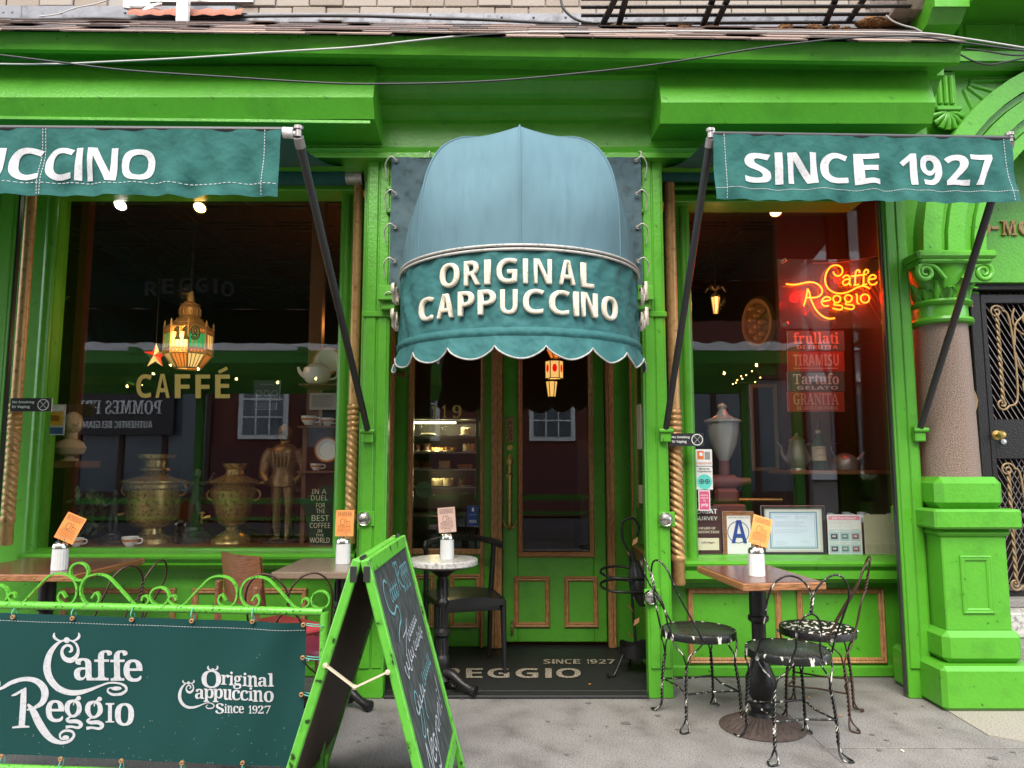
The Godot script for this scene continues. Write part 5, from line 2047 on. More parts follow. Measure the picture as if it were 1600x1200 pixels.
func wire_chair(called: String, label: String, group: String, wire, seat_mat, rim_mat) -> Node3D:
	# heart-backed wire chair; the back stands at +z, the sitter faces -z
	var t = thing(called, label, "chair", Vector3.ZERO, 0.0, group)
	var sh = 0.44
	var R = 0.185
	var m = mb()
	lathe(m, [Vector2(0, sh), Vector2(R - 0.012, sh), Vector2(R - 0.006, sh - 0.003)], 40)
	part(t, "seat", m, seat_mat)
	m = mb()
	lathe(m, [Vector2(R - 0.007, sh - 0.001), Vector2(R, sh + 0.002), Vector2(R + 0.003, sh - 0.004), Vector2(R + 0.003, sh - 0.034), Vector2(R - 0.004, sh - 0.036), Vector2(0, sh - 0.03)], 40)
	part(t, "seat_rim", m, rim_mat)
	var lean = func(x, y): return Vector3(x, y, sqrt(max(R * R - x * x * 0.86, 0.004)) * (1.0 if y < 0.5 else 1.0) + 0.004 + (y - sh) * 0.22)
	var wr = 0.0048
	m = mb()
	for s in [-1.0, 1.0]:
		var pts = [[0.178, sh - 0.018], [0.176, 0.52], [0.182, 0.62], [0.185, 0.70], [0.166, 0.765], [0.118, 0.803], [0.062, 0.793], [0.022, 0.755], [0.004, 0.722]]
		var sp = []
		for p in pts:
			var zz = lean.call(p[0] * 0.6, p[1])
			if p[1] < 0.5:
				zz.z = 0.06
			elif p[1] < 0.6:
				zz.z = 0.115
			elif p[1] < 0.68:
				zz.z = lerp(0.115, zz.z, 0.7)
			sp.append(Vector3(p[0] * s, p[1], zz.z))
		tube(m, spline(sp, 6), wr, 7)
	part(t, "back_hoop", m, wire)
	m = mb()
	twist(m, lean.call(0.0, 0.728), lean.call(0.0, 0.635), 2.5, 0.0042, 0.0042)
	for s in [-1.0, 1.0]:
		var sp = []
		for p in [[0.002, 0.64], [0.03, 0.622], [0.052, 0.585], [0.056, 0.53], [0.056, 0.48], [0.075, sh - 0.018]]:
			var q = lean.call(p[0], p[1])
			sp.append(Vector3(p[0] * s, p[1], q.z))
		tube(m, spline(sp, 6), wr, 7)
	part(t, "back_splat", m, wire)
	for k in 4:
		m = mb()
		var a = PI * 0.25 + k * PI * 0.5
		var d = Vector3(cos(a), 0, sin(a))
		var e = Vector3(-sin(a), 0, cos(a))
		var j = d * 0.182 + UPV * 0.30
		var foot = d * 0.205 + UPV * 0.06
		for s in [-1.0, 1.0]:
			tube(m, spline([d * 0.165 + e * 0.085 * s + UPV * (sh - 0.022), d * 0.178 + e * 0.055 * s + UPV * (sh - 0.06), d * 0.183 + e * 0.018 * s + UPV * 0.345, j + e * 0.003 * s], 5), wr * 0.9, 6)
		twist(m, j, foot, 6.0, 0.0045, 0.0046, d * 0.006)
		tube(m, spline([foot, foot + d * 0.008 + UPV * -0.032 + e * 0.012, foot + d * 0.03 - UPV * 0.052 + e * 0.022, foot + d * 0.06 - UPV * 0.055, foot + d * 0.03 - UPV * 0.052 - e * 0.022, foot + d * 0.008 - UPV * 0.032 - e * 0.012, foot], 5), wr, 6)
		part(t, "leg", m, wire)
		m = mb()
		lathe(m, [Vector2(0.010, 0), Vector2(0.008, 0.005), Vector2(0, 0.007)], 8, at(d * 0.19 + e * 0.07 + UPV * (sh - 0.02), Basis(e, deg_to_rad(90)) if true else Basis.IDENTITY))
		part(t, "rivet", m, M.aluminium)
		# stretcher bowing in towards the middle
		m = mb()
		var a2 = a + PI * 0.5
		var d2 = Vector3(cos(a2), 0, sin(a2))
		var p0 = d * 0.196 + UPV * 0.165
		var p1 = d2 * 0.196 + UPV * 0.165
		tube(m, spline([p0, p0.lerp(p1, 0.25) * Vector3(0.93, 1, 0.93), p0.lerp(p1, 0.5) * Vector3(0.86, 1, 0.86), p0.lerp(p1, 0.75) * Vector3(0.93, 1, 0.93), p1], 4), wr, 6)
		part(t, "stretcher", m, wire)
	return t

func pedestal(t: Node3D, h: float, kind: String) -> void:
	var m = mb()
	if kind == "dome":
		# turned iron column on a wide ribbed base
		lathe(m, [Vector2(0.10, h - 0.03), Vector2(0.06, h - 0.06), Vector2(0.042, h - 0.07), Vector2(0.042, h - 0.2), Vector2(0.05, h - 0.205), Vector2(0.05, h - 0.225), Vector2(0.034, h - 0.24), Vector2(0.034, h - 0.34), Vector2(0.05, h - 0.355), Vector2(0.052, h - 0.37), Vector2(0.036, h - 0.385), Vector2(0.04, h - 0.42), Vector2(0.072, h - 0.50), Vector2(0.072, h - 0.56), Vector2(0.045, h - 0.605), Vector2(0.04, h - 0.615), Vector2(0.056, h - 0.63), Vector2(0.05, h - 0.66), Vector2(0.07, 0.055)], 28)
		part(t, "column", m, M.black_iron)
		m = mb()
		sheet(m, 144, 10, func(u, v):
			var a = u * TAU
			var r = lerp(0.205, 0.055, v)
			var y = 0.004 + 0.058 * pow(v, 1.6) + 0.012 * (1.0 - pow(abs(v * 2.0 - 1.0), 2.0))
			y += 0.004 * cos(a * 36.0) * sin(v * PI)
			return Vector3(cos(a) * r, y, -sin(a) * r))
		part(t, "base", m, M.rusty_base)
	else:
		# fluted cast iron with three scrolled feet
		var pr = [Vector2(0.09, h - 0.035), Vector2(0.06, h - 0.05), Vector2(0.028, h - 0.075), Vector2(0.028, h - 0.20), Vector2(0.036, h - 0.21), Vector2(0.036, h - 0.225), Vector2(0.028, h - 0.235), Vector2(0.030, h - 0.36), Vector2(0.045, h - 0.375), Vector2(0.046, h - 0.395), Vector2(0.030, h - 0.41), Vector2(0.03, h - 0.50), Vector2(0.04, h - 0.515), Vector2(0.046, h - 0.56), Vector2(0.034, h - 0.58), Vector2(0.036, 0.09), Vector2(0.055, 0.06), Vector2(0.03, 0.03)]
		lathe(m, pr, 24)
		for k in 10:
			var a = TAU * k / 10.0
			var d = Vector3(cos(a), 0, sin(a)) * 0.029
			tube(m, [d + UPV * (h - 0.09), d + UPV * (h - 0.19)], 0.005, 5)
			tube(m, [d + UPV * (h - 0.245), d + UPV * (h - 0.355)], 0.0055, 5)
			tube(m, [d * 1.1 + UPV * (h - 0.42), d * 1.1 + UPV * (h - 0.50)], 0.0055, 5)
			tube(m, [d * 1.15 + UPV * (h - 0.59), d * 1.2 + UPV * 0.10], 0.006, 5)
		part(t, "column", m, M.black_iron)
		for k in 3:
			m = mb()
			var a = TAU * k / 3.0 + 0.5
			var d = Vector3(cos(a), 0, sin(a))
			tube(m, spline([d * 0.02 + UPV * 0.10, d * 0.07 + UPV * 0.095, d * 0.13 + UPV * 0.06, d * 0.19 + UPV * 0.035, d * 0.225 + UPV * 0.03], 5), [0.03, 0.03, 0.03, 0.029, 0.028, 0.027, 0.026, 0.025, 0.024, 0.023, 0.022, 0.021, 0.021, 0.022, 0.023, 0.024, 0.026, 0.027, 0.028, 0.029, 0.026], 10)
			var pts = []
			for i in 24:
				var q = i / 23.0
				var an = q * TAU * 1.5 + 1.0
				pts.append(d * (0.085 + 0.028 * (1 - q) * cos(an)) + UPV * (0.05 + 0.028 * (1 - q) * sin(an)))
			tube(m, pts, 0.012, 6)
			part(t, "foot", m, M.black_iron)

func table_top(t: Node3D, w: float, d: float, h: float, top_mat, edge_mat) -> void:
	var m = mb()
	box(m, Vector3(0, h - 0.004, 0), Vector3(w - 0.03, 0.010, d - 0.03), 0.0)
	part(t, "tabletop", m, top_mat)
	m = mb()
	for s in [-1.0, 1.0]:
		box(m, Vector3(0, h - 0.017, s * (d * 0.5 - 0.008)), Vector3(w, 0.034, 0.016), 0.004)
		box(m, Vector3(s * (w * 0.5 - 0.008), h - 0.0175, 0), Vector3(0.016, 0.033, d - 0.032), 0.004)
	box(m, Vector3(0, h - 0.022, 0), Vector3(w - 0.035, 0.022, d - 0.035))
	part(t, "edge_band", m, edge_mat)

func dispenser(p: Vector3, label: String, tilt: float, turn: float) -> void:
	var t = thing("sugar_dispenser", label, "sugar dispenser", p, 0.0, "sugar dispensers on the terrace tables")
	var m = mb()
	var hgt = 0.115
	sheet(m, 60, 10, func(u, v):
		var a = u * TAU
		var r = 0.037 + 0.0014 * cos(a * 18.0) * (1.0 if v > 0.06 and v < 0.94 else 0.0) + 0.002 * (1.0 - v)
		return Vector3(cos(a) * r, v * hgt, -sin(a) * r))
	lathe(m, [Vector2(0, 0.0), Vector2(0.038, 0.0)], 24)
	part(t, "jar", m, M.sugar_glass)
	m = mb()
	lathe(m, [Vector2(0.039, hgt - 0.006), Vector2(0.0395, hgt + 0.008), Vector2(0.034, hgt + 0.018), Vector2(0.012, hgt + 0.023), Vector2(0, hgt + 0.023)], 24)
	box(m, Vector3(-0.012, hgt + 0.026, 0.006), Vector3(0.02, 0.006, 0.016), 0.002)
	part(t, "lid", m, M.chrome)
	# order card in a wire ring
	var c = thing("order_card", "orange order card clipped to the " + label, "card", p + Vector3(0.004, hgt + 0.02, 0.0), 0.0, "orange order cards on the terrace tables")
	m = mb()
	var ring = []
	for i in 25:
		var a = TAU * i / 24.0
		ring.append(Vector3(cos(a) * 0.017, 0.018 + sin(a) * 0.017, 0.006 + 0.004 * sin(a)))
	tube(m, ring, 0.0014, 5)
	part(c, "wire_ring", m, M.pewter)
	var b = Basis(UPV, turn) * Basis(Vector3(0, 0, 1), tilt) * Basis(Vector3.RIGHT, -0.12)
	var w = 0.10
	var h = 0.142
	m = mb()
	sheet(m, 6, 8, func(u, v): return b * Vector3((u - 0.5) * w, 0.012 + v * h, 0.006 * sin(v * 2.6) + 0.004 * (u - 0.5) * (u - 0.5)))
	var card = part(c, "card", m, M.rose_paper if label.contains("marble") else M.card_orange)
	m = mb()
	var put = func(x, y): return b * Vector3(x, 0.012 + y, 0.006 * sin(y / h * 2.6) + 0.0025)
	var r2 = RandomNumberGenerator.new()
	r2.seed = int(p.x * 1000)
	var line = func(x0, x1, y, th):
		m.quad(put.call(x0, y), put.call(x1, y), put.call(x1, y + th), put.call(x0, y + th), b.z)
	for i in 4:
		var yy = h - 0.012 - i * 0.007
		var x = -0.04
		while x < 0.036:
			var l = r2.randf_range(0.004, 0.013)
			line.call(x, min(x + l, 0.04), yy, 0.0022)
			x += l + 0.003
	for i in 5:
		var yy = 0.052 - i * 0.0075
		var x = -0.038
		while x < 0.034:
			var l = r2.randf_range(0.003, 0.011)
			line.call(x, min(x + l, 0.038), yy, 0.0018)
			x += l + 0.003
	line.call(-0.034, 0.034, 0.058, 0.001)
	# scribbled cup
	var cup = []
	for k in 17:
		var a = TAU * k / 16.0
		cup.append(put.call(-0.012 + cos(a) * 0.012, 0.078 + sin(a) * 0.017))
	tube(m, cup, 0.0008, 4)
	tube(m, [put.call(0.006, 0.100), put.call(0.010, 0.066), put.call(0.028, 0.066), put.call(0.028, 0.08), put.call(0.010, 0.08)], 0.0008, 4)
	part(card, "handwriting", m, M.ink)

func terrace() -> void:
	# ---- tables
	var q1 = G(1158, 896, 0.74)
	var h = 0.735
	var brown = thing("cafe_table", "small brown laminate table on a round ribbed iron base", "table", Vector3(1.225, 0, -3.74), deg_to_rad(6.0), "terrace tables")
	table_top(brown, 0.40, 0.60, h, M.laminate, M.edge_wood)
	pedestal(brown, h, "dome")
	var b2 = thing("cafe_table", "brown laminate table with studded wooden edge behind the green banner", "table", Vector3(-2.50, 0, -4.03), deg_to_rad(-2.0), "terrace tables")
	table_top(b2, 0.70, 0.66, h, M.laminate, M.edge_wood)
	pedestal(b2, h, "dome")
	for i in 5:
		var mm = mb()
		lathe(mm, [Vector2(0.006, 0), Vector2(0.004, 0.003), Vector2(0, 0.004)], 8, at(Vector3(-0.3 + i * 0.15, h - 0.017, 0.331), Basis(Vector3.RIGHT, PI / 2)))
		part(b2, "stud", mm, M.brass)
	var gt = thing("cafe_table", "speckled granite table beside the folding chalkboard", "table", Vector3(-0.93, 0, -4.06), 0.0, "terrace tables")
	table_top(gt, 0.58, 0.56, h, M.granite_top, M.granite_top)
	pedestal(gt, h, "claw")
	var mt = thing("cafe_table", "round white marble table standing on the doorstep", "table", Vector3(-0.395, 0.018, -4.26), 0.0, "terrace tables")
	var m = mb()
	lathe(m, [Vector2(0, 0.725), Vector2(0.193, 0.725), Vector2(0.20, 0.718), Vector2(0.20, 0.695), Vector2(0.192, 0.688), Vector2(0, 0.688)], 48)
	part(mt, "tabletop", m, M.marble)
	m = mb()
	lathe(m, [Vector2(0.0, 0.687), Vector2(0.135, 0.687), Vector2(0.13, 0.672), Vector2(0.0, 0.67)], 32)
	part(mt, "underplate", m, M.rusty_base)
	pedestal(mt, 0.70, "claw")
	# ---- dispensers and cards
	dispenser(Vector3(1.20, h + 0.002, -3.66), "sugar dispenser on the small table among wire chairs", -0.30, 0.1)
	dispenser(Vector3(-2.34, h + 0.002, -3.86), "sugar dispenser on the studded table behind the banner", -0.42, 0.15)
	dispenser(Vector3(-0.93, h + 0.002, -4.10), "sugar dispenser on the granite table beside the chalkboard", 0.0, 0.0)
	dispenser(Vector3(-0.372, 0.743, -4.26), "sugar dispenser on the round marble table", 0.08, 0.0)
	# ---- wire chairs
	var grp = "wire chairs with heart-shaped backs"
	var c1 = wire_chair("wire_chair", "black chipped wire chair with glossy black seat beside the green post", grp, M.chipped_black, M.seat_black, M.chipped_black)
	c1.position = Vector3(0.955, 0, -3.86)
	c1.rotation.y = deg_to_rad(-78)
	var c2 = copy(c1, Vector3(1.265, 0, -3.47), deg_to_rad(6), "black wire chair with its white-chipped heart back turned to the street")
	var c3 = wire_chair("wire_chair", "bare wire chair with badly flaking white seat near the pedestal", grp, M.rust_wire, M.worn_seat, M.black_iron)
	c3.position = Vector3(1.58, 0, -3.90)
	c3.rotation.y = deg_to_rad(62)
	var c4 = wire_chair("wire_chair", "brown wire chair with red seat at the studded table, seen edge-on", grp, M.rust_wire, M.red_vinyl, M.red_vinyl)
	c4.position = Vector3(-2.02, 0, -3.68)
	c4.rotation.y = deg_to_rad(74)
	copy(c4, Vector3(-2.93, 0, -3.72), deg_to_rad(-62), "brown wire chair with red seat at the far end of the banner")
	var c6 = wire_chair("wire_chair", "brown wire chair with maroon seat in front of the granite table", grp, M.rust_wire, M.maroon_vinyl, M.maroon_vinyl)
	c6.position = Vector3(-1.02, 0, -3.52)
	c6.rotation.y = deg_to_rad(10)
	# ---- bent plywood chair
	var w = thing("plywood_chair", "bent plywood chair with red seat between two tables", "chair", Vector3(-1.22, 0, -3.82), deg_to_rad(-38))
	m = mb()
	sheet(m, 12, 10, func(u, v): return Vector3((u - 0.5) * 0.34, 0.60 + v * 0.24, 0.17 + 0.05 * cos((u - 0.5) * 2.4) + v * 0.035 - 0.04))
	sheet(m, 12, 10, func(u, v): return Vector3((u - 0.5) * 0.34, 0.60 + v * 0.24, 0.182 + 0.05 * cos((u - 0.5) * 2.4) + v * 0.035 - 0.04))
	part(w, "backrest", m, M.plywood)
	m = mb()
	for s in [-1.0, 1.0]:
		bar(m, Vector3(s * 0.17, 0.0, 0.2), Vector3(s * 0.165, 0.70, 0.20), 0.03, 0.03, Vector3.RIGHT, 0.006)
		bar(m, Vector3(s * 0.17, 0.0, -0.18), Vector3(s * 0.165, 0.43, -0.16), 0.03, 0.03, Vector3.RIGHT, 0.006)
	part(w, "leg_frame", m, M.plywood)
	m = mb()
	box(m, Vector3(0, 0.445, 0), Vector3(0.40, 0.05, 0.40), 0.02)
	part(w, "seat", m, M.red_vinyl)
	# ---- black chair in the entrance
	var k = thing("black_chair", "black chair with curved top rail behind the round marble table", "chair", Vector3(-0.30, 0.018, -4.72), deg_to_rad(196))
	m = mb()
	sheet(m, 16, 12, func(u, v): return Vector3((u - 0.5) * 0.46 * (0.9 + 0.1 * v), 0.45 + 0.012 * cos((u - 0.5) * PI) - 0.02 * abs(u - 0.5) * 2.0 * abs(u - 0.5), (v - 0.5) * 0.42))
	sheet(m, 16, 12, func(u, v): return Vector3((u - 0.5) * 0.46 * (0.9 + 0.1 * v), 0.41 - 0.012 * cos((u - 0.5) * PI), (v - 0.5) * 0.42))
	for s in [0.0, 1.0]:
		sheet(m, 16, 2, func(u, v): return Vector3((u - 0.5) * 0.46 * (0.9 + 0.1 * s), lerp(0.45 + 0.012 * cos((u - 0.5) * PI) - 0.02 * abs(u - 0.5) * 2.0 * abs(u - 0.5), 0.41 - 0.012 * cos((u - 0.5) * PI), v), (s - 0.5) * 0.42))
		sheet(m, 2, 12, func(u, v): return Vector3((s - 0.5) * 0.46 * (0.9 + 0.1 * v), lerp(0.445, 0.41, u), (v - 0.5) * 0.42))
	part(k, "seat", m, M.chair_black)
	m = mb()
	var rp = spline([Vector3(-0.25, 0.74, 0.02), Vector3(-0.22, 0.755, 0.13), Vector3(-0.12, 0.77, 0.21), Vector3(0, 0.775, 0.235), Vector3(0.12, 0.77, 0.21), Vector3(0.22, 0.755, 0.13), Vector3(0.25, 0.74, 0.02)], 6)
	for s in rp.size() - 1:
		bar(m, rp[s], rp[s + 1] + (rp[s + 1] - rp[s]) * 0.1, 0.045, 0.03, UPV, 0.012)
	part(k, "top_rail", m, M.chair_black)
	for s in [-1.0, 1.0]:
		m = mb()
		tube(m, [Vector3(s * 0.21, 0.0, 0.19), Vector3(s * 0.215, 0.43, 0.17), Vector3(s * 0.225, 0.755, 0.13)], [0.013, 0.018, 0.014], 10)
		part(k, "leg", m, M.chair_black)
		m = mb()
		tube(m, [Vector3(s * 0.21, 0.0, -0.2), Vector3(s * 0.205, 0.43, -0.17)], [0.012, 0.019], 10)
		part(k, "leg", m, M.chair_black)
	m = mb()
	bar(m, Vector3(-0.2, 0.39, 0.17), Vector3(0.2, 0.39, 0.17), 0.04, 0.02, UPV, 0.004)
	bar(m, Vector3(-0.2, 0.39, -0.16), Vector3(0.2, 0.39, -0.16), 0.04, 0.02, UPV, 0.004)
	part(k, "apron", m, M.chair_black)
	barrier()
	chalkboard()

# ---------------------------------------------------------------- barrier with banner
func barrier() -> void:
	var DL = 3.12
	var DR = 3.0
	var dep = func(px): return lerp(DL, DR, px / 505.0)
	var put = func(q): return P(q.x, q.y, dep.call(q.x))
	var t = thing("terrace_barrier", "green iron scrollwork barrier closing off the terrace", "barrier", Vector3(-1.7, 0, -3.05))
	var m = mb()
	var a = P(-90, 943, dep.call(-90.0))
	var b = P(505, 956, dep.call(505.0))
	var rr = 0.0165
	tube(m, [a, b], rr, 12)
	wpart(t, "top_rail", m, M.green_metal)
	m = mb()
	var lowl = Vector3(a.x, 0.055, a.z)
	var lowr = Vector3(b.x, 0.055, b.z)
	tube(m, [lowl, lowr], rr, 12)
	wpart(t, "bottom_rail", m, M.green_metal)
	for x in [b.x + 0.006, a.x]:
		m = mb()
		var z = b.z if x == b.x + 0.006 else a.z
		tube(m, [Vector3(x, 0.0, z), Vector3(x, b.y, z)], 0.0175, 12)
		box(m, Vector3(x, 0.006, z), Vector3(0.06, 0.012, 0.22), 0.004)
		wpart(t, "post", m, M.green_metal)
	# scrolls on the rail: flat bars bent in picture coordinates of the rail's own plane
	var dirx = (b - a).normalized()
	var strap = func(pts, per, closed, called):
		m = mb()
		var w = []
		for p in pts:
			w.append(put.call(Vector2(p[0], p[1])))
		var s = spline(w, per, closed)
		var cnt = s.size()
		# flat strap of rectangular section
		var hw = 0.009
		var th = 0.0035
		var nz = Vector3(0, 0, 1)
		for i in (cnt if closed else cnt - 1):
			var p = s[i]
			var q = s[(i + 1) % cnt]
			var p2 = s[(i - 1 + cnt) % cnt] if (closed or i > 0) else p
			var q2 = s[(i + 2) % cnt] if (closed or i + 2 < cnt) else q
			var t0 = (q - p2).normalized()
			var t1 = (q2 - p).normalized()
			var n0 = nz.cross(t0).normalized()
			var n1 = nz.cross(t1).normalized()
			m.squad(p + n0 * th + nz * hw, q + n1 * th + nz * hw, q + n1 * th - nz * hw, p + n0 * th - nz * hw, n0, n1, n1, n0)
			m.squad(p - n0 * th + nz * hw, q - n1 * th + nz * hw, q - n1 * th - nz * hw, p - n0 * th - nz * hw, -n0, -n1, -n1, -n0)
			m.quad(p + n0 * th + nz * hw, q + n1 * th + nz * hw, q - n1 * th + nz * hw, p - n0 * th + nz * hw, nz)
			m.quad(p + n0 * th - nz * hw, q + n1 * th - nz * hw, q - n1 * th - nz * hw, p - n0 * th - nz * hw, -nz)
		wpart(t, called, m, M.green_metal)
	var units = [[124.0, 0.0], [374.0, 4.0], [-126.0, -5.0]]
	for u in units:
		var cx = u[0]
		var dy = u[1]
		for s in [-1.0, 1.0]:
			# long S strap: curl near the middle, over the crest and down to a small curl
			var pts = [[cx + s * 20, 933], [cx + s * 27, 924], [cx + s * 32, 932], [cx + s * 29, 940], [cx + s * 21, 943.5], [cx + s * 10, 940], [cx + s * 3.5, 928], [cx + s * 4, 913], [cx + s * 13, 900], [cx + s * 29, 895.5], [cx + s * 45, 899], [cx + s * 58, 911], [cx + s * 73, 927], [cx + s * 85, 940], [cx + s * 95, 944], [cx + s * 105, 940], [cx + s * 109.5, 933], [cx + s * 105, 927.5], [cx + s * 100, 929], [cx + s * 98.5, 935]]
			if cx == 374.0:
				pts = pts
			for p in pts:
				p[1] += dy + 1.0 + (p[0] - cx) * 0.022
			strap.call(pts, 5, false, "scroll_strap")
	for q in [[124.5, 893.0, 14.0], [250.0, 931.5, 14.5], [-1.0, 928.0, 14.5], [501.0, 937.0, 14.0]]:
		var pts = []
		for i in 16:
			var an = TAU * i / 16.0
			pts.append([q[0] + cos(an) * q[2], q[1] + sin(an) * q[2] * 0.98])
		strap.call(pts, 2, true, "ring")
	# printed banner laced inside the frame
	var bt = thing("banner", "dark green vinyl banner with white cafe name and horned capitals, laced to the barrier", "banner", Vector3(-1.6, 0.35, -3.04))
	var c0 = Vector2(-85, 955)
	var relief = func(u, v):
		var fold = 0.012 * exp(-pow((u - 0.96 + 0.12 * v) * 18.0, 2.0)) + 0.008 * exp(-pow((u - 0.93 + 0.22 * v) * 22.0, 2.0)) - 0.007 * exp(-pow((u - 1.0 + 0.1 * v) * 20.0, 2.0))
		return 0.016 + fold * (1.0 - 0.6 * v) + 0.002 * sin(u * 30.0 + v * 3.0) + 0.004 * sin(v * 5.0 + u * 4.0)
	var cloth = func(u, v):
		var px = lerp(-85.0, 480.0, u) - 6.0 * v * u
		return put.call(Vector2(px, lerp(lerp(953.0, 972.0, u), lerp(1172.0, 1196.0, u), v))) + Vector3(0, 0, relief.call(u, v))
	m = mb()
	sheet(m, 110, 40, cloth)
	wpart(bt, "cloth", m, M.banner)
	m = mb()
	for i in 120:
		var p = cloth.call(i / 120.0, 0.055) + Vector3(0, 0, 0.002)
		var q = cloth.call((i + 0.6) / 120.0, 0.055) + Vector3(0, 0, 0.002)
		m.quad(p, q, q + Vector3(0, 0.002, 0), p + Vector3(0, 0.002, 0), Vector3(0, 0, 1))
	wpart(bt, "stitching", m, M.white_print)
	# pale flecks of dried spatter
	m = mb()
	for i in 90:
		var u = rng.randf_range(0.15, 0.97)
		var v = 1.0 - pow(rng.randf(), 1.6) * (0.9 if i % 6 == 0 else 0.35)
		var p = cloth.call(u, clamp(v, 0.02, 0.99)) + Vector3(0, 0, 0.0018)
		var r = rng.randf_range(0.0006, 0.0017)
		m.quad(p + Vector3(-r, 0, 0), p + Vector3(0, r, 0), p + Vector3(r, 0, 0), p + Vector3(0, -r * 1.3, 0), Vector3(0, 0, 1))
	var fl = wpart(bt, "spatter", m, M.white_print)
	fl.set_meta("kind", "stuff")
	# eyelets with cords
	var eye = [[27, 962, 0, -1], [119, 964, 0, -1], [211, 966, 0, -1], [304, 968, 0, -1], [398, 969, 0, -1], [477, 974, 1, 0], [476, 1025, 1, 0], [474, 1082, 1, 0], [472, 1141, 1, 0], [9, 1178, 0, 1], [101, 1182, 0, 1], [195, 1185, 0, 1], [289, 1188, 0, 1], [383, 1188, 0, 1]]
	for e in eye:
		m = mb()
		var p = put.call(Vector2(e[0], e[1])) + Vector3(0, 0, 0.028)
		lathe(m, [Vector2(0.0035, 0), Vector2(0.0055, 0.004), Vector2(0.0085, 0.003), Vector2(0.0095, -0.004)], 14, at(p, Basis(Vector3.RIGHT, PI / 2)))
		wpart(bt, "eyelet", m, M.copper_leaf)
		m = mb()
		var far = p
		if e[3] == -1:
			far = P(e[0], 950, dep.call(float(e[0]))) + Vector3(0, 0, 0)
		elif e[2] == 1:
			far = Vector3(b.x + 0.006, p.y - 0.006, b.z)
		else:
			far = Vector3(p.x, 0.055, p.z - 0.02)
		var lift = Vector3(0, 0, 0.02)
		tube(m, spline([p + Vector3(0, 0, -0.006), p.lerp(far, 0.5) + lift, far + lift, far + lift * -0.6, p.lerp(far, 0.5) - lift * 0.6, p + Vector3(0, 0, -0.03)], 4), 0.0022, 5)
		wpart(bt, "cord", m, M.teal_cord)
	logo(bt, func(q):
		var u = (q.x + 85.0) / 565.0
		var v = (q.y - lerp(953.0, 972.0, u)) / lerp(219.0, 224.0, u)
		u = (q.x + 85.0) / (565.0 - 6.0 * v)
		return put.call(q) + Vector3(0, 0, relief.call(u, v) + 0.0022))

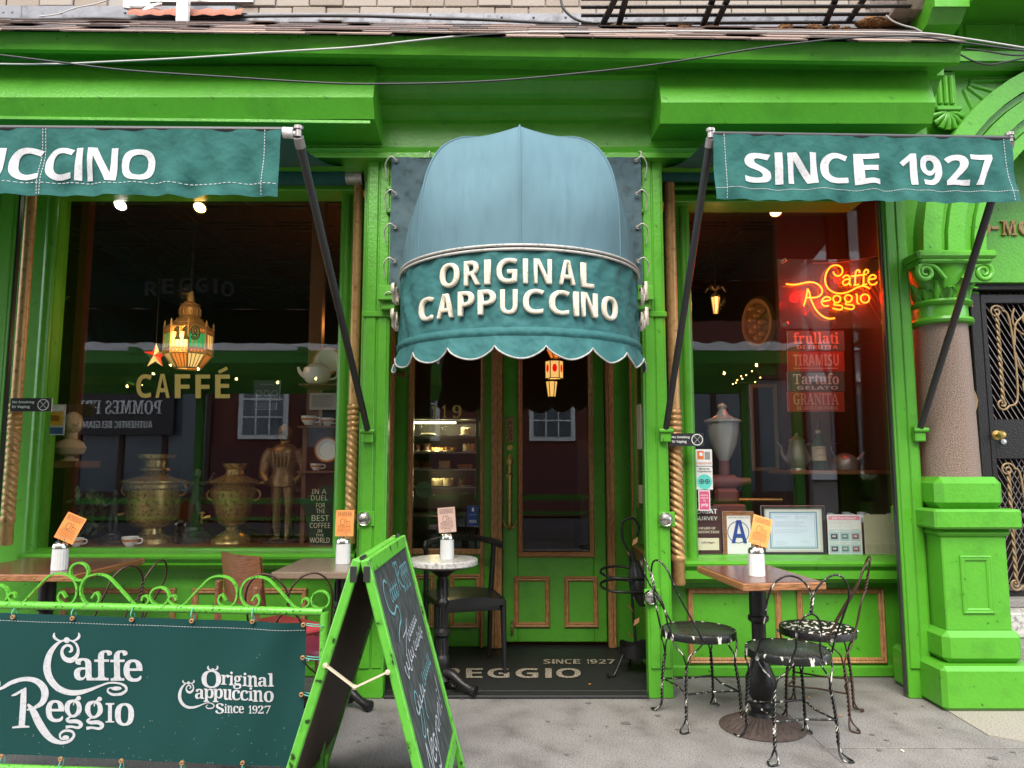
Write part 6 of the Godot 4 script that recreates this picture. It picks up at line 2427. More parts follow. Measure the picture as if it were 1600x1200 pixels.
func logo(bt: Node3D, put: Callable) -> void:
	var fz = Vector3(0, 0, 1)
	# large name; coordinates of an enlarged view of the banner
	var A = func(q): return put.call(Vector2(60.0 + q.x / 5.4526, 960.0 + q.y / 5.4526))
	var Cst = [Vector3(283, 312, 14), Vector3(306, 298, 22), Vector3(300, 264, 24), Vector3(266, 254, 22), Vector3(232, 280, 24), Vector3(224, 325, 28), Vector3(248, 368, 40), Vector3(298, 382, 44), Vector3(344, 350, 36), Vector3(362, 300, 24), Vector3(348, 248, 20), Vector3(312, 218, 15), Vector3(266, 210, 13), Vector3(214, 222, 19), Vector3(160, 268, 34), Vector3(117, 340, 50), Vector3(97, 440, 62), Vector3(117, 535, 60), Vector3(180, 615, 54), Vector3(268, 654, 48), Vector3(360, 656, 42), Vector3(450, 634, 30), Vector3(540, 600, 19), Vector3(620, 574, 15), Vector3(700, 578, 17), Vector3(752, 602, 22), Vector3(762, 638, 22), Vector3(722, 668, 24), Vector3(655, 674, 22), Vector3(612, 652, 17), Vector3(612, 624, 12), Vector3(646, 612, 8)]
	var m = mb()
	ribbon(m, Cst, A, fz)
	blob(m, Vector2(266, 210), 26, 25, A, fz)
	blob(m, Vector2(680, 622), 44, 17, A, fz)
	for s in [-1.0, 1.0]:
		ribbon(m, [Vector3(266 + s * 46, 217, 8), Vector3(266 + s * 80, 206, 18), Vector3(266 + s * 103, 184, 24), Vector3(266 + s * 106, 162, 16), Vector3(266 + s * 100, 146, 7)], A, fz)
	wpart(bt, "letter", m, M.white_print)
	for g in [["a", 322, 498, 362, 552], ["f", 500, 650, 294, 552], ["f", 634, 778, 296, 556], ["e", 742, 900, 376, 566], ["e", 80, 236, 722, 908], ["o", 668, 830, 747, 938]]:
		m = mb()
		glyph_in(m, g[0], font_serif, g[1], g[2], g[4], g[3], A, fz, 0.0, 60.0)
		wpart(bt, "letter", m, M.white_print)
	m = mb()
	glyph_in(m, "I", font_serif, 590, 662, 910, 745, A, fz)
	wpart(bt, "letter", m, M.white_print)
	for dx in [0.0, 178.0]:
		m = mb()
		var dy = dx * 0.045
		ribbon(m, [Vector3(316 + dx, 722 + dy, 18), Vector3(272 + dx, 748 + dy, 40), Vector3(262 + dx, 800 + dy, 44), Vector3(290 + dx, 850 + dy, 26), Vector3(330 + dx, 852 + dy, 24), Vector3(366 + dx, 808 + dy, 42), Vector3(358 + dx, 748 + dy, 36), Vector3(316 + dx, 722 + dy, 18)], A, fz)
		ribbon(m, [Vector3(316 + dx, 765 + dy, 8), Vector3(322 + dx, 735 + dy, 12), Vector3(342 + dx, 712 + dy, 16), Vector3(362 + dx, 700 + dy, 20)], A, fz)
		blob(m, Vector2(362 + dx, 702 + dy), 20, 19, A, fz)
		ribbon(m, [Vector3(300 + dx, 855 + dy, 12), Vector3(262 + dx, 884 + dy, 22), Vector3(285 + dx, 900 + dy, 30), Vector3(350 + dx, 900 + dy, 34), Vector3(384 + dx, 925 + dy, 34), Vector3(360 + dx, 952 + dy, 24), Vector3(300 + dx, 944 + dy, 20), Vector3(252 + dx, 950 + dy, 28)], A, fz)
		wpart(bt, "letter", m, M.white_print)
	# R with its swash, in coordinates of a wider enlargement
	var B = func(q): return put.call(Vector2(q.x / 3.077, 820.0 + q.y / 3.077))
	m = mb()
	ribbon(m, [Vector3(-30, 755, 8), Vector3(-8, 738, 10), Vector3(10, 748, 12), Vector3(6, 772, 12), Vector3(-20, 786, 10), Vector3(20, 780, 13), Vector3(70, 752, 19), Vector3(130, 735, 20), Vector3(182, 742, 26), Vector3(216, 770, 33), Vector3(227, 806, 34), Vector3(214, 848, 26), Vector3(176, 874, 14), Vector3(140, 884, 7)], B, fz)
	ribbon(m, [Vector3(70, 815, 6), Vector3(90, 808, 12), Vector3(120, 790, 10), Vector3(140, 778, 8)], B, fz)
	ribbon(m, [Vector3(128, 785, 26), Vector3(124, 860, 29), Vector3(116, 962, 29)], B, fz)
	ribbon(m, [Vector3(72, 968, 8), Vector3(112, 964, 12), Vector3(152, 965, 8)], B, fz)
	ribbon(m, [Vector3(146, 856, 10), Vector3(170, 890, 30), Vector3(196, 945, 37), Vector3(226, 992, 36), Vector3(262, 1026, 28), Vector3(308, 1040, 17), Vector3(348, 1030, 14), Vector3(368, 1006, 13), Vector3(356, 986, 12), Vector3(322, 984, 12), Vector3(300, 1000, 11), Vector3(304, 1020, 9), Vector3(322, 1026, 7)], B, fz)
	blob(m, Vector2(328, 1016), 17, 11, B, fz)
	wpart(bt, "letter", m, M.white_print)
	# small print
	var S = func(q): return put.call(Vector2(270.0 + q.x / 8.889, 1020.0 + q.y / 8.889))
	for g in [["O", 418, 690, 232, 474], ["r", 690, 806, 290, 426], ["i", 805, 870, 246, 430], ["g", 866, 990, 292, 480], ["i", 1000, 1066, 254, 435], ["n", 1068, 1215, 290, 445], ["a", 1215, 1340, 312, 442], ["l", 1350, 1428, 260, 445],
		["a", 330, 455, 486, 625], ["p", 448, 588, 482, 666], ["p", 578, 720, 482, 666], ["u", 722, 855, 486, 632], ["c", 852, 965, 490, 632], ["c", 968, 1080, 494, 634], ["i", 1084, 1148, 450, 635], ["n", 1144, 1286, 492, 650], ["o", 1296, 1424, 506, 660],
		["S", 620, 742, 680, 818], ["i", 748, 786, 684, 806], ["n", 788, 868, 706, 808], ["c", 872, 946, 708, 806], ["e", 948, 1022, 710, 808], ["1", 1086, 1130, 700, 812], ["9", 1138, 1208, 702, 812], ["2", 1214, 1290, 704, 814], ["7", 1304, 1384, 708, 816]]:
		m = mb()
		glyph_in(m, g[0], font_serif, g[1], g[2], g[4], g[3], S, fz, 0.0, 60.0)
		wpart(bt, "letter", m, M.white_print)
	m = mb()
	var SC = func(q): return S.call(Vector2(97.0 + (q.x - 65.0) * 0.715, 400.0 + (q.y - 205.0) * 0.755))
	ribbon(m, Cst, SC, fz)
	for c in [[266.0, 210.0, SC, 1.0], [573.0, 222.0, S, 0.62]]:
		blob(m, Vector2(c[0], c[1]), 26 * c[3] + 4, 25 * c[3] + 4, c[2], fz)
		for s in [-1.0, 1.0]:
			ribbon(m, [Vector3(c[0] + s * 30 * c[3], c[1] + 7, 8), Vector3(c[0] + s * 80 * c[3], c[1] - 2, 22), Vector3(c[0] + s * 105 * c[3], c[1] - 22, 26), Vector3(c[0] + s * 106 * c[3], c[1] - 42, 16), Vector3(c[0] + s * 92 * c[3], c[1] - 54, 8)], c[2], fz)
	wpart(bt, "letter", m, M.white_print)

# ---------------------------------------------------------------- folding chalkboard
func chalkboard() -> void:
	var t = thing("sidewalk_chalkboard", "folding chalkboard sign in a worn green frame standing on the pavement", "chalkboard", Vector3(-0.5, 0, -2.85))
	var hr = 0.967
	var z0 = -2.46
	var z1 = -3.26
	var xr = -0.497
	for s in [1.0, -1.0]:
		var x_top = xr + s * 0.012
		var x_bot = -0.213 if s > 0 else -0.80
		var leaf_up = Vector3(x_top - x_bot, hr, 0).normalized()
		var out = Vector3(leaf_up.y * s, -leaf_up.x * s, 0)
		var ln = Vector2(x_top - x_bot, hr).length()
		var foot = Vector3(x_bot, 0, 0)
		var pt = func(v, z, o): return foot + leaf_up * (v * ln) + Vector3(0, 0, z) + out * o
		var leaf = Node3D.new()
		leaf.name = "leaf"
		t.add_child(leaf, true)
		var m = mb()
		for z in [z0, z1]:
			m = mb()
			bar(m, pt.call(0.0, z, 0.0), pt.call(1.0, z, 0.0), 0.030, 0.028, out, 0.004)
			wpart(leaf, "stile", m, M.old_green)
		for v in [0.975, 0.13]:
			m = mb()
			bar(m, pt.call(v, z0 - 0.022, 0.0), pt.call(v, z1 + 0.022, 0.0), 0.026, 0.05, out, 0.004)
			wpart(leaf, "rail", m, M.old_green)
		m = mb()
		bar(m, pt.call(0.13, (z0 + z1) * 0.5, 0.0), pt.call(0.96, (z0 + z1) * 0.5, 0.0), abs(z1 - z0) - 0.05, 0.008, Vector3(0, 0, 1).cross(leaf_up) * 0.0 + out, 0.0)
		m = mb()
		var a = pt.call(0.14, z0 - 0.02, 0.004)
		var b = pt.call(0.14, z1 + 0.02, 0.004)
		var c = pt.call(0.965, z1 + 0.02, 0.004)
		var d = pt.call(0.965, z0 - 0.02, 0.004)
		m.quad(a, b, c, d, out)
		wpart(leaf, "slate", m, M.chalkboard)
		m = mb()
		var o2 = out * -0.012
		m.quad(a + o2, b + o2, c + o2, d + o2, -out)
		wpart(leaf, "back_panel", m, M.dark_ply)
		if s > 0:
			chalk_writing(leaf, func(q): return pt.call(q.y, lerp(z0 - 0.03, z1 + 0.03, q.x), 0.0065), out)
	# hinges and folding stay
	var m = mb()
	for z in [z0 - 0.03, z1 + 0.03]:
		tube(m, [Vector3(xr, hr + 0.004, z - 0.03), Vector3(xr, hr + 0.004, z + 0.03)], 0.007, 8)
		box(m, Vector3(xr + 0.022, hr - 0.045, z0 + 0.016 if z > -2.6 else z1 - 0.016), Vector3(0.022, 0.05, 0.004), 0.001)
		box(m, Vector3(xr - 0.022, hr - 0.045, z0 + 0.016 if z > -2.6 else z1 - 0.016), Vector3(0.022, 0.05, 0.004), 0.001)
	wpart(t, "hinge", m, M.bar_black)
	m = mb()
	var y = 0.635
	var xa = lerp(-0.80, xr, y / hr)
	var xb = lerp(-0.213, xr, y / hr)
	var mid = Vector3((xa + xb) * 0.5 - 0.005, y - 0.068, z0 + 0.02)
	bar(m, Vector3(xa, y, z0 + 0.018), mid, 0.022, 0.004, Vector3(0, 0, 1), 0.001)
	bar(m, Vector3(xb, y - 0.02, z0 + 0.022), mid + Vector3(0, 0, 0.004), 0.022, 0.004, Vector3(0, 0, 1), 0.001)
	for p in [Vector3(xa, y, z0 + 0.022), mid, Vector3(xb, y - 0.02, z0 + 0.026)]:
		lathe(m, [Vector2(0.009, 0), Vector2(0.007, 0.006), Vector2(0, 0.007)], 10, at(p, Basis(Vector3.RIGHT, PI / 2)))
	wpart(t, "stay", m, M.stay_metal)

# written strokes on the slate; u across from the street side, v up
func chalk_writing(leaf: Node3D, put: Callable, out: Vector3) -> void:
	var tint = [M.teal_chalk]
	var pen = func(_m, pts, w):
		var m = mb()
		var q = []
		for p in pts:
			q.append(Vector3(p[0], p[1], w * 0.8))
		var pl = func(c): return put.call(c)
		ribbon(m, q, pl, out, 5)
		wpart(leaf, "chalk_stroke", m, tint[0])
	var m = mb()
	# name with swashes
	pen.call(m, [[0.24, 0.885], [0.2, 0.9], [0.15, 0.885], [0.13, 0.85], [0.16, 0.8], [0.24, 0.775], [0.34, 0.79], [0.38, 0.765], [0.36, 0.735], [0.3, 0.725], [0.22, 0.70], [0.2, 0.68]], 0.012)
	for i in 4:
		var x = 0.27 + i * 0.055
		pen.call(m, [[x + 0.03, 0.855], [x, 0.85], [x - 0.005, 0.825], [x + 0.02, 0.812], [x + 0.04, 0.84], [x + 0.04, 0.875], [x + 0.045, 0.82]], 0.009)
	pen.call(m, [[0.5, 0.915], [0.53, 0.93], [0.55, 0.9], [0.54, 0.82], [0.545, 0.91], [0.6, 0.925], [0.62, 0.89], [0.56, 0.87], [0.62, 0.83], [0.68, 0.815]], 0.010)
	for i in 5:
		var x = 0.67 + i * 0.05
		pen.call(m, [[x, 0.86], [x + 0.03, 0.875], [x + 0.03, 0.895], [x, 0.895], [x - 0.01, 0.865], [x + 0.025, 0.835 - 0.02 * (i % 2)], [x - 0.01, 0.80], [x + 0.02, 0.81]], 0.009)
	tint[0] = M.chalk
	var rnd = RandomNumberGenerator.new()
	rnd.seed = 77
	# looping words
	var word = func(x0, x1, y, hgt, n, w):
		var pts = []
		for i in n * 5:
			var ph = i / 5.0
			var x = lerp(x0, x1, float(i) / (n * 5))
			var an = TAU * ph
			var amp = hgt * (0.5 + (0.9 if rnd.randf() < 0.13 else 0.12))
			pts.append([x + 0.022 * cos(an), y + amp * 0.5 * sin(an) + (x - x0) * 0.06])
		pen.call(m, pts, w)
	word.call(0.42, 0.78, 0.66, 0.04, 7, 0.008)
	word.call(0.16, 0.50, 0.585, 0.05, 6, 0.009)
	word.call(0.52, 0.86, 0.60, 0.04, 7, 0.008)
	word.call(0.18, 0.52, 0.44, 0.05, 5, 0.010)
	pen.call(m, [[0.30, 0.68], [0.42, 0.69], [0.5, 0.72]], 0.006)
	pen.call(m, [[0.27, 0.62], [0.36, 0.66], [0.46, 0.70]], 0.006)
	# Negroni!
	pen.call(m, [[0.14, 0.20], [0.15, 0.24], [0.18, 0.30], [0.20, 0.33], [0.22, 0.27], [0.24, 0.215], [0.27, 0.27], [0.30, 0.34], [0.33, 0.345]], 0.016)
	pen.call(m, [[0.30, 0.265], [0.36, 0.285], [0.36, 0.305], [0.32, 0.30], [0.30, 0.265], [0.33, 0.235], [0.38, 0.245]], 0.014)
	pen.call(m, [[0.46, 0.295], [0.41, 0.30], [0.39, 0.27], [0.42, 0.25], [0.46, 0.28], [0.46, 0.23], [0.43, 0.19], [0.38, 0.20]], 0.014)
	pen.call(m, [[0.50, 0.245], [0.52, 0.30], [0.52, 0.285], [0.57, 0.315]], 0.014)
	pen.call(m, [[0.61, 0.265], [0.58, 0.285], [0.61, 0.32], [0.65, 0.30], [0.61, 0.265]], 0.014)
	pen.call(m, [[0.68, 0.27], [0.70, 0.325], [0.70, 0.305], [0.75, 0.34], [0.76, 0.285]], 0.014)
	pen.call(m, [[0.79, 0.29], [0.81, 0.35]], 0.014)
	pen.call(m, [[0.86, 0.325], [0.885, 0.42]], 0.016)
	blob(m, Vector2(0.855, 0.30), 0.012, 0.008, put, out)
	wpart(leaf, "chalk_dot", m, M.chalk)
	m = mb()
	blob(m, Vector2(0.82, 0.375), 0.010, 0.007, put, out)
	wpart(leaf, "chalk_dot", m, M.chalk)
	tint[0] = M.teal_chalk
	word.call(0.52, 0.88, 0.475, 0.045, 7, 0.009)
	pen.call(m, [[0.22, 0.42], [0.2, 0.47], [0.25, 0.50], [0.29, 0.46], [0.24, 0.40], [0.2, 0.36], [0.26, 0.35], [0.34, 0.43]], 0.011)
	pen.call(m, [[0.42, 0.49], [0.44, 0.44], [0.40, 0.39], [0.42, 0.36]], 0.012)

# ---------------------------------------------------------------- things behind the panes
func lamp_at(p: Vector3, c: Color, e: float, size := 0.05) -> void:
	var l = OmniLight3D.new()
	l.name = "lamp_glow"
	l.position = p
	l.light_color = c
	l.light_energy = e * 0.57
	l.light_size = size
	l.omni_range = 12.0
	l.omni_attenuation = 2.0
	l.shadow_enabled = true
	add_child(l, true)

func turned(called: String, label: String, category: String, p: Vector3, prof: Array, s: float, material, group := "") -> Node3D:
	var t = thing(called, label, category, p, 0.0, group)
	var m = mb()
	var q = []
	for v in prof:
		q.append(Vector2(v[0] * s, v[1] * s))
	lathe(m, q, 32)
	part(t, "body", m, material)
	return t

func star(p: Vector3, r: float, label: String, mats: Array) -> void:
	var t = thing("star_lantern", label, "lantern", p, 0.0)
	for k in 5:
		var a = PI / 2 + TAU * k / 5.0
		for s in [-1.0, 1.0]:
			var m = mb()
			var tip = Vector3(cos(a), sin(a), 0) * r
			var inn = Vector3(cos(a + s * PI / 5), sin(a + s * PI / 5), 0) * r * 0.42
			m.flat(tip, inn, Vector3(0, 0, r * 0.3), Vector3(0, 0, 1))
			m.flat(tip, inn, Vector3(0, 0, -r * 0.3), Vector3(0, 0, -1))
			part(t, "facet", m, mats[(k + (1 if s > 0 else 0)) % mats.size()])
	var m2 = mb()
	tube(m2, [Vector3(0, r, 0), Vector3(0, r + 0.6, 0)], 0.0015, 5)
	part(t, "cord", m2, M.dark_metal)

func moroccan_lantern() -> void:
	var p = P(295, 530, 5.0)
	var t = thing("moroccan_lantern", "pierced brass lantern with green and amber panes hanging in the window", "lantern", p)
	var s = 5.0 / 1142.0
	var m = mb()
	lathe(m, [Vector2(0, 0.335), Vector2(0.012, 0.33), Vector2(0.022, 0.30), Vector2(0.022, 0.262), Vector2(0.03, 0.255), Vector2(0.062, 0.215), Vector2(0.066, 0.17), Vector2(0.07, 0.16), Vector2(0.06, 0.15), Vector2(0.13, 0.085), Vector2(0.15, 0.07)], 16, Transform3D.IDENTITY, Vector3.ONE, 0.9)
	part(t, "crown", m, M.lantern_brass)
	m = mb()
	for k in 14:
		var a = TAU * k / 14.0
		var d = Vector3(cos(a), 0, sin(a))
		tube(m, spline([d * 0.024 + UPV * 0.262, d * 0.066 + UPV * 0.215, d * 0.070 + UPV * 0.17, d * 0.066 + UPV * 0.15, d * 0.132 + UPV * 0.085, d * 0.158 + UPV * 0.068], 3), 0.0035, 5)
	for y in [[0.064, 0.235], [0.069, 0.19], [0.085, 0.135], [0.12, 0.098]]:
		var ring = []
		for k in 25:
			var a = TAU * k / 24.0
			ring.append(Vector3(cos(a) * y[0], y[1] + 0.006 * (k % 2), sin(a) * y[0]))
		tube(m, ring, 0.003, 5)
	part(t, "crown_filigree", m, M.lantern_brass)
	for k in 8:
		var a = TAU * k / 8.0 + PI * 0.375
		var b = TAU * (k + 1) / 8.0 + PI * 0.375
		var d0 = Vector3(cos(a), 0, sin(a))
		var d1 = Vector3(cos(b), 0, sin(b))
		var r = 0.155
		m = mb()
		tube(m, [d0 * r + UPV * 0.075, d0 * r - UPV * 0.12], 0.008, 6)
		tube(m, [d0 * r + UPV * 0.065, d1 * r + UPV * 0.065], 0.006, 6)
		tube(m, [d0 * r - UPV * 0.11, d1 * r - UPV * 0.11], 0.006, 6)
		tube(m, [d0 * r - UPV * 0.11, d0 * 0.085 - UPV * 0.205], 0.006, 6)
		tube(m, [d0 * 0.085 - UPV * 0.205, d1 * 0.085 - UPV * 0.205], 0.006, 6)
		tube(m, [d0 * r + UPV * 0.03, d1 * r + UPV * 0.03], 0.004, 6)
		tube(m, [d0 * r - UPV * 0.075, d1 * r - UPV * 0.075], 0.004, 6)
		for q in 5:
			var u = (q + 0.5) / 5.0
			tube(m, [d0.lerp(d1, u - 0.1) * r - UPV * 0.075, d0.lerp(d1, u + 0.1) * r - UPV * 0.11], 0.003, 4)
			tube(m, [d0.lerp(d1, u + 0.1) * r - UPV * 0.075, d0.lerp(d1, u - 0.1) * r - UPV * 0.11], 0.003, 4)
		for q in 6:
			var u = (q + 0.5) / 6.0
			tube(m, [d0.lerp(d1, u - 0.08) * r + UPV * 0.065, d0.lerp(d1, u + 0.08) * r + UPV * 0.03], 0.003, 4)
			tube(m, [d0.lerp(d1, u + 0.08) * r + UPV * 0.065, d0.lerp(d1, u - 0.08) * r + UPV * 0.03], 0.003, 4)
		for q in [0.25, 0.5, 0.75]:
			tube(m, [d0.lerp(d1, q) * r + UPV * 0.03, d0.lerp(d1, q) * r - UPV * 0.075], 0.003, 4)
			tube(m, [d0.lerp(d1, q) * r - UPV * 0.11, d0.lerp(d1, q) * 0.085 - UPV * 0.205], 0.003, 4)
		lathe(m, [Vector2(0.012, 0.07), Vector2(0.006, 0.09), Vector2(0.008, 0.1), Vector2(0, 0.125)], 6, at(d0 * r))
		part(t, "rib", m, M.lantern_brass)
		for q in [[0.065, 0.03, "amber_glass"], [0.03, -0.075, "green_glass" if k % 2 == 1 else "cream_glass"], [-0.075, -0.11, "amber_glass"]]:
			m = mb()
			m.quad(d0 * r * 0.99 + UPV * q[0], d1 * r * 0.99 + UPV * q[0], d1 * r * 0.99 + UPV * q[1], d0 * r * 0.99 + UPV * q[1], d0 + d1)
			part(t, "lamp_pane", m, M[q[2]])
		m = mb()
		m.quad(d0 * r * 0.98 - UPV * 0.11, d1 * r * 0.98 - UPV * 0.11, d1 * 0.084 - UPV * 0.203, d0 * 0.084 - UPV * 0.203, d0 + d1 - UPV)
		part(t, "lamp_pane", m, M.cream_glass if k % 2 else M.amber_glass)
	m = mb()
	for k in 26:
		var c = Vector3(0, 0.345 + k * 0.028, 0)
		var ring = []
		for i in 9:
			var an = TAU * i / 8.0
			ring.append(c + (Vector3(cos(an) * 0.008, sin(an) * 0.016, 0) if k % 2 == 0 else Vector3(0, sin(an) * 0.016, cos(an) * 0.008)))
		tube(m, ring, 0.002, 4)
	part(t, "chain", m, M.dark_metal)
	lamp_at(p + Vector3(0.1, 0.25, 0.3), Color(1, 0.75, 0.42), 0.018)
	lamp_at(p + Vector3(0, -0.02, 0.22), Color(1, 0.72, 0.38), 0.03)

func spot_lamp(px, py, d, warm: bool, label: String) -> void:
	var p = P(px, py, d)
	var t = thing("spot_lamp", label, "lamp", p, 0.0, "small spot lamps under the window heads")
	var m = mb()
	var b = Basis(Vector3.RIGHT, -0.75).scaled(Vector3.ONE * 1.35)
	lathe(m, [Vector2(0.012, 0.09), Vector2(0.016, 0.05), Vector2(0.034, 0.0), Vector2(0.036, -0.012), Vector2(0.03, -0.012)], 18, at(Vector3.ZERO, b))
	tube(m, [b * Vector3(0, 0.09, 0), Vector3(0, 0.22, -0.05)], 0.006, 6)
	part(t, "housing", m, M.dark_metal)
	m = mb()
	lathe(m, [Vector2(0.0, -0.014), Vector2(0.027, -0.010), Vector2(0.03, -0.004)], 18, at(Vector3.ZERO, b))
	part(t, "lamp_lens", m, M.lamp_warm if warm else M.lamp_white)
	var l = SpotLight3D.new()
	l.name = "spot_beam"
	l.position = p + Vector3(0, -0.03, 0)
	l.rotation_degrees = Vector3(-100, 0, 0)
	l.spot_angle = 38
	l.light_energy = 0.057
	l.light_color = Color(1, 0.85, 0.6) if warm else Color(1, 0.97, 0.92)
	l.spot_range = 8.0
	l.spot_attenuation = 2.0
	l.light_size = 0.02
	l.shadow_enabled = true
	add_child(l, true)

func cup(p: Vector3, r: float, label: String) -> void:
	var t = thing("coffee_cup", label, "cup", p, 0.0, "china cups in the window")
	var m = mb()
	lathe(m, [Vector2(0, 0.003), Vector2(r * 0.5, 0.0), Vector2(r * 0.55, 0.006), Vector2(r * 0.85, r * 0.5), Vector2(r, r * 1.15), Vector2(r * 0.95, r * 1.15), Vector2(r * 0.8, r * 0.5), Vector2(0, r * 0.2)], 24)
	part(t, "bowl", m, M.china)
	m = mb()
	lathe(m, [Vector2(r * 0.885, r * 0.58), Vector2(r * 0.955, r * 0.85)], 24)
	part(t, "orange_band", m, M.orange_rim)
	m = mb()
	tube(m, spline([Vector3(r * 0.9, r * 0.95, 0), Vector3(r * 1.45, r * 0.9, 0), Vector3(r * 1.4, r * 0.45, 0), Vector3(r * 0.8, r * 0.3, 0)], 5), r * 0.1, 6)
	part(t, "handle", m, M.china)

func paper(key: String, w: int, h: int, bg: Color, ink: Color, seed_: int, boxes := []) -> StandardMaterial3D:
	var im = Image.create(w, h, false, Image.FORMAT_RGB8)
	im.fill(bg)
	var r = RandomNumberGenerator.new()
	r.seed = seed_
	for b in boxes:
		im.fill_rect(Rect2i(b[0], b[1], b[2], b[3]), b[4])
		if b.size() > 5:
			var y = b[1] + 3
			while y < b[1] + b[3] - 3:
				var x = b[0] + 4
				var stop = b[0] + b[2] - 4 - r.randi_range(0, int(b[2] * 0.3))
				while x < stop:
					var l = r.randi_range(2, 9)
					im.fill_rect(Rect2i(x, y, mini(l, stop - x), 1), ink)
					x += l + 2
				y += b[5]
	return picture(key, im)

func sheet_of(called: String, label: String, category: String, px0, px1, py0, py1, d, material, thick := 0.006, lean := 0.0, group := "") -> Node3D:
	# a flat printed thing standing up: front face print, thin body behind
	var a = P(px0, py0, d)
	var c = P(px1, py1, d)
	var t = thing(called, label, category, Vector3((a.x + c.x) * 0.5, c.y, -d), 0.0, group)
	var w = c.x - a.x
	var h = a.y - c.y
	var m = mb()
	box(m, Vector3(0, h * 0.5, -thick * 0.5), Vector3(w, h, thick), 0.0)
	part(t, "backing", m, M.sign_white)
	m = mb()
	m.uvquad(Vector3(-w / 2, h, 0.0012), Vector3(w / 2, h, 0.0012), Vector3(w / 2, 0, 0.0012), Vector3(-w / 2, 0, 0.0012), Vector3(0, 0, 1))
	part(t, "print", m, material)
	t.rotation.x = -lean
	t.set_meta("w", w)
	t.set_meta("h", h)
	return t

# letters on a flat thing made by sheet_of: (x, y) in fractions of its face
func words(t: Node3D, s: String, font: Font, x0, x1, y0, y1, material, z := 0.0025) -> void:
	var w = t.get_meta("w")
	var h = t.get_meta("h")
	var m = mb()
	glyph_in(m, s, font, x0, x1, y0, y1, func(q): return Vector3((q.x - 0.5) * w, q.y * h, z), Vector3(0, 0, 1))
	part(t, "lettering", m, material)

func patch(t: Node3D, called: String, x0, x1, y0, y1, material, z := 0.002) -> void:
	var w = t.get_meta("w")
	var h = t.get_meta("h")
	var m = mb()
	m.quad(Vector3((x0 - 0.5) * w, y0 * h, z), Vector3((x1 - 0.5) * w, y0 * h, z), Vector3((x1 - 0.5) * w, y1 * h, z), Vector3((x0 - 0.5) * w, y1 * h, z), Vector3(0, 0, 1))
	part(t, called, m, material)

func disc(t: Node3D, called: String, x, y, r, material, z := 0.003, hole := 0.0) -> void:
	var w = t.get_meta("w")
	var h = t.get_meta("h")
	var m = mb()
	var c = Vector3((x - 0.5) * w, y * h, z)
	for k in 32:
		var a = TAU * k / 32.0
		var b = TAU * (k + 1) / 32.0
		m.quad(c + Vector3(cos(a), sin(a), 0) * r * hole, c + Vector3(cos(a), sin(a), 0) * r, c + Vector3(cos(b), sin(b), 0) * r, c + Vector3(cos(b), sin(b), 0) * r * hole, Vector3(0, 0, 1))
	part(t, called, m, material)

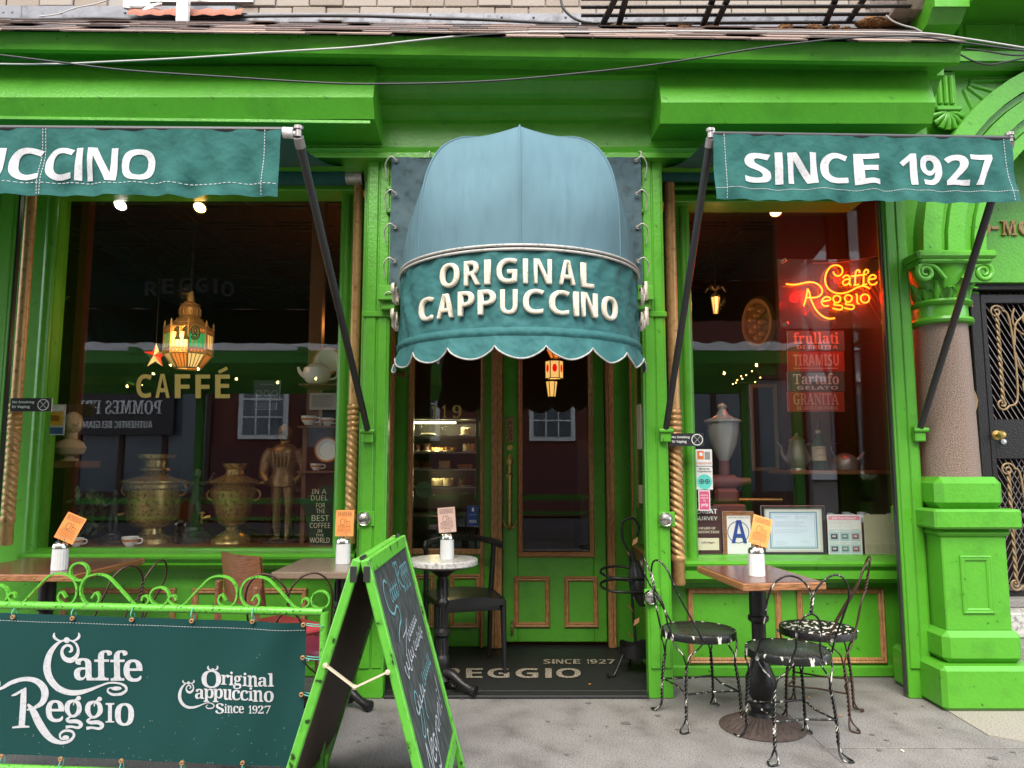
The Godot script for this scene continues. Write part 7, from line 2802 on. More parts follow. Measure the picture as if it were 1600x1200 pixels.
func shop_things() -> void:
	moroccan_lantern()
	star(P(243, 556, 4.95), 0.09, "small red and cream star lantern next to the brass lantern", [M.cream_glass, M.red_glass, M.cream_plaster])
	star(P(88, 470, 4.8), 0.10, "dark green star lantern on a cord by the window edge", [M.bottle_green, M.leaf_green, M.brass])
	spot_lamp(189, 319, 4.68, false, "cool white spot lamp shining down inside the wide window")
	spot_lamp(313, 323, 4.68, true, "warm spot lamp above the brass lantern")
	spot_lamp(1212, 329, 4.68, true, "warm spot lamp above the neon sign")
	var board = Y(858, 4.5) - 0.010
	# samovars
	var p = P(236, 852, 4.98)
	p.y = board
	var s = 0.585
	var prof = [[0.0, 0.0], [0.26, 0.0], [0.25, 0.05], [0.12, 0.1], [0.11, 0.16], [0.22, 0.2], [0.27, 0.26], [0.29, 0.32], [0.29, 0.60], [0.31, 0.62], [0.31, 0.66], [0.36, 0.68], [0.36, 0.70], [0.20, 0.74], [0.12, 0.78], [0.11, 0.80], [0.18, 0.82], [0.17, 0.84], [0.12, 0.86], [0.12, 0.93], [0.2, 0.96], [0.22, 1.0], [0.14, 1.0]]
	var t = turned("samovar", "tall straight-sided brass samovar in the window", "samovar", p, prof, s, M.samovar, "brass samovars in the window")
	samovar_fittings(t, s, 0.29)
	p = P(362, 852, 4.98)
	p.y = board
	prof = [[0.0, 0.0], [0.26, 0.0], [0.25, 0.04], [0.14, 0.12], [0.08, 0.16], [0.08, 0.20], [0.17, 0.25], [0.22, 0.38], [0.27, 0.58], [0.30, 0.66], [0.26, 0.70], [0.24, 0.74], [0.32, 0.755], [0.33, 0.77], [0.2, 0.82], [0.12, 0.86], [0.11, 0.92], [0.15, 0.97], [0.16, 1.0], [0.1, 1.0]]
	t = turned("samovar", "urn-shaped brass samovar with fluted body in the window", "samovar", p, prof, 0.525, M.samovar, "brass samovars in the window")
	samovar_fittings(t, 0.525, 0.25)
	# bronze cavalier
	cavalier(P(440, 848, 5.05), 0.80)
	# bust on a side shelf
	p = P(108, 720, 5.1)
	t = thing("plaster_bust", "cream plaster bust of a bearded head on a shelf", "bust", p)
	var m = mb()
	sheet(m, 24, 18, func(u, v):
		var a = u * TAU
		var b = (v - 0.5) * PI
		var d = Vector3(cos(a) * cos(b), sin(b) * 1.25, -sin(a) * cos(b))
		return Vector3(0.01, 0.26, 0) + d * 0.062 * (1.0 + 0.08 * sin(a * 9.0) * sin(b * 7.0)))
	lathe(m, [Vector2(0.04, 0.20), Vector2(0.04, 0.15), Vector2(0.075, 0.13), Vector2(0.095, 0.09), Vector2(0.08, 0.05), Vector2(0.03, 0.03), Vector2(0.03, 0.02), Vector2(0.055, 0.015), Vector2(0.055, 0.0), Vector2(0, 0.0)], 24, at(Vector3.ZERO), Vector3(1.15, 1, 0.8))
	tube(m, [Vector3(0.045, 0.25, 0.035), Vector3(0.06, 0.24, 0.05)], 0.012, 6)
	part(t, "figure", m, M.cream_plaster)
	m = mb()
	bx(m, X(60, 5.1), X(140, 5.1), p.y - 0.05, p.y - 0.001, -5.3, -5.0, 0.004)
	var sh = whole("wall_shelf", m, M.shelf_wood, "orange-brown shelf under the plaster bust", "shelf", Vector3(X(100, 5.1), p.y - 0.05, -5.15))
	# dark statuettes
	statuette(P(175, 852, 4.9), 0.36, "dark metal statuette beside the straight samovar")
	statuette(P(302, 852, 5.0), 0.50, "verdigris statuette between the two samovars")
	# cups near the glass
	cup(Vector3(X(119, 4.75, 850), board, -4.75), 0.045, "white cup with orange band behind the sugar dispenser")
	cup(Vector3(X(203, 4.75, 850), board, -4.75), 0.052, "white cup with orange band standing in front of the statuettes")
	cabinet()
	# dim furniture deeper in
	for q in [[-2.4, -6.2, "dark red upholstered banquette behind the straight samovar"], [-1.6, -6.6, "dark red upholstered banquette behind the urn-shaped samovar"], [-3.1, -7.2, "dark red upholstered banquette far back behind the plaster bust"]]:
		m = mb()
		bx(m, q[0] - 0.35, q[0] + 0.35, 0.011, 1.0, q[1] - 0.12, q[1], 0.02)
		bx(m, q[0] - 0.35, q[0] + 0.35, 0.011, 0.45, q[1], q[1] + 0.4, 0.03)
		whole("banquette", m, M.red_cloth, q[2], "banquette", Vector3(q[0], 0.011, q[1]), "banquettes in the room")
	m = mb()
	tube(m, [Vector3(-2.9, Y(755, 5.5), -5.5), Vector3(-0.9, Y(755, 5.5), -5.5)], 0.014, 8)
	whole("brass_rail", m, M.brass, "brass rail running behind the samovars", "rail", Vector3(-1.9, Y(755, 5.5), -5.5))
	# leafy plant between the pots
	m = mb()
	var c0 = P(138, 800, 5.0)
	for i in 70:
		var d = Vector3(rng.randf_range(-0.10, 0.10), rng.randf_range(-0.16, 0.16), rng.randf_range(-0.06, 0.06))
		var n = Vector3(rng.randf_range(-1, 1), rng.randf_range(-0.5, 1), rng.randf_range(0, 1)).normalized()
		var x = n.cross(Vector3(0.3, 1, 0.2)).normalized() * 0.02
		var y = n.cross(x).normalized() * 0.035
		m.quad(c0 + d - y, c0 + d + x, c0 + d + y, c0 + d - x, n)
	var pl = whole("ivy_plant", m, M.leaf_green, "small dusty ivy beside the straight samovar", "plant", c0)
	lamp_at(Vector3(-1.24, 2.5, -6.4), Color(1, 0.62, 0.3), 0.10, 0.05)
	lamp_at(Vector3(1.30, 2.5, -6.4), Color(1, 0.6, 0.3), 0.10, 0.05)
	ceiling_globe(Vector3(-1.24, 2.5, -6.4), "warm glass globe hanging over the banquettes")
	ceiling_globe(Vector3(1.30, 2.5, -6.4), "warm glass globe hanging behind the menu boards")
	right_window()
	through_the_door()

func ceiling_globe(p: Vector3, label: String) -> void:
	var t = thing("globe_lamp", label, "lamp", p, 0.0, "globe lamps in the room")
	var m = mb()
	lathe(m, [Vector2(0, -0.06), Vector2(0.035, -0.05), Vector2(0.06, 0.0), Vector2(0.04, 0.045), Vector2(0.015, 0.06)], 18)
	part(t, "lamp_globe", m, M.cream_glass)
	m = mb()
	tube(m, [Vector3(0, 0.055, 0), Vector3(0, 3.45 - p.y, 0)], 0.006, 6)
	part(t, "stem", m, M.dark_metal)

func samovar_fittings(t: Node3D, s: float, r: float) -> void:
	var m = mb()
	var rr = r * s
	tube(m, [Vector3(-rr, 0.33 * s, 0.05), Vector3(-rr - 0.05, 0.31 * s, 0.08)], 0.012, 8)
	tube(m, [Vector3(-rr - 0.045, 0.36 * s, 0.075), Vector3(-rr - 0.045, 0.25 * s, 0.075)], 0.009, 8)
	lathe(m, [Vector2(0.022, 0), Vector2(0.015, 0.012), Vector2(0, 0.015)], 12, at(Vector3(-rr - 0.045, 0.37 * s, 0.075)))
	part(t, "tap", m, M.brass)
	for g in [-1.0, 1.0]:
		m = mb()
		var pts = []
		for i in 14:
			var a = -PI * 0.5 + PI * i / 13.0
			pts.append(Vector3(g * (rr * 1.02 + cos(a) * 0.045), (0.60 + 0.07 * sin(a)) * s, 0.0))
		tube(m, pts, 0.008, 6)
		part(t, "handle", m, M.brass)
	m = mb()
	for k in 10:
		var a = TAU * k / 10.0
		lathe(m, [Vector2(0.006, 0), Vector2(0.0, 0.02)], 5, at(Vector3(cos(a) * 0.13 * s, 0.09 * s, sin(a) * 0.13 * s)))
	part(t, "pierced_foot", m, M.dark_metal)

func cavalier(foot: Vector3, h: float) -> void:
	foot.y = Y(858, 4.5) - 0.010
	var t = thing("bronze_cavalier", "bronze statue of a standing man in tunic and tights in the window", "statue", foot)
	var m = mb()
	var k = h / 0.80
	# body as one run of rings: tights, tunic, chest, neck, head
	for s in [-1.0, 1.0]:
		tube(m, spline([Vector3(s * 0.035, 0.02, 0.01 * s), Vector3(s * 0.04, 0.10, 0.0), Vector3(s * 0.042, 0.21, 0.01), Vector3(s * 0.042, 0.30, 0.008), Vector3(s * 0.03, 0.40, 0.0)], 4), [0.016, 0.018, 0.02, 0.024, 0.028, 0.029, 0.028, 0.026, 0.027, 0.029, 0.033, 0.036, 0.04, 0.043, 0.046, 0.048, 0.048], 12)
		tube(m, [Vector3(s * 0.035, 0.018, -0.02), Vector3(s * 0.045, 0.016, 0.03), Vector3(s * 0.052, 0.012, 0.07)], [0.02, 0.022, 0.012], 8)
		tube(m, spline([Vector3(s * 0.085, 0.615, 0), Vector3(s * 0.125, 0.53, -0.01), Vector3(s * 0.135, 0.45, 0.02), Vector3(s * 0.09, 0.40, 0.06)], 4), [0.04, 0.045, 0.05, 0.05, 0.046, 0.04, 0.036, 0.033, 0.03, 0.028, 0.024, 0.022, 0.02], 12)
	lathe(m, [Vector2(0.06, 0.36), Vector2(0.105, 0.37), Vector2(0.10, 0.42), Vector2(0.078, 0.46), Vector2(0.085, 0.50), Vector2(0.105, 0.57), Vector2(0.10, 0.62), Vector2(0.06, 0.65), Vector2(0.032, 0.66), Vector2(0.03, 0.69)], 28, at(Vector3.ZERO), Vector3(1, 1, 0.68), 0.3)
	sheet(m, 22, 16, func(u, v):
		var a = u * TAU
		var b = (v - 0.5) * PI
		var d = Vector3(cos(a) * cos(b) * 0.047, sin(b) * 0.06, -sin(a) * cos(b) * 0.05)
		if d.z > 0.03 and abs(d.x) < 0.012 and abs(d.y) < 0.02:
			d.z += 0.014
		return Vector3(0, 0.735, 0.005) + d)
	part(t, "figure", m, M.bronze)
	m = mb()
	sheet(m, 14, 10, func(u, v):
		var a = lerp(-0.2, PI * 0.62, u) + PI
		return Vector3(0.02 - cos(a) * (0.13 + 0.03 * v), lerp(0.63, 0.33, v), sin(a) * 0.07 + 0.015 * sin(u * 18.0) - 0.02))
	part(t, "cape", m, M.bronze)
	m = mb()
	for i in 5:
		tube(m, spline([Vector3(-0.06 + 0.03 * i, 0.60, 0.068), Vector3(-0.05 + 0.026 * i, 0.55, 0.075), Vector3(-0.05 + 0.024 * i, 0.50, 0.065)], 3), 0.007, 6)
	part(t, "tunic_trim", m, M.bronze)
	m = mb()
	lathe(m, [Vector2(0, 0.012), Vector2(0.13, 0.012), Vector2(0.14, 0.0)], 28)
	part(t, "base", m, M.rusty_base)

func statuette(p: Vector3, h: float, label: String) -> void:
	p.y = Y(858, 4.5) - 0.010
	var t = thing("statuette", label, "statuette", p, 0.0, "dark statuettes in the window")
	var m = mb()
	lathe(m, [Vector2(0, 0.10), Vector2(0.055, 0.10), Vector2(0.06, 0.08), Vector2(0.09, 0.07), Vector2(0.09, 0.05), Vector2(0.12, 0.04), Vector2(0.12, 0.0)], 24, at(Vector3.ZERO), Vector3.ONE * (h / 0.5))
	part(t, "plinth", m, M.dark_metal)
	m = mb()
	var k = h / 0.5
	tube(m, spline([Vector3(-0.02, 0.10, 0) * k, Vector3(-0.025, 0.2, 0.01) * k, Vector3(0.0, 0.29, 0) * k, Vector3(0.01, 0.36, 0.01) * k, Vector3(0.01, 0.42, 0.01) * k], 4), [0.016 * k, 0.018 * k, 0.02 * k, 0.022 * k, 0.022 * k, 0.025 * k, 0.028 * k, 0.032 * k, 0.035 * k, 0.035 * k, 0.038 * k, 0.04 * k, 0.034 * k, 0.02 * k, 0.016 * k, 0.015 * k, 0.014 * k], 10)
	tube(m, spline([Vector3(0.03, 0.11, 0.02) * k, Vector3(0.04, 0.2, 0.03) * k, Vector3(0.01, 0.29, 0) * k], 4), 0.018 * k, 8)
	tube(m, spline([Vector3(0.03, 0.38, 0) * k, Vector3(0.09, 0.40, 0.02) * k, Vector3(0.13, 0.46, 0.02) * k], 4), 0.011 * k, 8)
	tube(m, spline([Vector3(-0.02, 0.38, 0) * k, Vector3(-0.07, 0.34, 0.03) * k, Vector3(-0.10, 0.38, 0.05) * k], 4), 0.011 * k, 8)
	sheet(m, 14, 10, func(u, v):
		var a = u * TAU
		var b = (v - 0.5) * PI
		return (Vector3(0.01, 0.455, 0.01) + Vector3(cos(a) * cos(b) * 0.026, sin(b) * 0.034, -sin(a) * cos(b) * 0.028)) * k)
	part(t, "figure", m, M.dark_metal)

func cabinet() -> void:
	# dresser with china at the edge of the wide window
	var x0 = X(475, 4.95, 700)
	var x1 = X(545, 4.95, 700)
	var t = thing("china_dresser", "brown dresser of white china with orange rims at the window edge", "dresser", Vector3((x0 + x1) * 0.5, 0.6, -5.0))
	var m = mb()
	bx(m, x0, x1, 0.6, Y(668, 5.0), -5.25, -5.2)
	bx(m, x0 - 0.012, x0 + 0.02, 0.6, Y(668, 5.0), -5.2, -4.95, 0.003)
	wpart(t, "carcass", m, M.shelf_wood)
	for y in [667, 737, 602]:
		m = mb()
		bx(m, x0 - 0.03, x1, Y(y + 2, 4.95), Y(y - 1, 4.95), -5.2, -4.88, 0.003)
		wpart(t, "shelf", m, M.shelf_wood)
	# teapot, plates, cups
	var p = P(495, 600, 4.92)
	var q = turned("teapot", "white teapot with orange lid rim on top of the dresser", "teapot", p, [[0.0, 0.0], [0.05, 0.0], [0.075, 0.02], [0.09, 0.06], [0.085, 0.10], [0.05, 0.125], [0.035, 0.13], [0.02, 0.15], [0.012, 0.155], [0.012, 0.17], [0, 0.175]], 1.05, M.china)
	m = mb()
	tube(m, spline([Vector3(0.08, 0.09, 0), Vector3(0.135, 0.095, 0), Vector3(0.13, 0.045, 0), Vector3(0.085, 0.03, 0)], 5), 0.008, 6)
	part(q, "handle", m, M.china)
	m = mb()
	tube(m, spline([Vector3(-0.08, 0.05, 0), Vector3(-0.115, 0.08, 0), Vector3(-0.13, 0.115, 0)], 4), [0.018, 0.017, 0.016, 0.015, 0.013, 0.012, 0.011, 0.010, 0.009], 8)
	part(q, "spout", m, M.china)
	m = mb()
	lathe(m, [Vector2(0.054, 0.1285), Vector2(0.048, 0.136)], 24)
	part(q, "rim", m, M.orange_rim)
	for d in [[512, 703, 0.085, "large white plate with orange rim propped on the dresser"], [512, 565, 0.10, "large white plate standing behind the teapot"]]:
		var c = P(d[0], d[1], 4.98)
		var pl = thing("plate", d[3], "plate", c, 0.0, "white plates on the dresser")
		m = mb()
		var bb = at(Vector3.ZERO, Basis(Vector3.RIGHT, PI / 2 - 0.12))
		lathe(m, [Vector2(0, 0.004), Vector2(d[2] * 0.62, 0.004), Vector2(d[2] * 0.7, 0.01), Vector2(d[2] * 0.86, 0.014)], 36, bb)
		part(pl, "well", m, M.china)
		m = mb()
		lathe(m, [Vector2(d[2] * 0.86, 0.0142), Vector2(d[2], 0.017), Vector2(d[2], 0.013)], 36, bb)
		part(pl, "rim", m, M.orange_rim)
	cup(P(482, 664, 4.93), 0.052, "white cup with orange rim on the upper dresser shelf")
	cup(P(511, 665, 4.97), 0.045, "white cup tucked behind another on the upper dresser shelf")
	cup(P(494, 735, 4.93), 0.040, "upturned-looking white cup on the lower dresser shelf")
	# framed card and painted board
	var f = sheet_of("framed_card", "small framed card of house rules on the dresser", "frame", 484, 524, 614, 640, 4.96, paper("rules", 80, 52, Color(0.62, 0.64, 0.62), Color(0.3, 0.3, 0.3), 5, [[6, 6, 68, 40, Color(0.55, 0.57, 0.55), 5]]))
	var b = thing("painted_board", "dark green board lettered in white about the best coffee", "sign", P(508, 850, 4.85))
	m = mb()
	var o = P(482, 851, 4.86)
	var poly = []
	for g in [[484, 851], [524, 851], [524, 760], [505, 757], [497, 765], [484, 771], [478, 780], [464, 778], [474, 795], [480, 812], [484, 832]]:
		var w = P(g[0], g[1], 4.86)
		poly.append(Vector2(w.x, w.y))
	plate(m, poly, Vector3(0, 0, -4.87), Vector3.RIGHT, UPV, 0.012)
	wpart(b, "board", m, M.bottle_green)
	for l in [["IN A", 487, 510, 764, 772], ["DUEL", 486, 512, 774, 782], ["FOR", 494, 508, 786, 793], ["THE", 494, 508, 795, 802], ["BEST", 487, 514, 805, 814], ["COFFEE", 484, 516, 817, 825], ["IN", 496, 503, 827, 832], ["THE", 493, 506, 834, 838], ["WORLD", 484, 515, 840, 848]]:
		m = mb()
		glyph_in(m, l[0], font_regular, l[1], l[2], l[4], l[3], func(w): return P(w.x, w.y, 4.855), Vector3(0, 0, 1))
		wpart(b, "lettering", m, M.label_cream)

# ---------------------------------------------------------------- the neon window
func right_window() -> void:
	var D = 4.72
	var t = thing("neon_sign", "glowing orange-red neon script sign on a clear acrylic panel", "neon sign", P(1302, 456, D))
	var pt = func(x, y): return P(1210.0 + x / 8.42, 390.0 + y / 8.42, D - 0.03)
	var m = mb()
	var strokes = [
		[[775, 290], [790, 325], [830, 347], [870, 335], [895, 295], [888, 245], [850, 213], [800, 205], [745, 222], [705, 268], [678, 325], [666, 390], [676, 452], [702, 503], [745, 543], [805, 569], [872, 576], [945, 565], [1015, 537], [1075, 503], [1120, 485], [1170, 480], [1220, 494], [1255, 516]],
		[[900, 372], [930, 342], [968, 342], [990, 370], [990, 455], [1008, 462]], [[988, 388], [935, 394], [902, 420], [902, 450], [928, 466], [962, 456], [988, 428]],
		[[1120, 305], [1118, 278], [1095, 268], [1074, 290], [1065, 345], [1062, 465]], [[1012, 350], [1110, 338], [1210, 325]], [[1045, 468], [1110, 459]],
		[[1228, 312], [1236, 282], [1212, 263], [1186, 282], [1176, 335], [1172, 460]], [[1158, 463], [1216, 456]],
		[[1240, 392], [1324, 380], [1330, 350], [1300, 332], [1262, 346], [1238, 392], [1246, 436], [1282, 461], [1322, 454], [1350, 430]],
		[[155, 452], [230, 462], [300, 458], [380, 440], [460, 428], [530, 436], [590, 470], [625, 520], [628, 562], [604, 602], [560, 625], [510, 632], [465, 630], [430, 630]],
		[[385, 742], [410, 660], [425, 590], [437, 515]], [[437, 515], [462, 570], [472, 625]], [[470, 632], [500, 700], [540, 780], [590, 840], [650, 885], [720, 908], [795, 902]],
		[[640, 682], [735, 660], [728, 632], [690, 620], [650, 636], [620, 682], [632, 722], [668, 743], [716, 738]],
		[[820, 602], [862, 622], [866, 665], [835, 696], [795, 690], [774, 655], [785, 618], [820, 602]], [[800, 694], [784, 724], [830, 730], [882, 738], [896, 766], [868, 790], [815, 785], [765, 770]],
		[[972, 594], [1014, 614], [1018, 657], [987, 688], [947, 682], [926, 647], [937, 610], [972, 594]], [[952, 686], [936, 716], [982, 724], [1034, 732], [1048, 760], [1020, 784], [967, 779], [920, 766]],
		[[1070, 582], [1086, 602], [1090, 695], [1115, 716]],
		[[1192, 586], [1232, 602], [1249, 643], [1232, 684], [1192, 700], [1152, 684], [1135, 643], [1152, 602], [1192, 586]]]
	for s in strokes:
		var q = []
		for p in s:
			q.append(pt.call(p[0], p[1]))
		m = mb()
		tube(m, spline(q, 5), 0.0052, 8)
		wpart(t, "neon_tube", m, M.neon_tube)
	m = mb()
	var a = P(1214.5, 405, D)
	var c = P(1384, 513, D)
	bx(m, a.x, c.x, c.y, a.y, -D - 0.003, -D + 0.003)
	wpart(t, "acrylic_panel", m, M.acrylic)
	for q in [[1223, 409], [1378, 407], [1226, 507], [1380, 504]]:
		m = mb()
		var p = P(q[0], q[1], D)
		tube(m, [p + Vector3(-0.012, -0.006, 0.004), p + Vector3(0.012, 0.006, 0.03)], 0.011, 12)
		wpart(t, "standoff", m, M.aluminium)
	m = mb()
	tube(m, spline([P(1270, 411, D - 0.01), P(1310, 410, D - 0.01), P(1350, 404, D - 0.01), P(1376, 401, D - 0.01), P(1384, 415, D), P(1372, 440, D), P(1368, 448, D)], 5), 0.0018, 5)
	wpart(t, "lead_wire", m, M.cable_white)
	for q in [[1320, 430], [1290, 470], [1345, 465], [1250, 460]]:
		lamp_at(P(q[0], q[1], D - 0.05), Color(1.0, 0.04, 0.025), 0.020, 0.03)
		lamp_at(P(q[0], q[1], D + 0.07), Color(1.0, 0.04, 0.025), 0.020, 0.03)
	# menu boards
	var mats = [M.menu_grey, M.menu_red, M.menu_grey, M.menu_red]
	var rows = [["frullati", 517, 548, "menu_rose", "DI FRUTTA"], ["TIRAMISU", 549, 580, "menu_rose", ""], ["Tartufo", 581, 611, "sign_white", "GELATO"], ["GRANITA", 612, 643, "menu_rose", "DI CAFFE CON PANNA"]]
	var names = ["grey menu board lettered frullati under the neon sign", "red menu board lettered TIRAMISU under the neon sign", "grey menu board lettered Tartufo under the neon sign", "red menu board lettered GRANITA under the neon sign"]
	for i in 4:
		var r = rows[i]
		var b = sheet_of("menu_board", names[i], "sign", 1230, 1320, r[1], r[2], 4.86, mats[i], 0.008, 0.0, "hanging menu boards")
		words(b, r[0], font_serif if i != 1 else font_sans, 0.10, 0.90, 0.34 if r[4] != "" else 0.26, 0.92 if r[4] != "" else 0.86, M[r[3]])
		if r[4] != "":
			words(b, r[4], font_sans, 0.16, 0.88, 0.08, 0.27, M[r[3]])
		else:
			patch(b, "underline", 0.1, 0.88, 0.12, 0.17, M.menu_rose)
	# grinder with white hopper
	var gp = P(1133, 775, 4.88)
	t = thing("coffee_grinder", "old coffee grinder with white enamel hopper and red cast body", "grinder", gp)
	var u = 4.88 / 1142.0
	m = mb()
	var y0 = P(1133, 722, 4.88).y - gp.y
	lathe(m, [Vector2(0.0, y0), Vector2(0.028, y0), Vector2(0.05, y0 + 0.04), Vector2(0.085, y0 + 0.12), Vector2(0.10, y0 + 0.20), Vector2(0.103, y0 + 0.262)], 36)
	part(t, "hopper", m, M.white_enamel)
	m = mb()
	lathe(m, [Vector2(0.10, y0 + 0.262), Vector2(0.122, y0 + 0.266), Vector2(0.122, y0 + 0.278), Vector2(0.10, y0 + 0.285), Vector2(0.07, y0 + 0.295), Vector2(0.04, y0 + 0.315), Vector2(0.022, y0 + 0.35), Vector2(0.026, y0 + 0.358), Vector2(0.034, y0 + 0.37), Vector2(0.02, y0 + 0.382), Vector2(0.008, y0 + 0.39), Vector2(0, y0 + 0.395)], 36)
	part(t, "lid", m, M.white_enamel)
	m = mb()
	tube(m, [Vector3(0, 0.06, 0), Vector3(0, y0 + 0.01, 0)], 0.034, 18)
	tube(m, [Vector3(-0.09, 0.09, 0), Vector3(0.07, 0.09, 0)], 0.05, 20)
	tube(m, [Vector3(0.07, 0.09, 0), Vector3(0.13, 0.095, 0.0), Vector3(0.17, 0.10, 0.0)], [0.035, 0.025, 0.02], 14)
	bx(m, -0.08, 0.08, -0.05, 0.05, -0.06, 0.06, 0.02)
	bx(m, -0.11, 0.11, gp.y * 0.0 - (gp.y - Y(869, 4.5)) - 0.0, -0.05, -0.09, 0.09, 0.01)
	part(t, "body", m, M.red_iron)
	m = mb()
	var wheel = []
	for i in 33:
		var an = TAU * i / 32.0
		wheel.append(Vector3(-0.12, 0.09 + cos(an) * 0.10, sin(an) * 0.10))
	tube(m, wheel, 0.012, 8)
	tube(m, [Vector3(-0.12, -0.01, 0), Vector3(-0.12, 0.19, 0)], 0.008, 6)
	tube(m, [Vector3(-0.12, 0.09, -0.1), Vector3(-0.12, 0.09, 0.1)], 0.008, 6)
	part(t, "flywheel", m, M.red_iron)
	# wall lamp and oval relief, dark picture
	var p = P(1118, 475, 5.3)
	t = thing("wall_sconce", "small lit lantern sconce with dark iron leaves inside", "sconce", p)
	m = mb()
	lathe(m, [Vector2(0.016, -0.07), Vector2(0.032, 0.05), Vector2(0.0, 0.05)], 6)
	part(t, "lamp_glass", m, M.cream_glass)
	m = mb()
	for k in 6:
		var an = TAU * k / 6.0
		tube(m, [Vector3(cos(an) * 0.017, -0.075, sin(an) * 0.017), Vector3(cos(an) * 0.034, 0.055, sin(an) * 0.034), Vector3(0, 0.09, 0)], 0.003, 5)
	tube(m, [Vector3(0, 0.09, 0), Vector3(0.0, 0.32, 0), Vector3(-0.03, 0.5, -0.05)], 0.004, 5)
	for k in 5:
		var an = TAU * k / 5.0
		tube(m, spline([Vector3(0, 0.1, 0), Vector3(cos(an) * 0.05, 0.13, sin(an) * 0.05), Vector3(cos(an) * 0.08, 0.09, sin(an) * 0.08)], 4), [0.004, 0.007, 0.010, 0.012, 0.012, 0.010, 0.008, 0.005, 0.002], 6)
	part(t, "iron_leaves", m, M.dark_metal)
	lamp_at(p + Vector3(0, -0.01, 0.10), Color(1, 0.7, 0.35), 0.02)
	p = P(1187, 505, 5.9)
	t = thing("oval_relief", "gilded oval relief plaque seen at an angle inside", "plaque", p, deg_to_rad(-48))
	m = mb()
	lathe(m, [Vector2(0.0, 0.02), Vector2(0.10, 0.02), Vector2(0.11, 0.045), Vector2(0.13, 0.05), Vector2(0.145, 0.03), Vector2(0.15, 0.0)], 40, at(Vector3.ZERO, Basis(Vector3.RIGHT, PI / 2)), Vector3(1, 1, 1.5))
	part(t, "frame", m, M.plaster_gold)
	m = mb()
	for k in 9:
		var c2 = Vector3(0.05 * sin(k * 2.1), -0.13 + k * 0.032, 0.03)
		sheet(m, 10, 8, func(uu, vv):
			var aa = uu * TAU
			var bb = (vv - 0.5) * PI
			return c2 + Vector3(cos(aa) * cos(bb) * 0.04, sin(bb) * 0.03, -sin(aa) * cos(bb) * 0.022))
	part(t, "relief", m, M.plaster_gold)
	p = P(1194, 668, 5.9)
	t = thing("dark_picture", "dark picture in a narrow gilt frame on the inner wall", "picture", p)
	m = mb()
	frame(m, -0.11, 0.11, -0.35, 0.35, 0.0, 0.03, 0.02)
	part(t, "frame", m, M.plaster_gold)
	m = mb()
	box(m, Vector3(0, 0, -0.004), Vector3(0.2, 0.68, 0.006))
	part(t, "canvas", m, M.room_wall)
	# inner partition with shelf
	m = mb()
	bx(m, X(1222, 5.3), 2.49, 0.7, 3.4, -5.36, -5.30)
	whole("inner_partition", m, M.room_brick, "dark brown brick partition behind the bottle shelf", "partition", Vector3(1.9, 0.7, -5.33))
	m = mb()
	bx(m, X(1228, 4.95, 735), X(1388, 4.95, 735), Y(741, 4.95), Y(735, 4.95), -5.29, -4.86, 0.004)
	whole("bottle_shelf", m, M.shelf_wood, "narrow wooden shelf holding a bottle and two pots", "shelf", Vector3(2.0, Y(741, 4.95), -5.1))
	var ys = Y(735, 4.95)
	p = Vector3(X(1248, 4.95, 720), ys + 0.001, -4.97)
	t = turned("pewter_pot", "pewter coffee pot with curved spout on the bottle shelf", "coffee pot", p, [[0, 0], [0.055, 0.0], [0.05, 0.015], [0.075, 0.06], [0.08, 0.09], [0.06, 0.15], [0.05, 0.19], [0.054, 0.20], [0.03, 0.22], [0.012, 0.235], [0.012, 0.25], [0, 0.255]], 1.0, M.pewter)
	m = mb()
	tube(m, spline([Vector3(-0.065, 0.06, 0), Vector3(-0.10, 0.10, 0), Vector3(-0.11, 0.16, 0), Vector3(-0.135, 0.185, 0)], 4), [0.018, 0.017, 0.016, 0.014, 0.013, 0.012, 0.011, 0.010, 0.009, 0.008, 0.008, 0.008, 0.007], 8)
	part(t, "spout", m, M.pewter)
	m = mb()
	tube(m, spline([Vector3(0.06, 0.17, 0), Vector3(0.12, 0.18, 0), Vector3(0.125, 0.1, 0), Vector3(0.075, 0.07, 0)], 5), 0.007, 6)
	part(t, "handle", m, M.pewter)
	p = Vector3(X(1280, 4.95, 720), ys + 0.001, -4.95)
	t = turned("whiskey_bottle", "green glass whiskey bottle with cream label on the shelf", "bottle", p, [[0, 0], [0.043, 0.0], [0.045, 0.01], [0.045, 0.175], [0.036, 0.21], [0.017, 0.24], [0.016, 0.27]], 1.0, M.bottle_green)
	m = mb()
	lathe(m, [Vector2(0.017, 0.268), Vector2(0.019, 0.27), Vector2(0.019, 0.335), Vector2(0, 0.337)], 20)
	part(t, "capsule", m, M.sign_maroon)
	m = mb()
	lathe(m, [Vector2(0.0455, 0.065), Vector2(0.0457, 0.16)], 28)
	lathe(m, [Vector2(0.0168, 0.235), Vector2(0.0168, 0.275)], 20)
	part(t, "paper_label", m, M.label_cream)
	m = mb()
	glyph_in(m, "JAMESON", font_serif, -0.036, 0.036, 0.140, 0.152, func(q): return Vector3(sin(q.x / 0.046) * 0.0464, q.y, cos(q.x / 0.046) * 0.0464), Vector3(0, 0, 1), 0.0, 0.01)
	glyph_in(m, "IRISH WHISKEY", font_serif, -0.024, 0.024, 0.098, 0.104, func(q): return Vector3(sin(q.x / 0.046) * 0.0464, q.y, cos(q.x / 0.046) * 0.0464), Vector3(0, 0, 1), 0.0, 0.01)
	part(t, "label_print", m, M.ink)
	p = Vector3(X(1322, 4.95, 720), ys + 0.001, -4.97)
	t = turned("kettle", "squat pewter kettle with flat raised handle on the shelf", "kettle", p, [[0, 0], [0.08, 0.0], [0.086, 0.02], [0.08, 0.07], [0.055, 0.10], [0.045, 0.105], [0.02, 0.115], [0, 0.118]], 1.0, M.pewter)
	m = mb()
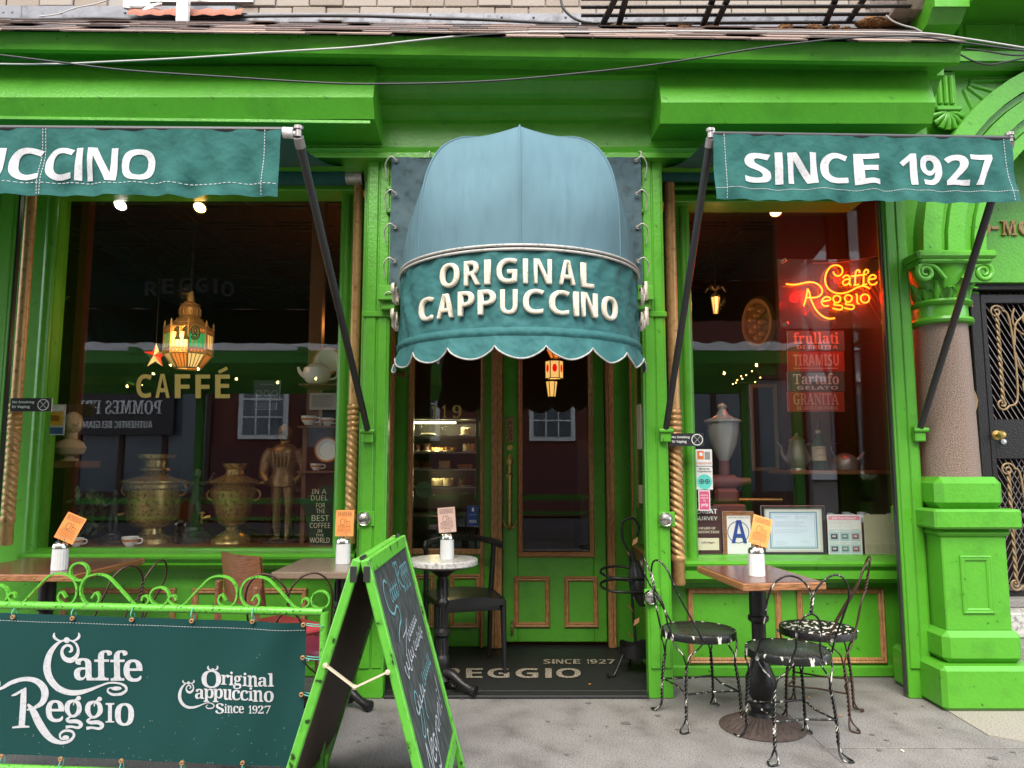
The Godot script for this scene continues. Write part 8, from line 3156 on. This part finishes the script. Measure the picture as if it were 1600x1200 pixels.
	tube(m, spline([Vector3(-0.07, 0.09, 0), Vector3(-0.085, 0.14, 0), Vector3(-0.08, 0.165, 0)], 4), 0.006, 6)
	sheet(m, 10, 2, func(uu, vv): return Vector3(lerp(-0.09, 0.055, uu), 0.165 + 0.02 * sin(uu * 2.6), (vv - 0.5) * 0.03))
	part(t, "handle", m, M.steel)
	m = mb()
	tube(m, spline([Vector3(0.07, 0.05, 0), Vector3(0.11, 0.09, 0), Vector3(0.135, 0.12, 0)], 4), [0.02, 0.019, 0.018, 0.016, 0.014, 0.013, 0.012, 0.011, 0.010], 8)
	part(t, "spout", m, M.pewter)
	# paper things leaning on the glass
	var dw = 4.60
	var bottom = 867
	var z1 = sheet_of("award_plaque", "dark maroon survey award plaque standing in the window corner", "plaque", 1086, 1128, 792, bottom, dw, M.sign_maroon, 0.01)
	words(z1, "ZAGAT", font_sans, 0.02, 0.86, 0.86, 0.96, M.sign_white)
	words(z1, "SURVEY", font_regular, 0.02, 0.86, 0.72, 0.80, M.sign_white)
	words(z1, "AWARD OF", font_serif, 0.1, 0.78, 0.53, 0.58, M.label_cream)
	words(z1, "DISTINCTION", font_serif, 0.02, 0.92, 0.45, 0.50, M.label_cream)
	patch(z1, "name_plate", 0.06, 0.9, 0.1, 0.35, M.label_cream)
	words(z1, "Caffe Reggio", font_serif, 0.2, 0.72, 0.23, 0.28, M.ink, 0.0035)
	var gr = sheet_of("inspection_card", "sanitary inspection card with a blue letter A in a wooden frame", "card", 1129, 1180, 799, bottom, dw, M.edge_wood, 0.012)
	patch(gr, "card", 0.12, 0.88, 0.02, 0.90, M.sign_white)
	words(gr, "SANITARY INSPECTION", font_regular, 0.16, 0.84, 0.84, 0.88, M.ink, 0.004)
	disc(gr, "seal", 0.48, 0.52, 0.068, M.menu_grey, 0.0028, 0.92)
	words(gr, "A", font_sans, 0.25, 0.75, 0.27, 0.80, M.sign_blue, 0.005)
	var fine_print = paper("fine", 64, 40, Color(0.82, 0.83, 0.82), Color(0.4, 0.42, 0.48), 9, [[2, 2, 60, 36, Color(0.82, 0.83, 0.82), 4]])
	patch(gr, "small_print", 0.14, 0.7, 0.04, 0.2, M.sign_white, 0.0026)
	var cert_im = [[30, 26, 300, 232, Color(0.80, 0.82, 0.80)], [44, 36, 272, 212, Color(0.42, 0.58, 0.66)], [52, 43, 256, 198, Color(0.80, 0.86, 0.90)], [58, 48, 244, 188, Color(0.42, 0.58, 0.66)], [60, 50, 240, 184, Color(0.80, 0.86, 0.92)], [70, 60, 100, 14, Color(0.80, 0.86, 0.92), 5], [190, 58, 90, 20, Color(0.80, 0.86, 0.92), 6], [70, 90, 220, 36, Color(0.80, 0.86, 0.92), 7], [70, 136, 200, 30, Color(0.80, 0.86, 0.92), 9], [70, 205, 90, 24, Color(0.80, 0.86, 0.92), 8], [220, 200, 60, 24, Color(0.80, 0.86, 0.92), 9]]
	var cert = sheet_of("framed_certificate", "pale blue bordered certificate in a black frame in the window", "certificate", 1189, 1291, 790, bottom, dw, paper("cert", 360, 284, Color(0.75, 0.76, 0.72), Color(0.35, 0.4, 0.46), 3, cert_im), 0.012)
	m = mb()
	frame(m, -cert.get_meta("w") / 2, cert.get_meta("w") / 2, 0.0, cert.get_meta("h"), 0.002, 0.018, 0.014)
	part(cert, "frame", m, M.sign_black)
	var dk = [[0, 0, 200, 8, Color(0.85, 0.86, 0.85)], [8, 8, 184, 24, Color(0.86, 0.52, 0.62)], [8, 36, 184, 26, Color(0.85, 0.86, 0.85), 6], [8, 66, 184, 16, Color(0.85, 0.86, 0.85), 6]]
	for i in 6:
		var bx_ = 8 + (i % 3) * 63
		var by_ = 90 + (i / 3) * 74
		dk.append([bx_, by_, 58, 68, Color(0.62, 0.72, 0.74)])
		dk.append([bx_ + 3, by_ + 3, 52, 12, Color(0.8, 0.84, 0.84), 4])
		dk.append([bx_ + 10, by_ + 26, 38, 30, [Color(0.25, 0.22, 0.3), Color(0.35, 0.5, 0.5), Color(0.55, 0.3, 0.35)][i % 3], 3])
		dk.append([bx_ + 18, by_ + 34, 20, 10, Color(0.8, 0.78, 0.78), 3])
	var dy = sheet_of("facts_poster", "white leaflet headed with a pink Did You Know strip", "leaflet", 1292, 1348, 804, bottom, dw, paper("facts", 200, 240, Color(0.82, 0.83, 0.82), Color(0.35, 0.36, 0.38), 4, dk), 0.002)
	words(dy, "Did You Know?", font_sans, 0.15, 0.85, 0.885, 0.945, M.sign_white)
	var old = [[0, 0, 200, 240, Color(0.66, 0.64, 0.54), 11], [10, 130, 180, 40, Color(0.66, 0.64, 0.54), 14], [8, 180, 40, 50, Color(0.62, 0.6, 0.5), 9], [54, 180, 40, 50, Color(0.62, 0.6, 0.5), 9], [100, 180, 40, 50, Color(0.62, 0.6, 0.5), 9], [146, 180, 46, 50, Color(0.62, 0.6, 0.5), 9]]
	sheet_of("old_map_sheet", "yellowed sheet of faint drawings beside the pink-headed leaflet", "print", 1349, 1403, 804, bottom, dw, paper("map", 200, 240, Color(0.66, 0.64, 0.54), Color(0.5, 0.49, 0.42), 8, old), 0.002)
	var prn = [[1297, 0.026], [1322, 0.034], [1346, 0.034], [1390, 0.024]]
	var lab = ["small blue and white pot behind the pink-headed leaflet", "round blue and white jug behind the pink-headed leaflet", "blue and white cream pitcher behind the two prints", "little blue and white cup behind the yellowed sheet"]
	for i in 4:
		var q = P(prn[i][0], 806, 4.72)
		var rr = prn[i][1]
		var jug = turned("china_jug", lab[i], "jug", Vector3(q.x, q.y - rr * 1.2, -4.72), [[0, 0], [0.7, 0.0], [1.0, 0.5], [0.95, 1.1], [0.7, 1.5], [0.8, 1.9], [0.72, 1.9]], rr, M.blue_china, "blue and white jugs")
		m = mb()
		tube(m, spline([Vector3(rr * 0.8, rr * 1.6, 0), Vector3(rr * 1.5, rr * 1.4, 0), Vector3(rr * 1.3, rr * 0.7, 0), Vector3(rr * 0.95, rr * 0.6, 0)], 4), rr * 0.12, 6)
		part(jug, "handle", m, M.blue_china)
		m = mb()
		bx(m, -rr, rr, -(q.y - rr * 1.2 - Y(869, 4.5)) - 0.012, -0.001, -rr, rr, 0.004)
		part(jug, "stand", m, M.shelf_wood)
	m = mb()
	tube(m, [P(1085, 781, 5.0), P(1222, 781, 5.0)], 0.012, 8)
	whole("curtain_rod", m, M.brass, "brass curtain rod behind the award plaque", "rod", P(1150, 781, 5.0))
	# fairy lights caught in the dark
	var fl = thing("fairy_lights", "tangle of tiny warm fairy lights behind the oval relief", "string lights", P(1168, 590, 5.6))
	m = mb()
	var path = []
	for q in [[1145, 600], [1152, 594], [1160, 592], [1166, 586], [1175, 580], [1183, 572], [1188, 590], [1180, 597], [1150, 598], [1158, 588]]:
		var pp = P(q[0], q[1], 5.6)
		path.append(pp)
		var b1 = mb()
		lathe(b1, [Vector2(0, -0.006), Vector2(0.006, 0), Vector2(0, 0.006)], 6, at(pp))
		wpart(fl, "bulb", b1, M.fairy_bulb)
	tube(m, path, 0.0015, 4)
	wpart(fl, "cord", m, M.dark_metal)

# ---------------------------------------------------------------- through the door
func through_the_door() -> void:
	var D = 6.2
	var x0 = X(636, D, 720)
	var x1 = X(745, D, 720)
	var yt = Y(657, D)
	var yb = Y(800, D)
	var t = thing("pastry_case", "lit glass pastry case with four shelves of cakes inside the door", "display case", Vector3((x0 + x1) * 0.5, 0, -D - 0.2))
	var m = mb()
	bx(m, x0 - 0.1, x1, 0.0, yb - 0.03, -D - 0.5, -D, 0.01)
	bx(m, x1 - 0.012, x1 + 0.012, yb, yt + 0.03, -D - 0.02, -D, 0.002)
	bx(m, x1 - 0.012, x1 + 0.012, yb, yt + 0.03, -D - 0.5, -D - 0.48, 0.002)
	bx(m, x0 - 0.1, x1 + 0.012, yt + 0.01, yt + 0.03, -D - 0.5, -D, 0.002)
	bx(m, x0 - 0.1, x1 + 0.01, yb, yt, -D - 0.52, -D - 0.5)
	wpart(t, "case_frame", m, M.dark_metal)
	m = mb()
	tube(m, [Vector3(x0 - 0.05, yt - 0.015, -D - 0.06), Vector3(X(712, D), yt - 0.015, -D - 0.06)], 0.009, 8)
	wpart(t, "light_tube", m, M.case_tube)
	var al = OmniLight3D.new()
	for k in 3:
		lamp_at(Vector3(lerp(x0, x1, 0.2 + 0.3 * k), yt - 0.05, -D - 0.10), Color(1, 0.95, 0.7), 0.016, 0.03)
	for k in 3:
		lamp_at(Vector3(lerp(x0, x1, 0.4), lerp(yt, yb, 0.3 + 0.26 * k), -D - 0.06), Color(1, 0.93, 0.65), 0.009, 0.02)
	for y in [681, 707, 734, 762]:
		m = mb()
		bx(m, x0 - 0.05, x1 - 0.015, Y(y + 0.8, D), Y(y - 0.8, D), -D - 0.46, -D - 0.03)
		wpart(t, "shelf", m, M.steel)
	var grp = "cakes in the pastry case"
	var rows = [[681, [[668, 0.075, 0], [727, 0.05, 1]]], [707, [[650, 0.05, 2], [664, 0.05, 2], [684, 0.055, 3], [700, 0.055, 3], [732, 0.06, 1]]], [734, [[650, 0.05, 2], [666, 0.05, 2], [694, 0.06, 1], [726, 0.06, 3]]], [762, [[684, 0.065, 1], [700, 0.06, 1], [726, 0.065, 2]]]]
	var mats = [M.china, M.cream, M.chocolate, M.pastry]
	var kinds = ["flat white cake plate", "cream cake", "chocolate cake", "golden pastries"]
	var lv = ["top", "second", "third", "lowest"]
	for i in 4:
		for j in rows[i][1].size():
			var c = rows[i][1][j]
			var p = Vector3(X(c[0], D + 0.1, 720), Y(rows[i][0] - 0.9, D) + 0.001, -D - 0.12)
			var cake = thing("cake", "%s%s on the %s shelf of the pastry case" % [["", "second ", "third "][rows[i][1].slice(0, j).filter(func(o): return o[2] == c[2]).size()], kinds[c[2]], lv[i]], "cake", p, 0.0, grp)
			m = mb()
			lathe(m, [Vector2(0, 0.004), Vector2(c[1] * 0.9, 0.004), Vector2(c[1], 0.012), Vector2(c[1], 0.008), Vector2(0, 0.0)], 20)
			part(cake, "plate", m, M.china)
			m = mb()
			if c[2] == 3:
				for k in 4:
					var o = Vector3((k - 1.5) * 0.03, 0.025, 0.01 * (k % 2))
					sheet(m, 10, 8, func(u, v): return o + Vector3(cos(u * TAU) * cos((v - 0.5) * PI) * 0.024, sin((v - 0.5) * PI) * 0.018, -sin(u * TAU) * cos((v - 0.5) * PI) * 0.03))
			elif c[2] != 0:
				lathe(m, [Vector2(c[1] * 0.82, 0.012), Vector2(c[1] * 0.84, 0.05), Vector2(c[1] * 0.75, 0.058), Vector2(0, 0.058)], 20)
				for k in 8:
					var an = TAU * k / 8.0
					lathe(m, [Vector2(0.012, 0), Vector2(0.008, 0.012), Vector2(0, 0.016)], 8, at(Vector3(cos(an) * c[1] * 0.65, 0.057, sin(an) * c[1] * 0.65)))
			else:
				lathe(m, [Vector2(c[1] * 0.8, 0.01), Vector2(c[1] * 0.8, 0.022), Vector2(0, 0.025)], 20)
			part(cake, "cake_body", m, mats[c[2]] if c[2] != 0 else M.cream)
	# hanging lanterns in line
	for q in [[866, 578, 6.2, "red and cream glass lantern hanging inside the door", ["cream_glass", "red_glass"]], [862, 608, 7.0, "pale glass lantern hanging deeper inside the door", ["cream_glass", "cream_glass"]], [868, 553, 6.25, "shallow amber bowl lamp above the red lantern", ["amber_glass", "cream_glass"]]]:
		var p = P(q[0], q[1], q[2])
		var l = thing("hanging_lantern", q[3], "lantern", p, 0.0, "hanging lanterns inside the door")
		for k in 6:
			var a = TAU * k / 6.0
			var b = TAU * (k + 1) / 6.0
			var d0 = Vector3(cos(a), 0, sin(a))
			var d1 = Vector3(cos(b), 0, sin(b))
			var r0 = 0.075 if q[1] == 578 else (0.055 if q[1] == 608 else 0.08)
			var r1 = 0.075 if q[1] == 578 else (0.035 if q[1] == 608 else 0.04)
			var hh = 0.075 if q[1] != 553 else 0.04
			m = mb()
			m.quad(d0 * r0 + UPV * hh, d1 * r0 + UPV * hh, d1 * r1 - UPV * hh, d0 * r1 - UPV * hh, d0 + d1)
			part(l, "lamp_pane", m, M[q[4][0]])
			if q[1] == 578:
				m = mb()
				var o = (d0 + d1) * 0.5 * 0.077 * 2.0 / 2.0
				blob(m, Vector2(0, 0.01), 0.02, 0.035, func(w): return o * 1.02 + (d1 - d0).normalized() * w.x + UPV * w.y, (d0 + d1).normalized())
				part(l, "red_medallion", m, M.red_glass)
			m = mb()
			tube(m, [d0 * r0 * 1.01 + UPV * hh, d0 * r1 * 1.01 - UPV * hh], 0.004, 5)
			tube(m, [d0 * r0 * 1.01 + UPV * hh, d1 * r0 * 1.01 + UPV * hh], 0.004, 5)
			tube(m, [d0 * r1 * 1.01 - UPV * hh, d1 * r1 * 1.01 - UPV * hh], 0.004, 5)
			part(l, "lead", m, M.dark_metal)
		m = mb()
		tube(m, [Vector3(0, 0.07, 0), Vector3(0, 0.09, 0), Vector3(0, 3.3 - p.y, 0)], 0.003, 5)
		part(l, "rod", m, M.dark_metal)
	# counter, blackboard
	m = mb()
	bx(m, X(905, 6.6), X(1000, 6.6), 0.0, Y(775, 6.6), -7.4, -6.6, 0.01)
	whole("bar_counter", m, M.dark_metal, "dark bar counter beyond the door glass", "counter", Vector3(0.8, 0, -7.0))
	m = mb()
	bx(m, X(902, 7.2, 700), X(948, 7.2, 700), Y(775, 7.2), Y(688, 7.2), -7.24, -7.2, 0.004)
	whole("menu_blackboard", m, M.sign_black, "black menu board standing on the inner counter", "blackboard", Vector3(X(925, 7.2), Y(775, 7.2), -7.22))

# ---------------------------------------------------------------- signs, stickers, wires and the rest
func small_things() -> void:
	# no smoking plates
	var D = 4.33
	for q in [[17, 80, 622, 643, "black no smoking plate on the column next to the wide window", -0.02], [1047, 1100, 677, 697, "black no smoking plate on the column next to the neon window", 0.0]]:
		var t = sheet_of("no_smoking_sign", q[4], "sign", q[0], q[1], q[2], q[3], D, M.sign_black, 0.006, 0.0, "no smoking plates")
		words(t, "No Smoking", font_sans, 0.05, 0.58, 0.56, 0.80, M.sign_white)
		words(t, "Or Vaping", font_sans, 0.05, 0.48, 0.20, 0.46, M.sign_white)
		disc(t, "ring", 0.80, 0.5, 0.034, M.sign_white, 0.0025, 0.86)
		var m = mb()
		var w = t.get_meta("w")
		var h = t.get_meta("h")
		var c = Vector3(0.30 * w, 0.5 * h, 0.003)
		for s in [-1.0, 1.0]:
			bar(m, c + Vector3(-0.018, -0.02 * s, 0), c + Vector3(0.018, 0.02 * s, 0), 0.004, 0.001, Vector3(0, 0, 1))
		part(t, "crossed_symbol", m, M.sign_white)
	# stickers on the neon window
	var sd = 4.547
	var s1 = sheet_of("window_sticker", "white sticker with an orange speech-bubble dog above the teal one", "sticker", 1086, 1113, 702, 728, sd, M.sign_white, 0.001, 0.0, "stickers on the neon window")
	patch(s1, "orange_mark", 0.12, 0.5, 0.4, 0.9, M.sign_orange)
	disc(s1, "bubble", 0.34, 0.7, 0.012, M.sign_white, 0.003)
	patch(s1, "grey_mark", 0.56, 0.88, 0.38, 0.85, M.aluminium)
	words(s1, "pappycab", font_regular, 0.06, 0.94, 0.06, 0.26, M.sign_orange)
	var s2 = sheet_of("window_sticker", "white sticker with a teal owl-eyed disc", "sticker", 1087, 1114, 729, 765, sd, M.sign_white, 0.001, 0.0, "stickers on the neon window")
	words(s2, "We're on", font_sans, 0.18, 0.82, 0.86, 0.95, M.ink)
	words(s2, "Tripadvisor", font_sans, 0.08, 0.92, 0.73, 0.83, M.ink)
	disc(s2, "teal_disc", 0.5, 0.34, 0.046, M.sign_teal, 0.003)
	for s in [-1.0, 1.0]:
		disc(s2, "eye_ring", 0.5 + s * 0.17, 0.35, 0.015, M.ink, 0.004, 0.68)
		disc(s2, "pupil", 0.5 + s * 0.17, 0.35, 0.006, M.ink, 0.004)
	var s3 = sheet_of("window_sticker", "small pink sticker below the teal one", "sticker", 1091, 1110, 766, 798, sd, M.sign_white, 0.001, 0.0, "stickers on the neon window")
	patch(s3, "pink_field", 0.08, 0.92, 0.05, 0.95, M.sign_pink)
	words(s3, "PEOPLE", font_sans, 0.2, 0.8, 0.72, 0.79, M.sign_white, 0.003)
	words(s3, "LOVE US", font_sans, 0.18, 0.82, 0.59, 0.66, M.sign_white, 0.003)
	words(s3, "ON", font_sans, 0.4, 0.6, 0.46, 0.53, M.sign_white, 0.003)
	words(s3, "yelp", font_sans, 0.2, 0.8, 0.18, 0.38, M.sign_white, 0.003)
	var v = sheet_of("payment_sticker", "blue card payment sticker on the sidelight glass", "sticker", 730, 747.5, 790, 822, 5.266, M.sign_blue, 0.001)
	words(v, "VISA", font_sans, 0.18, 0.84, 0.16, 0.30, M.sign_white)
	words(v, "Tap to pay", font_regular, 0.2, 0.8, 0.52, 0.58, M.sign_white)
	patch(v, "mark", 0.42, 0.6, 0.72, 0.9, M.sign_white)
	var fv = thing("round_sticker", "round pale green sticker on the sidelight in front of the pastries", "sticker", P(662, 765, 5.266))
	fv.set_meta("w", 0.12)
	fv.set_meta("h", 0.12)
	disc(fv, "disc", 0.5, 0.0, 0.06, M.leaf_green, 0.0)
	var mm = mb()
	glyph_in(mm, "FAVORITE", font_sans, -0.045, 0.045, -0.012, 0.008, func(q): return Vector3(q.x, q.y, 0.002), Vector3(0, 0, 1))
	part(fv, "lettering", mm, M.sign_black)
	# posters pasted inside the wide window
	var po = sheet_of("small_poster", "small blue and yellow poster inside the wide window", "poster", 71, 100, 632, 680, 4.60, paper("poster", 60, 96, Color(0.65, 0.68, 0.7), Color(0.2, 0.2, 0.3), 12, [[4, 4, 52, 14, Color(0.8, 0.8, 0.8), 4], [6, 22, 48, 44, Color(0.75, 0.55, 0.12)], [14, 34, 30, 18, Color(0.5, 0.3, 0.06)], [4, 72, 52, 20, Color(0.12, 0.25, 0.5), 5]]), 0.002)
	var ns = sheet_of("smoking_notice", "black notice with three barred circles inside the wide window", "notice", 397, 437, 594, 626, 4.60, M.sign_black, 0.003)
	words(ns, "No Smoking", font_sans, 0.25, 0.75, 0.72, 0.84, M.menu_grey)
	for i in 3:
		disc(ns, "barred_circle", 0.2 + 0.3 * i, 0.36, 0.020, M.menu_grey, 0.003, 0.75)
	var nb = sheet_of("smoking_notice", "narrow black strip notice below the three barred circles", "notice", 397, 432, 629, 640, 4.60, M.sign_black, 0.003)
	# notices in the side window of the recess: on the wall facing the step
	var k = 0
	for q in [[1.38, 1.68, -5.02, -4.86, "white typed notice", "sign_white"], [1.02, 1.14, -5.0, -4.88, "small pale notice", "label_cream"], [0.76, 0.98, -5.1, -4.84, "dark green notice with white corner marks", "shed_green"]]:
		var m = mb()
		bx(m, 0.856, 0.859, q[0], q[1], q[2], q[3])
		var o = whole("side_notice", m, M[q[5]], q[4] + " in the side window of the entrance", "notice", Vector3(0.8575, q[0], (q[2] + q[3]) * 0.5), "notices in the entrance side window")
	# round meter caps on the posts
	for q in [[568, 811, 4.13, "round metal cap on the post by the granite table"], [1041, 812, 4.13, "round metal cap on the post beside the twisted column"], [1018, 934, 4.13, "round metal cap low on the post beside the umbrella stand"]]:
		var p = P(q[0], q[1], q[2])
		var t = thing("metal_cap", q[3], "metal cap", Vector3(p.x, p.y, -4.165), 0.0, "round metal caps on the posts")
		var m = mb()
		lathe(m, [Vector2(0.040, 0.0), Vector2(0.040, 0.028), Vector2(0.034, 0.036), Vector2(0.029, 0.034), Vector2(0.027, 0.042), Vector2(0.01, 0.048), Vector2(0, 0.049)], 28, at(Vector3.ZERO, Basis(Vector3.RIGHT, PI / 2)))
		part(t, "cap", m, M.chrome)
		m = mb()
		box(m, Vector3(0.01, 0, 0.006), Vector3(0.09, 0.085, 0.016), 0.004)
		part(t, "plate", m, M.green)
	# umbrella stand
	var base = Vector3(0.745, 0.018, -4.60)
	var t = thing("umbrella_stand", "wrought iron umbrella stand with gilded leaves on the doorstep", "umbrella stand", base)
	var m = mb()
	sheet(m, 30, 4, func(u, w): return Vector3(cos(u * TAU) * (0.085 + 0.004 * w), 0.10 + 0.075 * w + 0.012 * sin(u * TAU * 3.0) * w, -sin(u * TAU) * (0.085 + 0.004 * w)))
	lathe(m, [Vector2(0, 0.11), Vector2(0.085, 0.10)], 24)
	part(t, "drip_pan", m, M.black_iron)
	for i in 3:
		m = mb()
		var a = TAU * i / 3.0 + 0.5
		var d = Vector3(cos(a), 0, sin(a))
		tube(m, spline([d * 0.09 + UPV * 0.12, d * 0.12 + UPV * 0.07, d * 0.16 + UPV * 0.012, d * 0.20 + UPV * 0.008, d * 0.21 + UPV * 0.03], 4), 0.008, 6)
		part(t, "foot", m, M.black_iron)
	m = mb()
	tube(m, spline([Vector3(0.02, 0.1, 0), Vector3(0.0, 0.3, 0), Vector3(-0.012, 0.5, 0), Vector3(-0.02, 0.7, 0), Vector3(-0.06, 0.80, 0), Vector3(-0.06, 0.9, 0), Vector3(0.0, 0.93, 0), Vector3(0.04, 0.88, 0), Vector3(0.03, 0.82, 0)], 6), 0.008, 7)
	part(t, "stem", m, M.black_iron)
	for y in [0.60, 0.52]:
		m = mb()
		var dy = y
		tube(m, spline([Vector3(0.09, dy - 0.02, -0.05), Vector3(-0.04, dy + 0.02, -0.09), Vector3(-0.16, dy + 0.02, -0.06), Vector3(-0.20, dy, 0.0), Vector3(-0.15, dy - 0.02, 0.07), Vector3(-0.06, dy - 0.025, 0.09), Vector3(0.09, dy - 0.03, 0.06)], 6), 0.008, 7)
		part(t, "hoop", m, M.black_iron)
	for i in 8:
		m = mb()
		var y = 0.2 + i * 0.08
		var s = -1.0 if i % 2 == 0 else 1.0
		var o = Vector3(-0.005, y, 0.012)
		var tip = o + Vector3(s * 0.035, 0.055, 0.015)
		var side = Vector3(0.012, -0.006, 0.006)
		var mid = o.lerp(tip, 0.55)
		m.flat(o, mid + side, tip, Vector3(0, 0, 1))
		m.flat(o, mid - side, tip, Vector3(0, 0, 1))
		part(t, "leaf", m, M.copper_leaf)
	# folded umbrella in it
	var um = thing("folded_umbrella", "black folded umbrella hanging in the iron stand", "umbrella", base + Vector3(0.05, 0.38, 0.02))
	m = mb()
	sheet(m, 26, 18, func(u, w):
		var r = 0.018 + 0.038 * sin(min(w * 1.15, 1.0) * PI * 0.9) + 0.006 * sin(u * TAU * 6.0) * sin(w * PI)
		return Vector3(cos(u * TAU) * r - 0.045 * w, 0.02 + w * 0.27, -sin(u * TAU) * r))
	part(um, "canopy", m, M.umbrella_cloth)
	m = mb()
	tube(m, [Vector3(-0.045, 0.28, 0), Vector3(-0.062, 0.35, 0)], 0.016, 10)
	part(um, "handle", m, M.chair_black)
	# swing-out lamp in the left of the entrance
	m = mb()
	var lp = P(622, 583, 4.7)
	tube(m, [lp + Vector3(-0.02, 0.0, 0), lp + Vector3(0.05, -0.012, 0.02)], 0.022, 14)
	tube(m, [lp, lp + Vector3(-0.07, 0.03, -0.02)], 0.006, 6)
	whole("entrance_spotlight", m, M.bronze, "small brown spotlight on the entrance wall under the dome", "spotlight", lp)
	# door closer pad and dark things behind the chalkboard
	# cables
	var cab = [
		["black_cable", "thick black cable along the metal flashing", 0.010, "cable_black", 4.27, [[-60, 28], [60, 31], [150, 29], [230, 31], [330, 27], [440, 25], [560, 25], [660, 28], [760, 31], [860, 36], [905, 37]]],
		["white_cable", "white cable sagging below the shingles and along the roof edge", 0.005, "cable_white", 3.66, [[-60, 97], [0, 100], [90, 100], [180, 96], [300, 90], [450, 80], [560, 73], [680, 60], [790, 51], [920, 50], [1100, 49], [1300, 50], [1440, 52], [1520, 62], [1620, 78]]],
		["black_cable", "thin black cable crossing the hoods and the frieze", 0.005, "cable_black", 3.64, [[-60, 80], [0, 86], [90, 97], [200, 110], [350, 120], [480, 128], [560, 131], [680, 130], [790, 125], [900, 115], [1000, 104], [1090, 91], [1180, 76], [1260, 66], [1320, 60], [1420, 56], [1500, 66], [1620, 82]]],
		["black_cable", "slack black cable looping past the green bracket", 0.005, "cable_black", 3.9, [[1500, 85], [1520, 95], [1545, 101], [1570, 97], [1620, 86]]],
		["black_cable", "second slack cable beside the green bracket", 0.005, "cable_black", 3.95, [[1508, 76], [1540, 80], [1580, 86], [1620, 87]]],
		["black_cable", "looped black cable hanging from the fire escape", 0.008, "cable_black", 4.1, [[875, -8], [880, 12], [893, 26], [910, 34], [925, 36]]],
		["white_cable", "loose white wire dangling at the fire escape corner", 0.005, "cable_white", 4.05, [[1384, 24], [1395, 33], [1412, 40], [1428, 44], [1440, 50]]],
		["white_cable", "thin white wire over the grey flashing", 0.004, "cable_white", 4.25, [[60, 26], [90, 22], [120, 12], [150, 6], [180, -4]]]]
	for c in cab:
		m = mb()
		var pts = []
		for q in c[5]:
			pts.append(P(q[0], q[1], c[4]))
		tube(m, spline(pts, 6), c[2], 7)
		whole(c[0], m, M[c[3]], c[1], "cable", pts[pts.size() / 2])
	# fallen leaves
	for q in [[1265, 1090, "small yellow leaf on the pavement under the chipped chair"], [1314, 1118, "orange leaf scrap on the pavement beside the pedestal"], [1188, 1141, "tiny orange leaf between the chair feet"], [1410, 1173, "pale leaf scrap lying on the pavement joint"], [922, 1069, "orange crumb on the black doorstep"], [1462, 1092, "curled leaf at the foot of the green post"]]:
		m = mb()
		var p = G(q[0], q[1], 0.004 if q[0] != 922 else 0.022)
		var a = rng.randf() * TAU
		var x = Vector3(cos(a), 0.1, sin(a)) * 0.014
		var y = Vector3(-sin(a), 0.35, cos(a)) * 0.007
		m.flat(p - x, p + y, p + x, UPV)
		m.flat(p - x, p - y * Vector3(1, -1, 1), p + x, UPV)
		whole("fallen_leaf", m, M.card_orange if q[0] != 1410 else M.label_cream, q[2], "leaf", p, "fallen leaves")
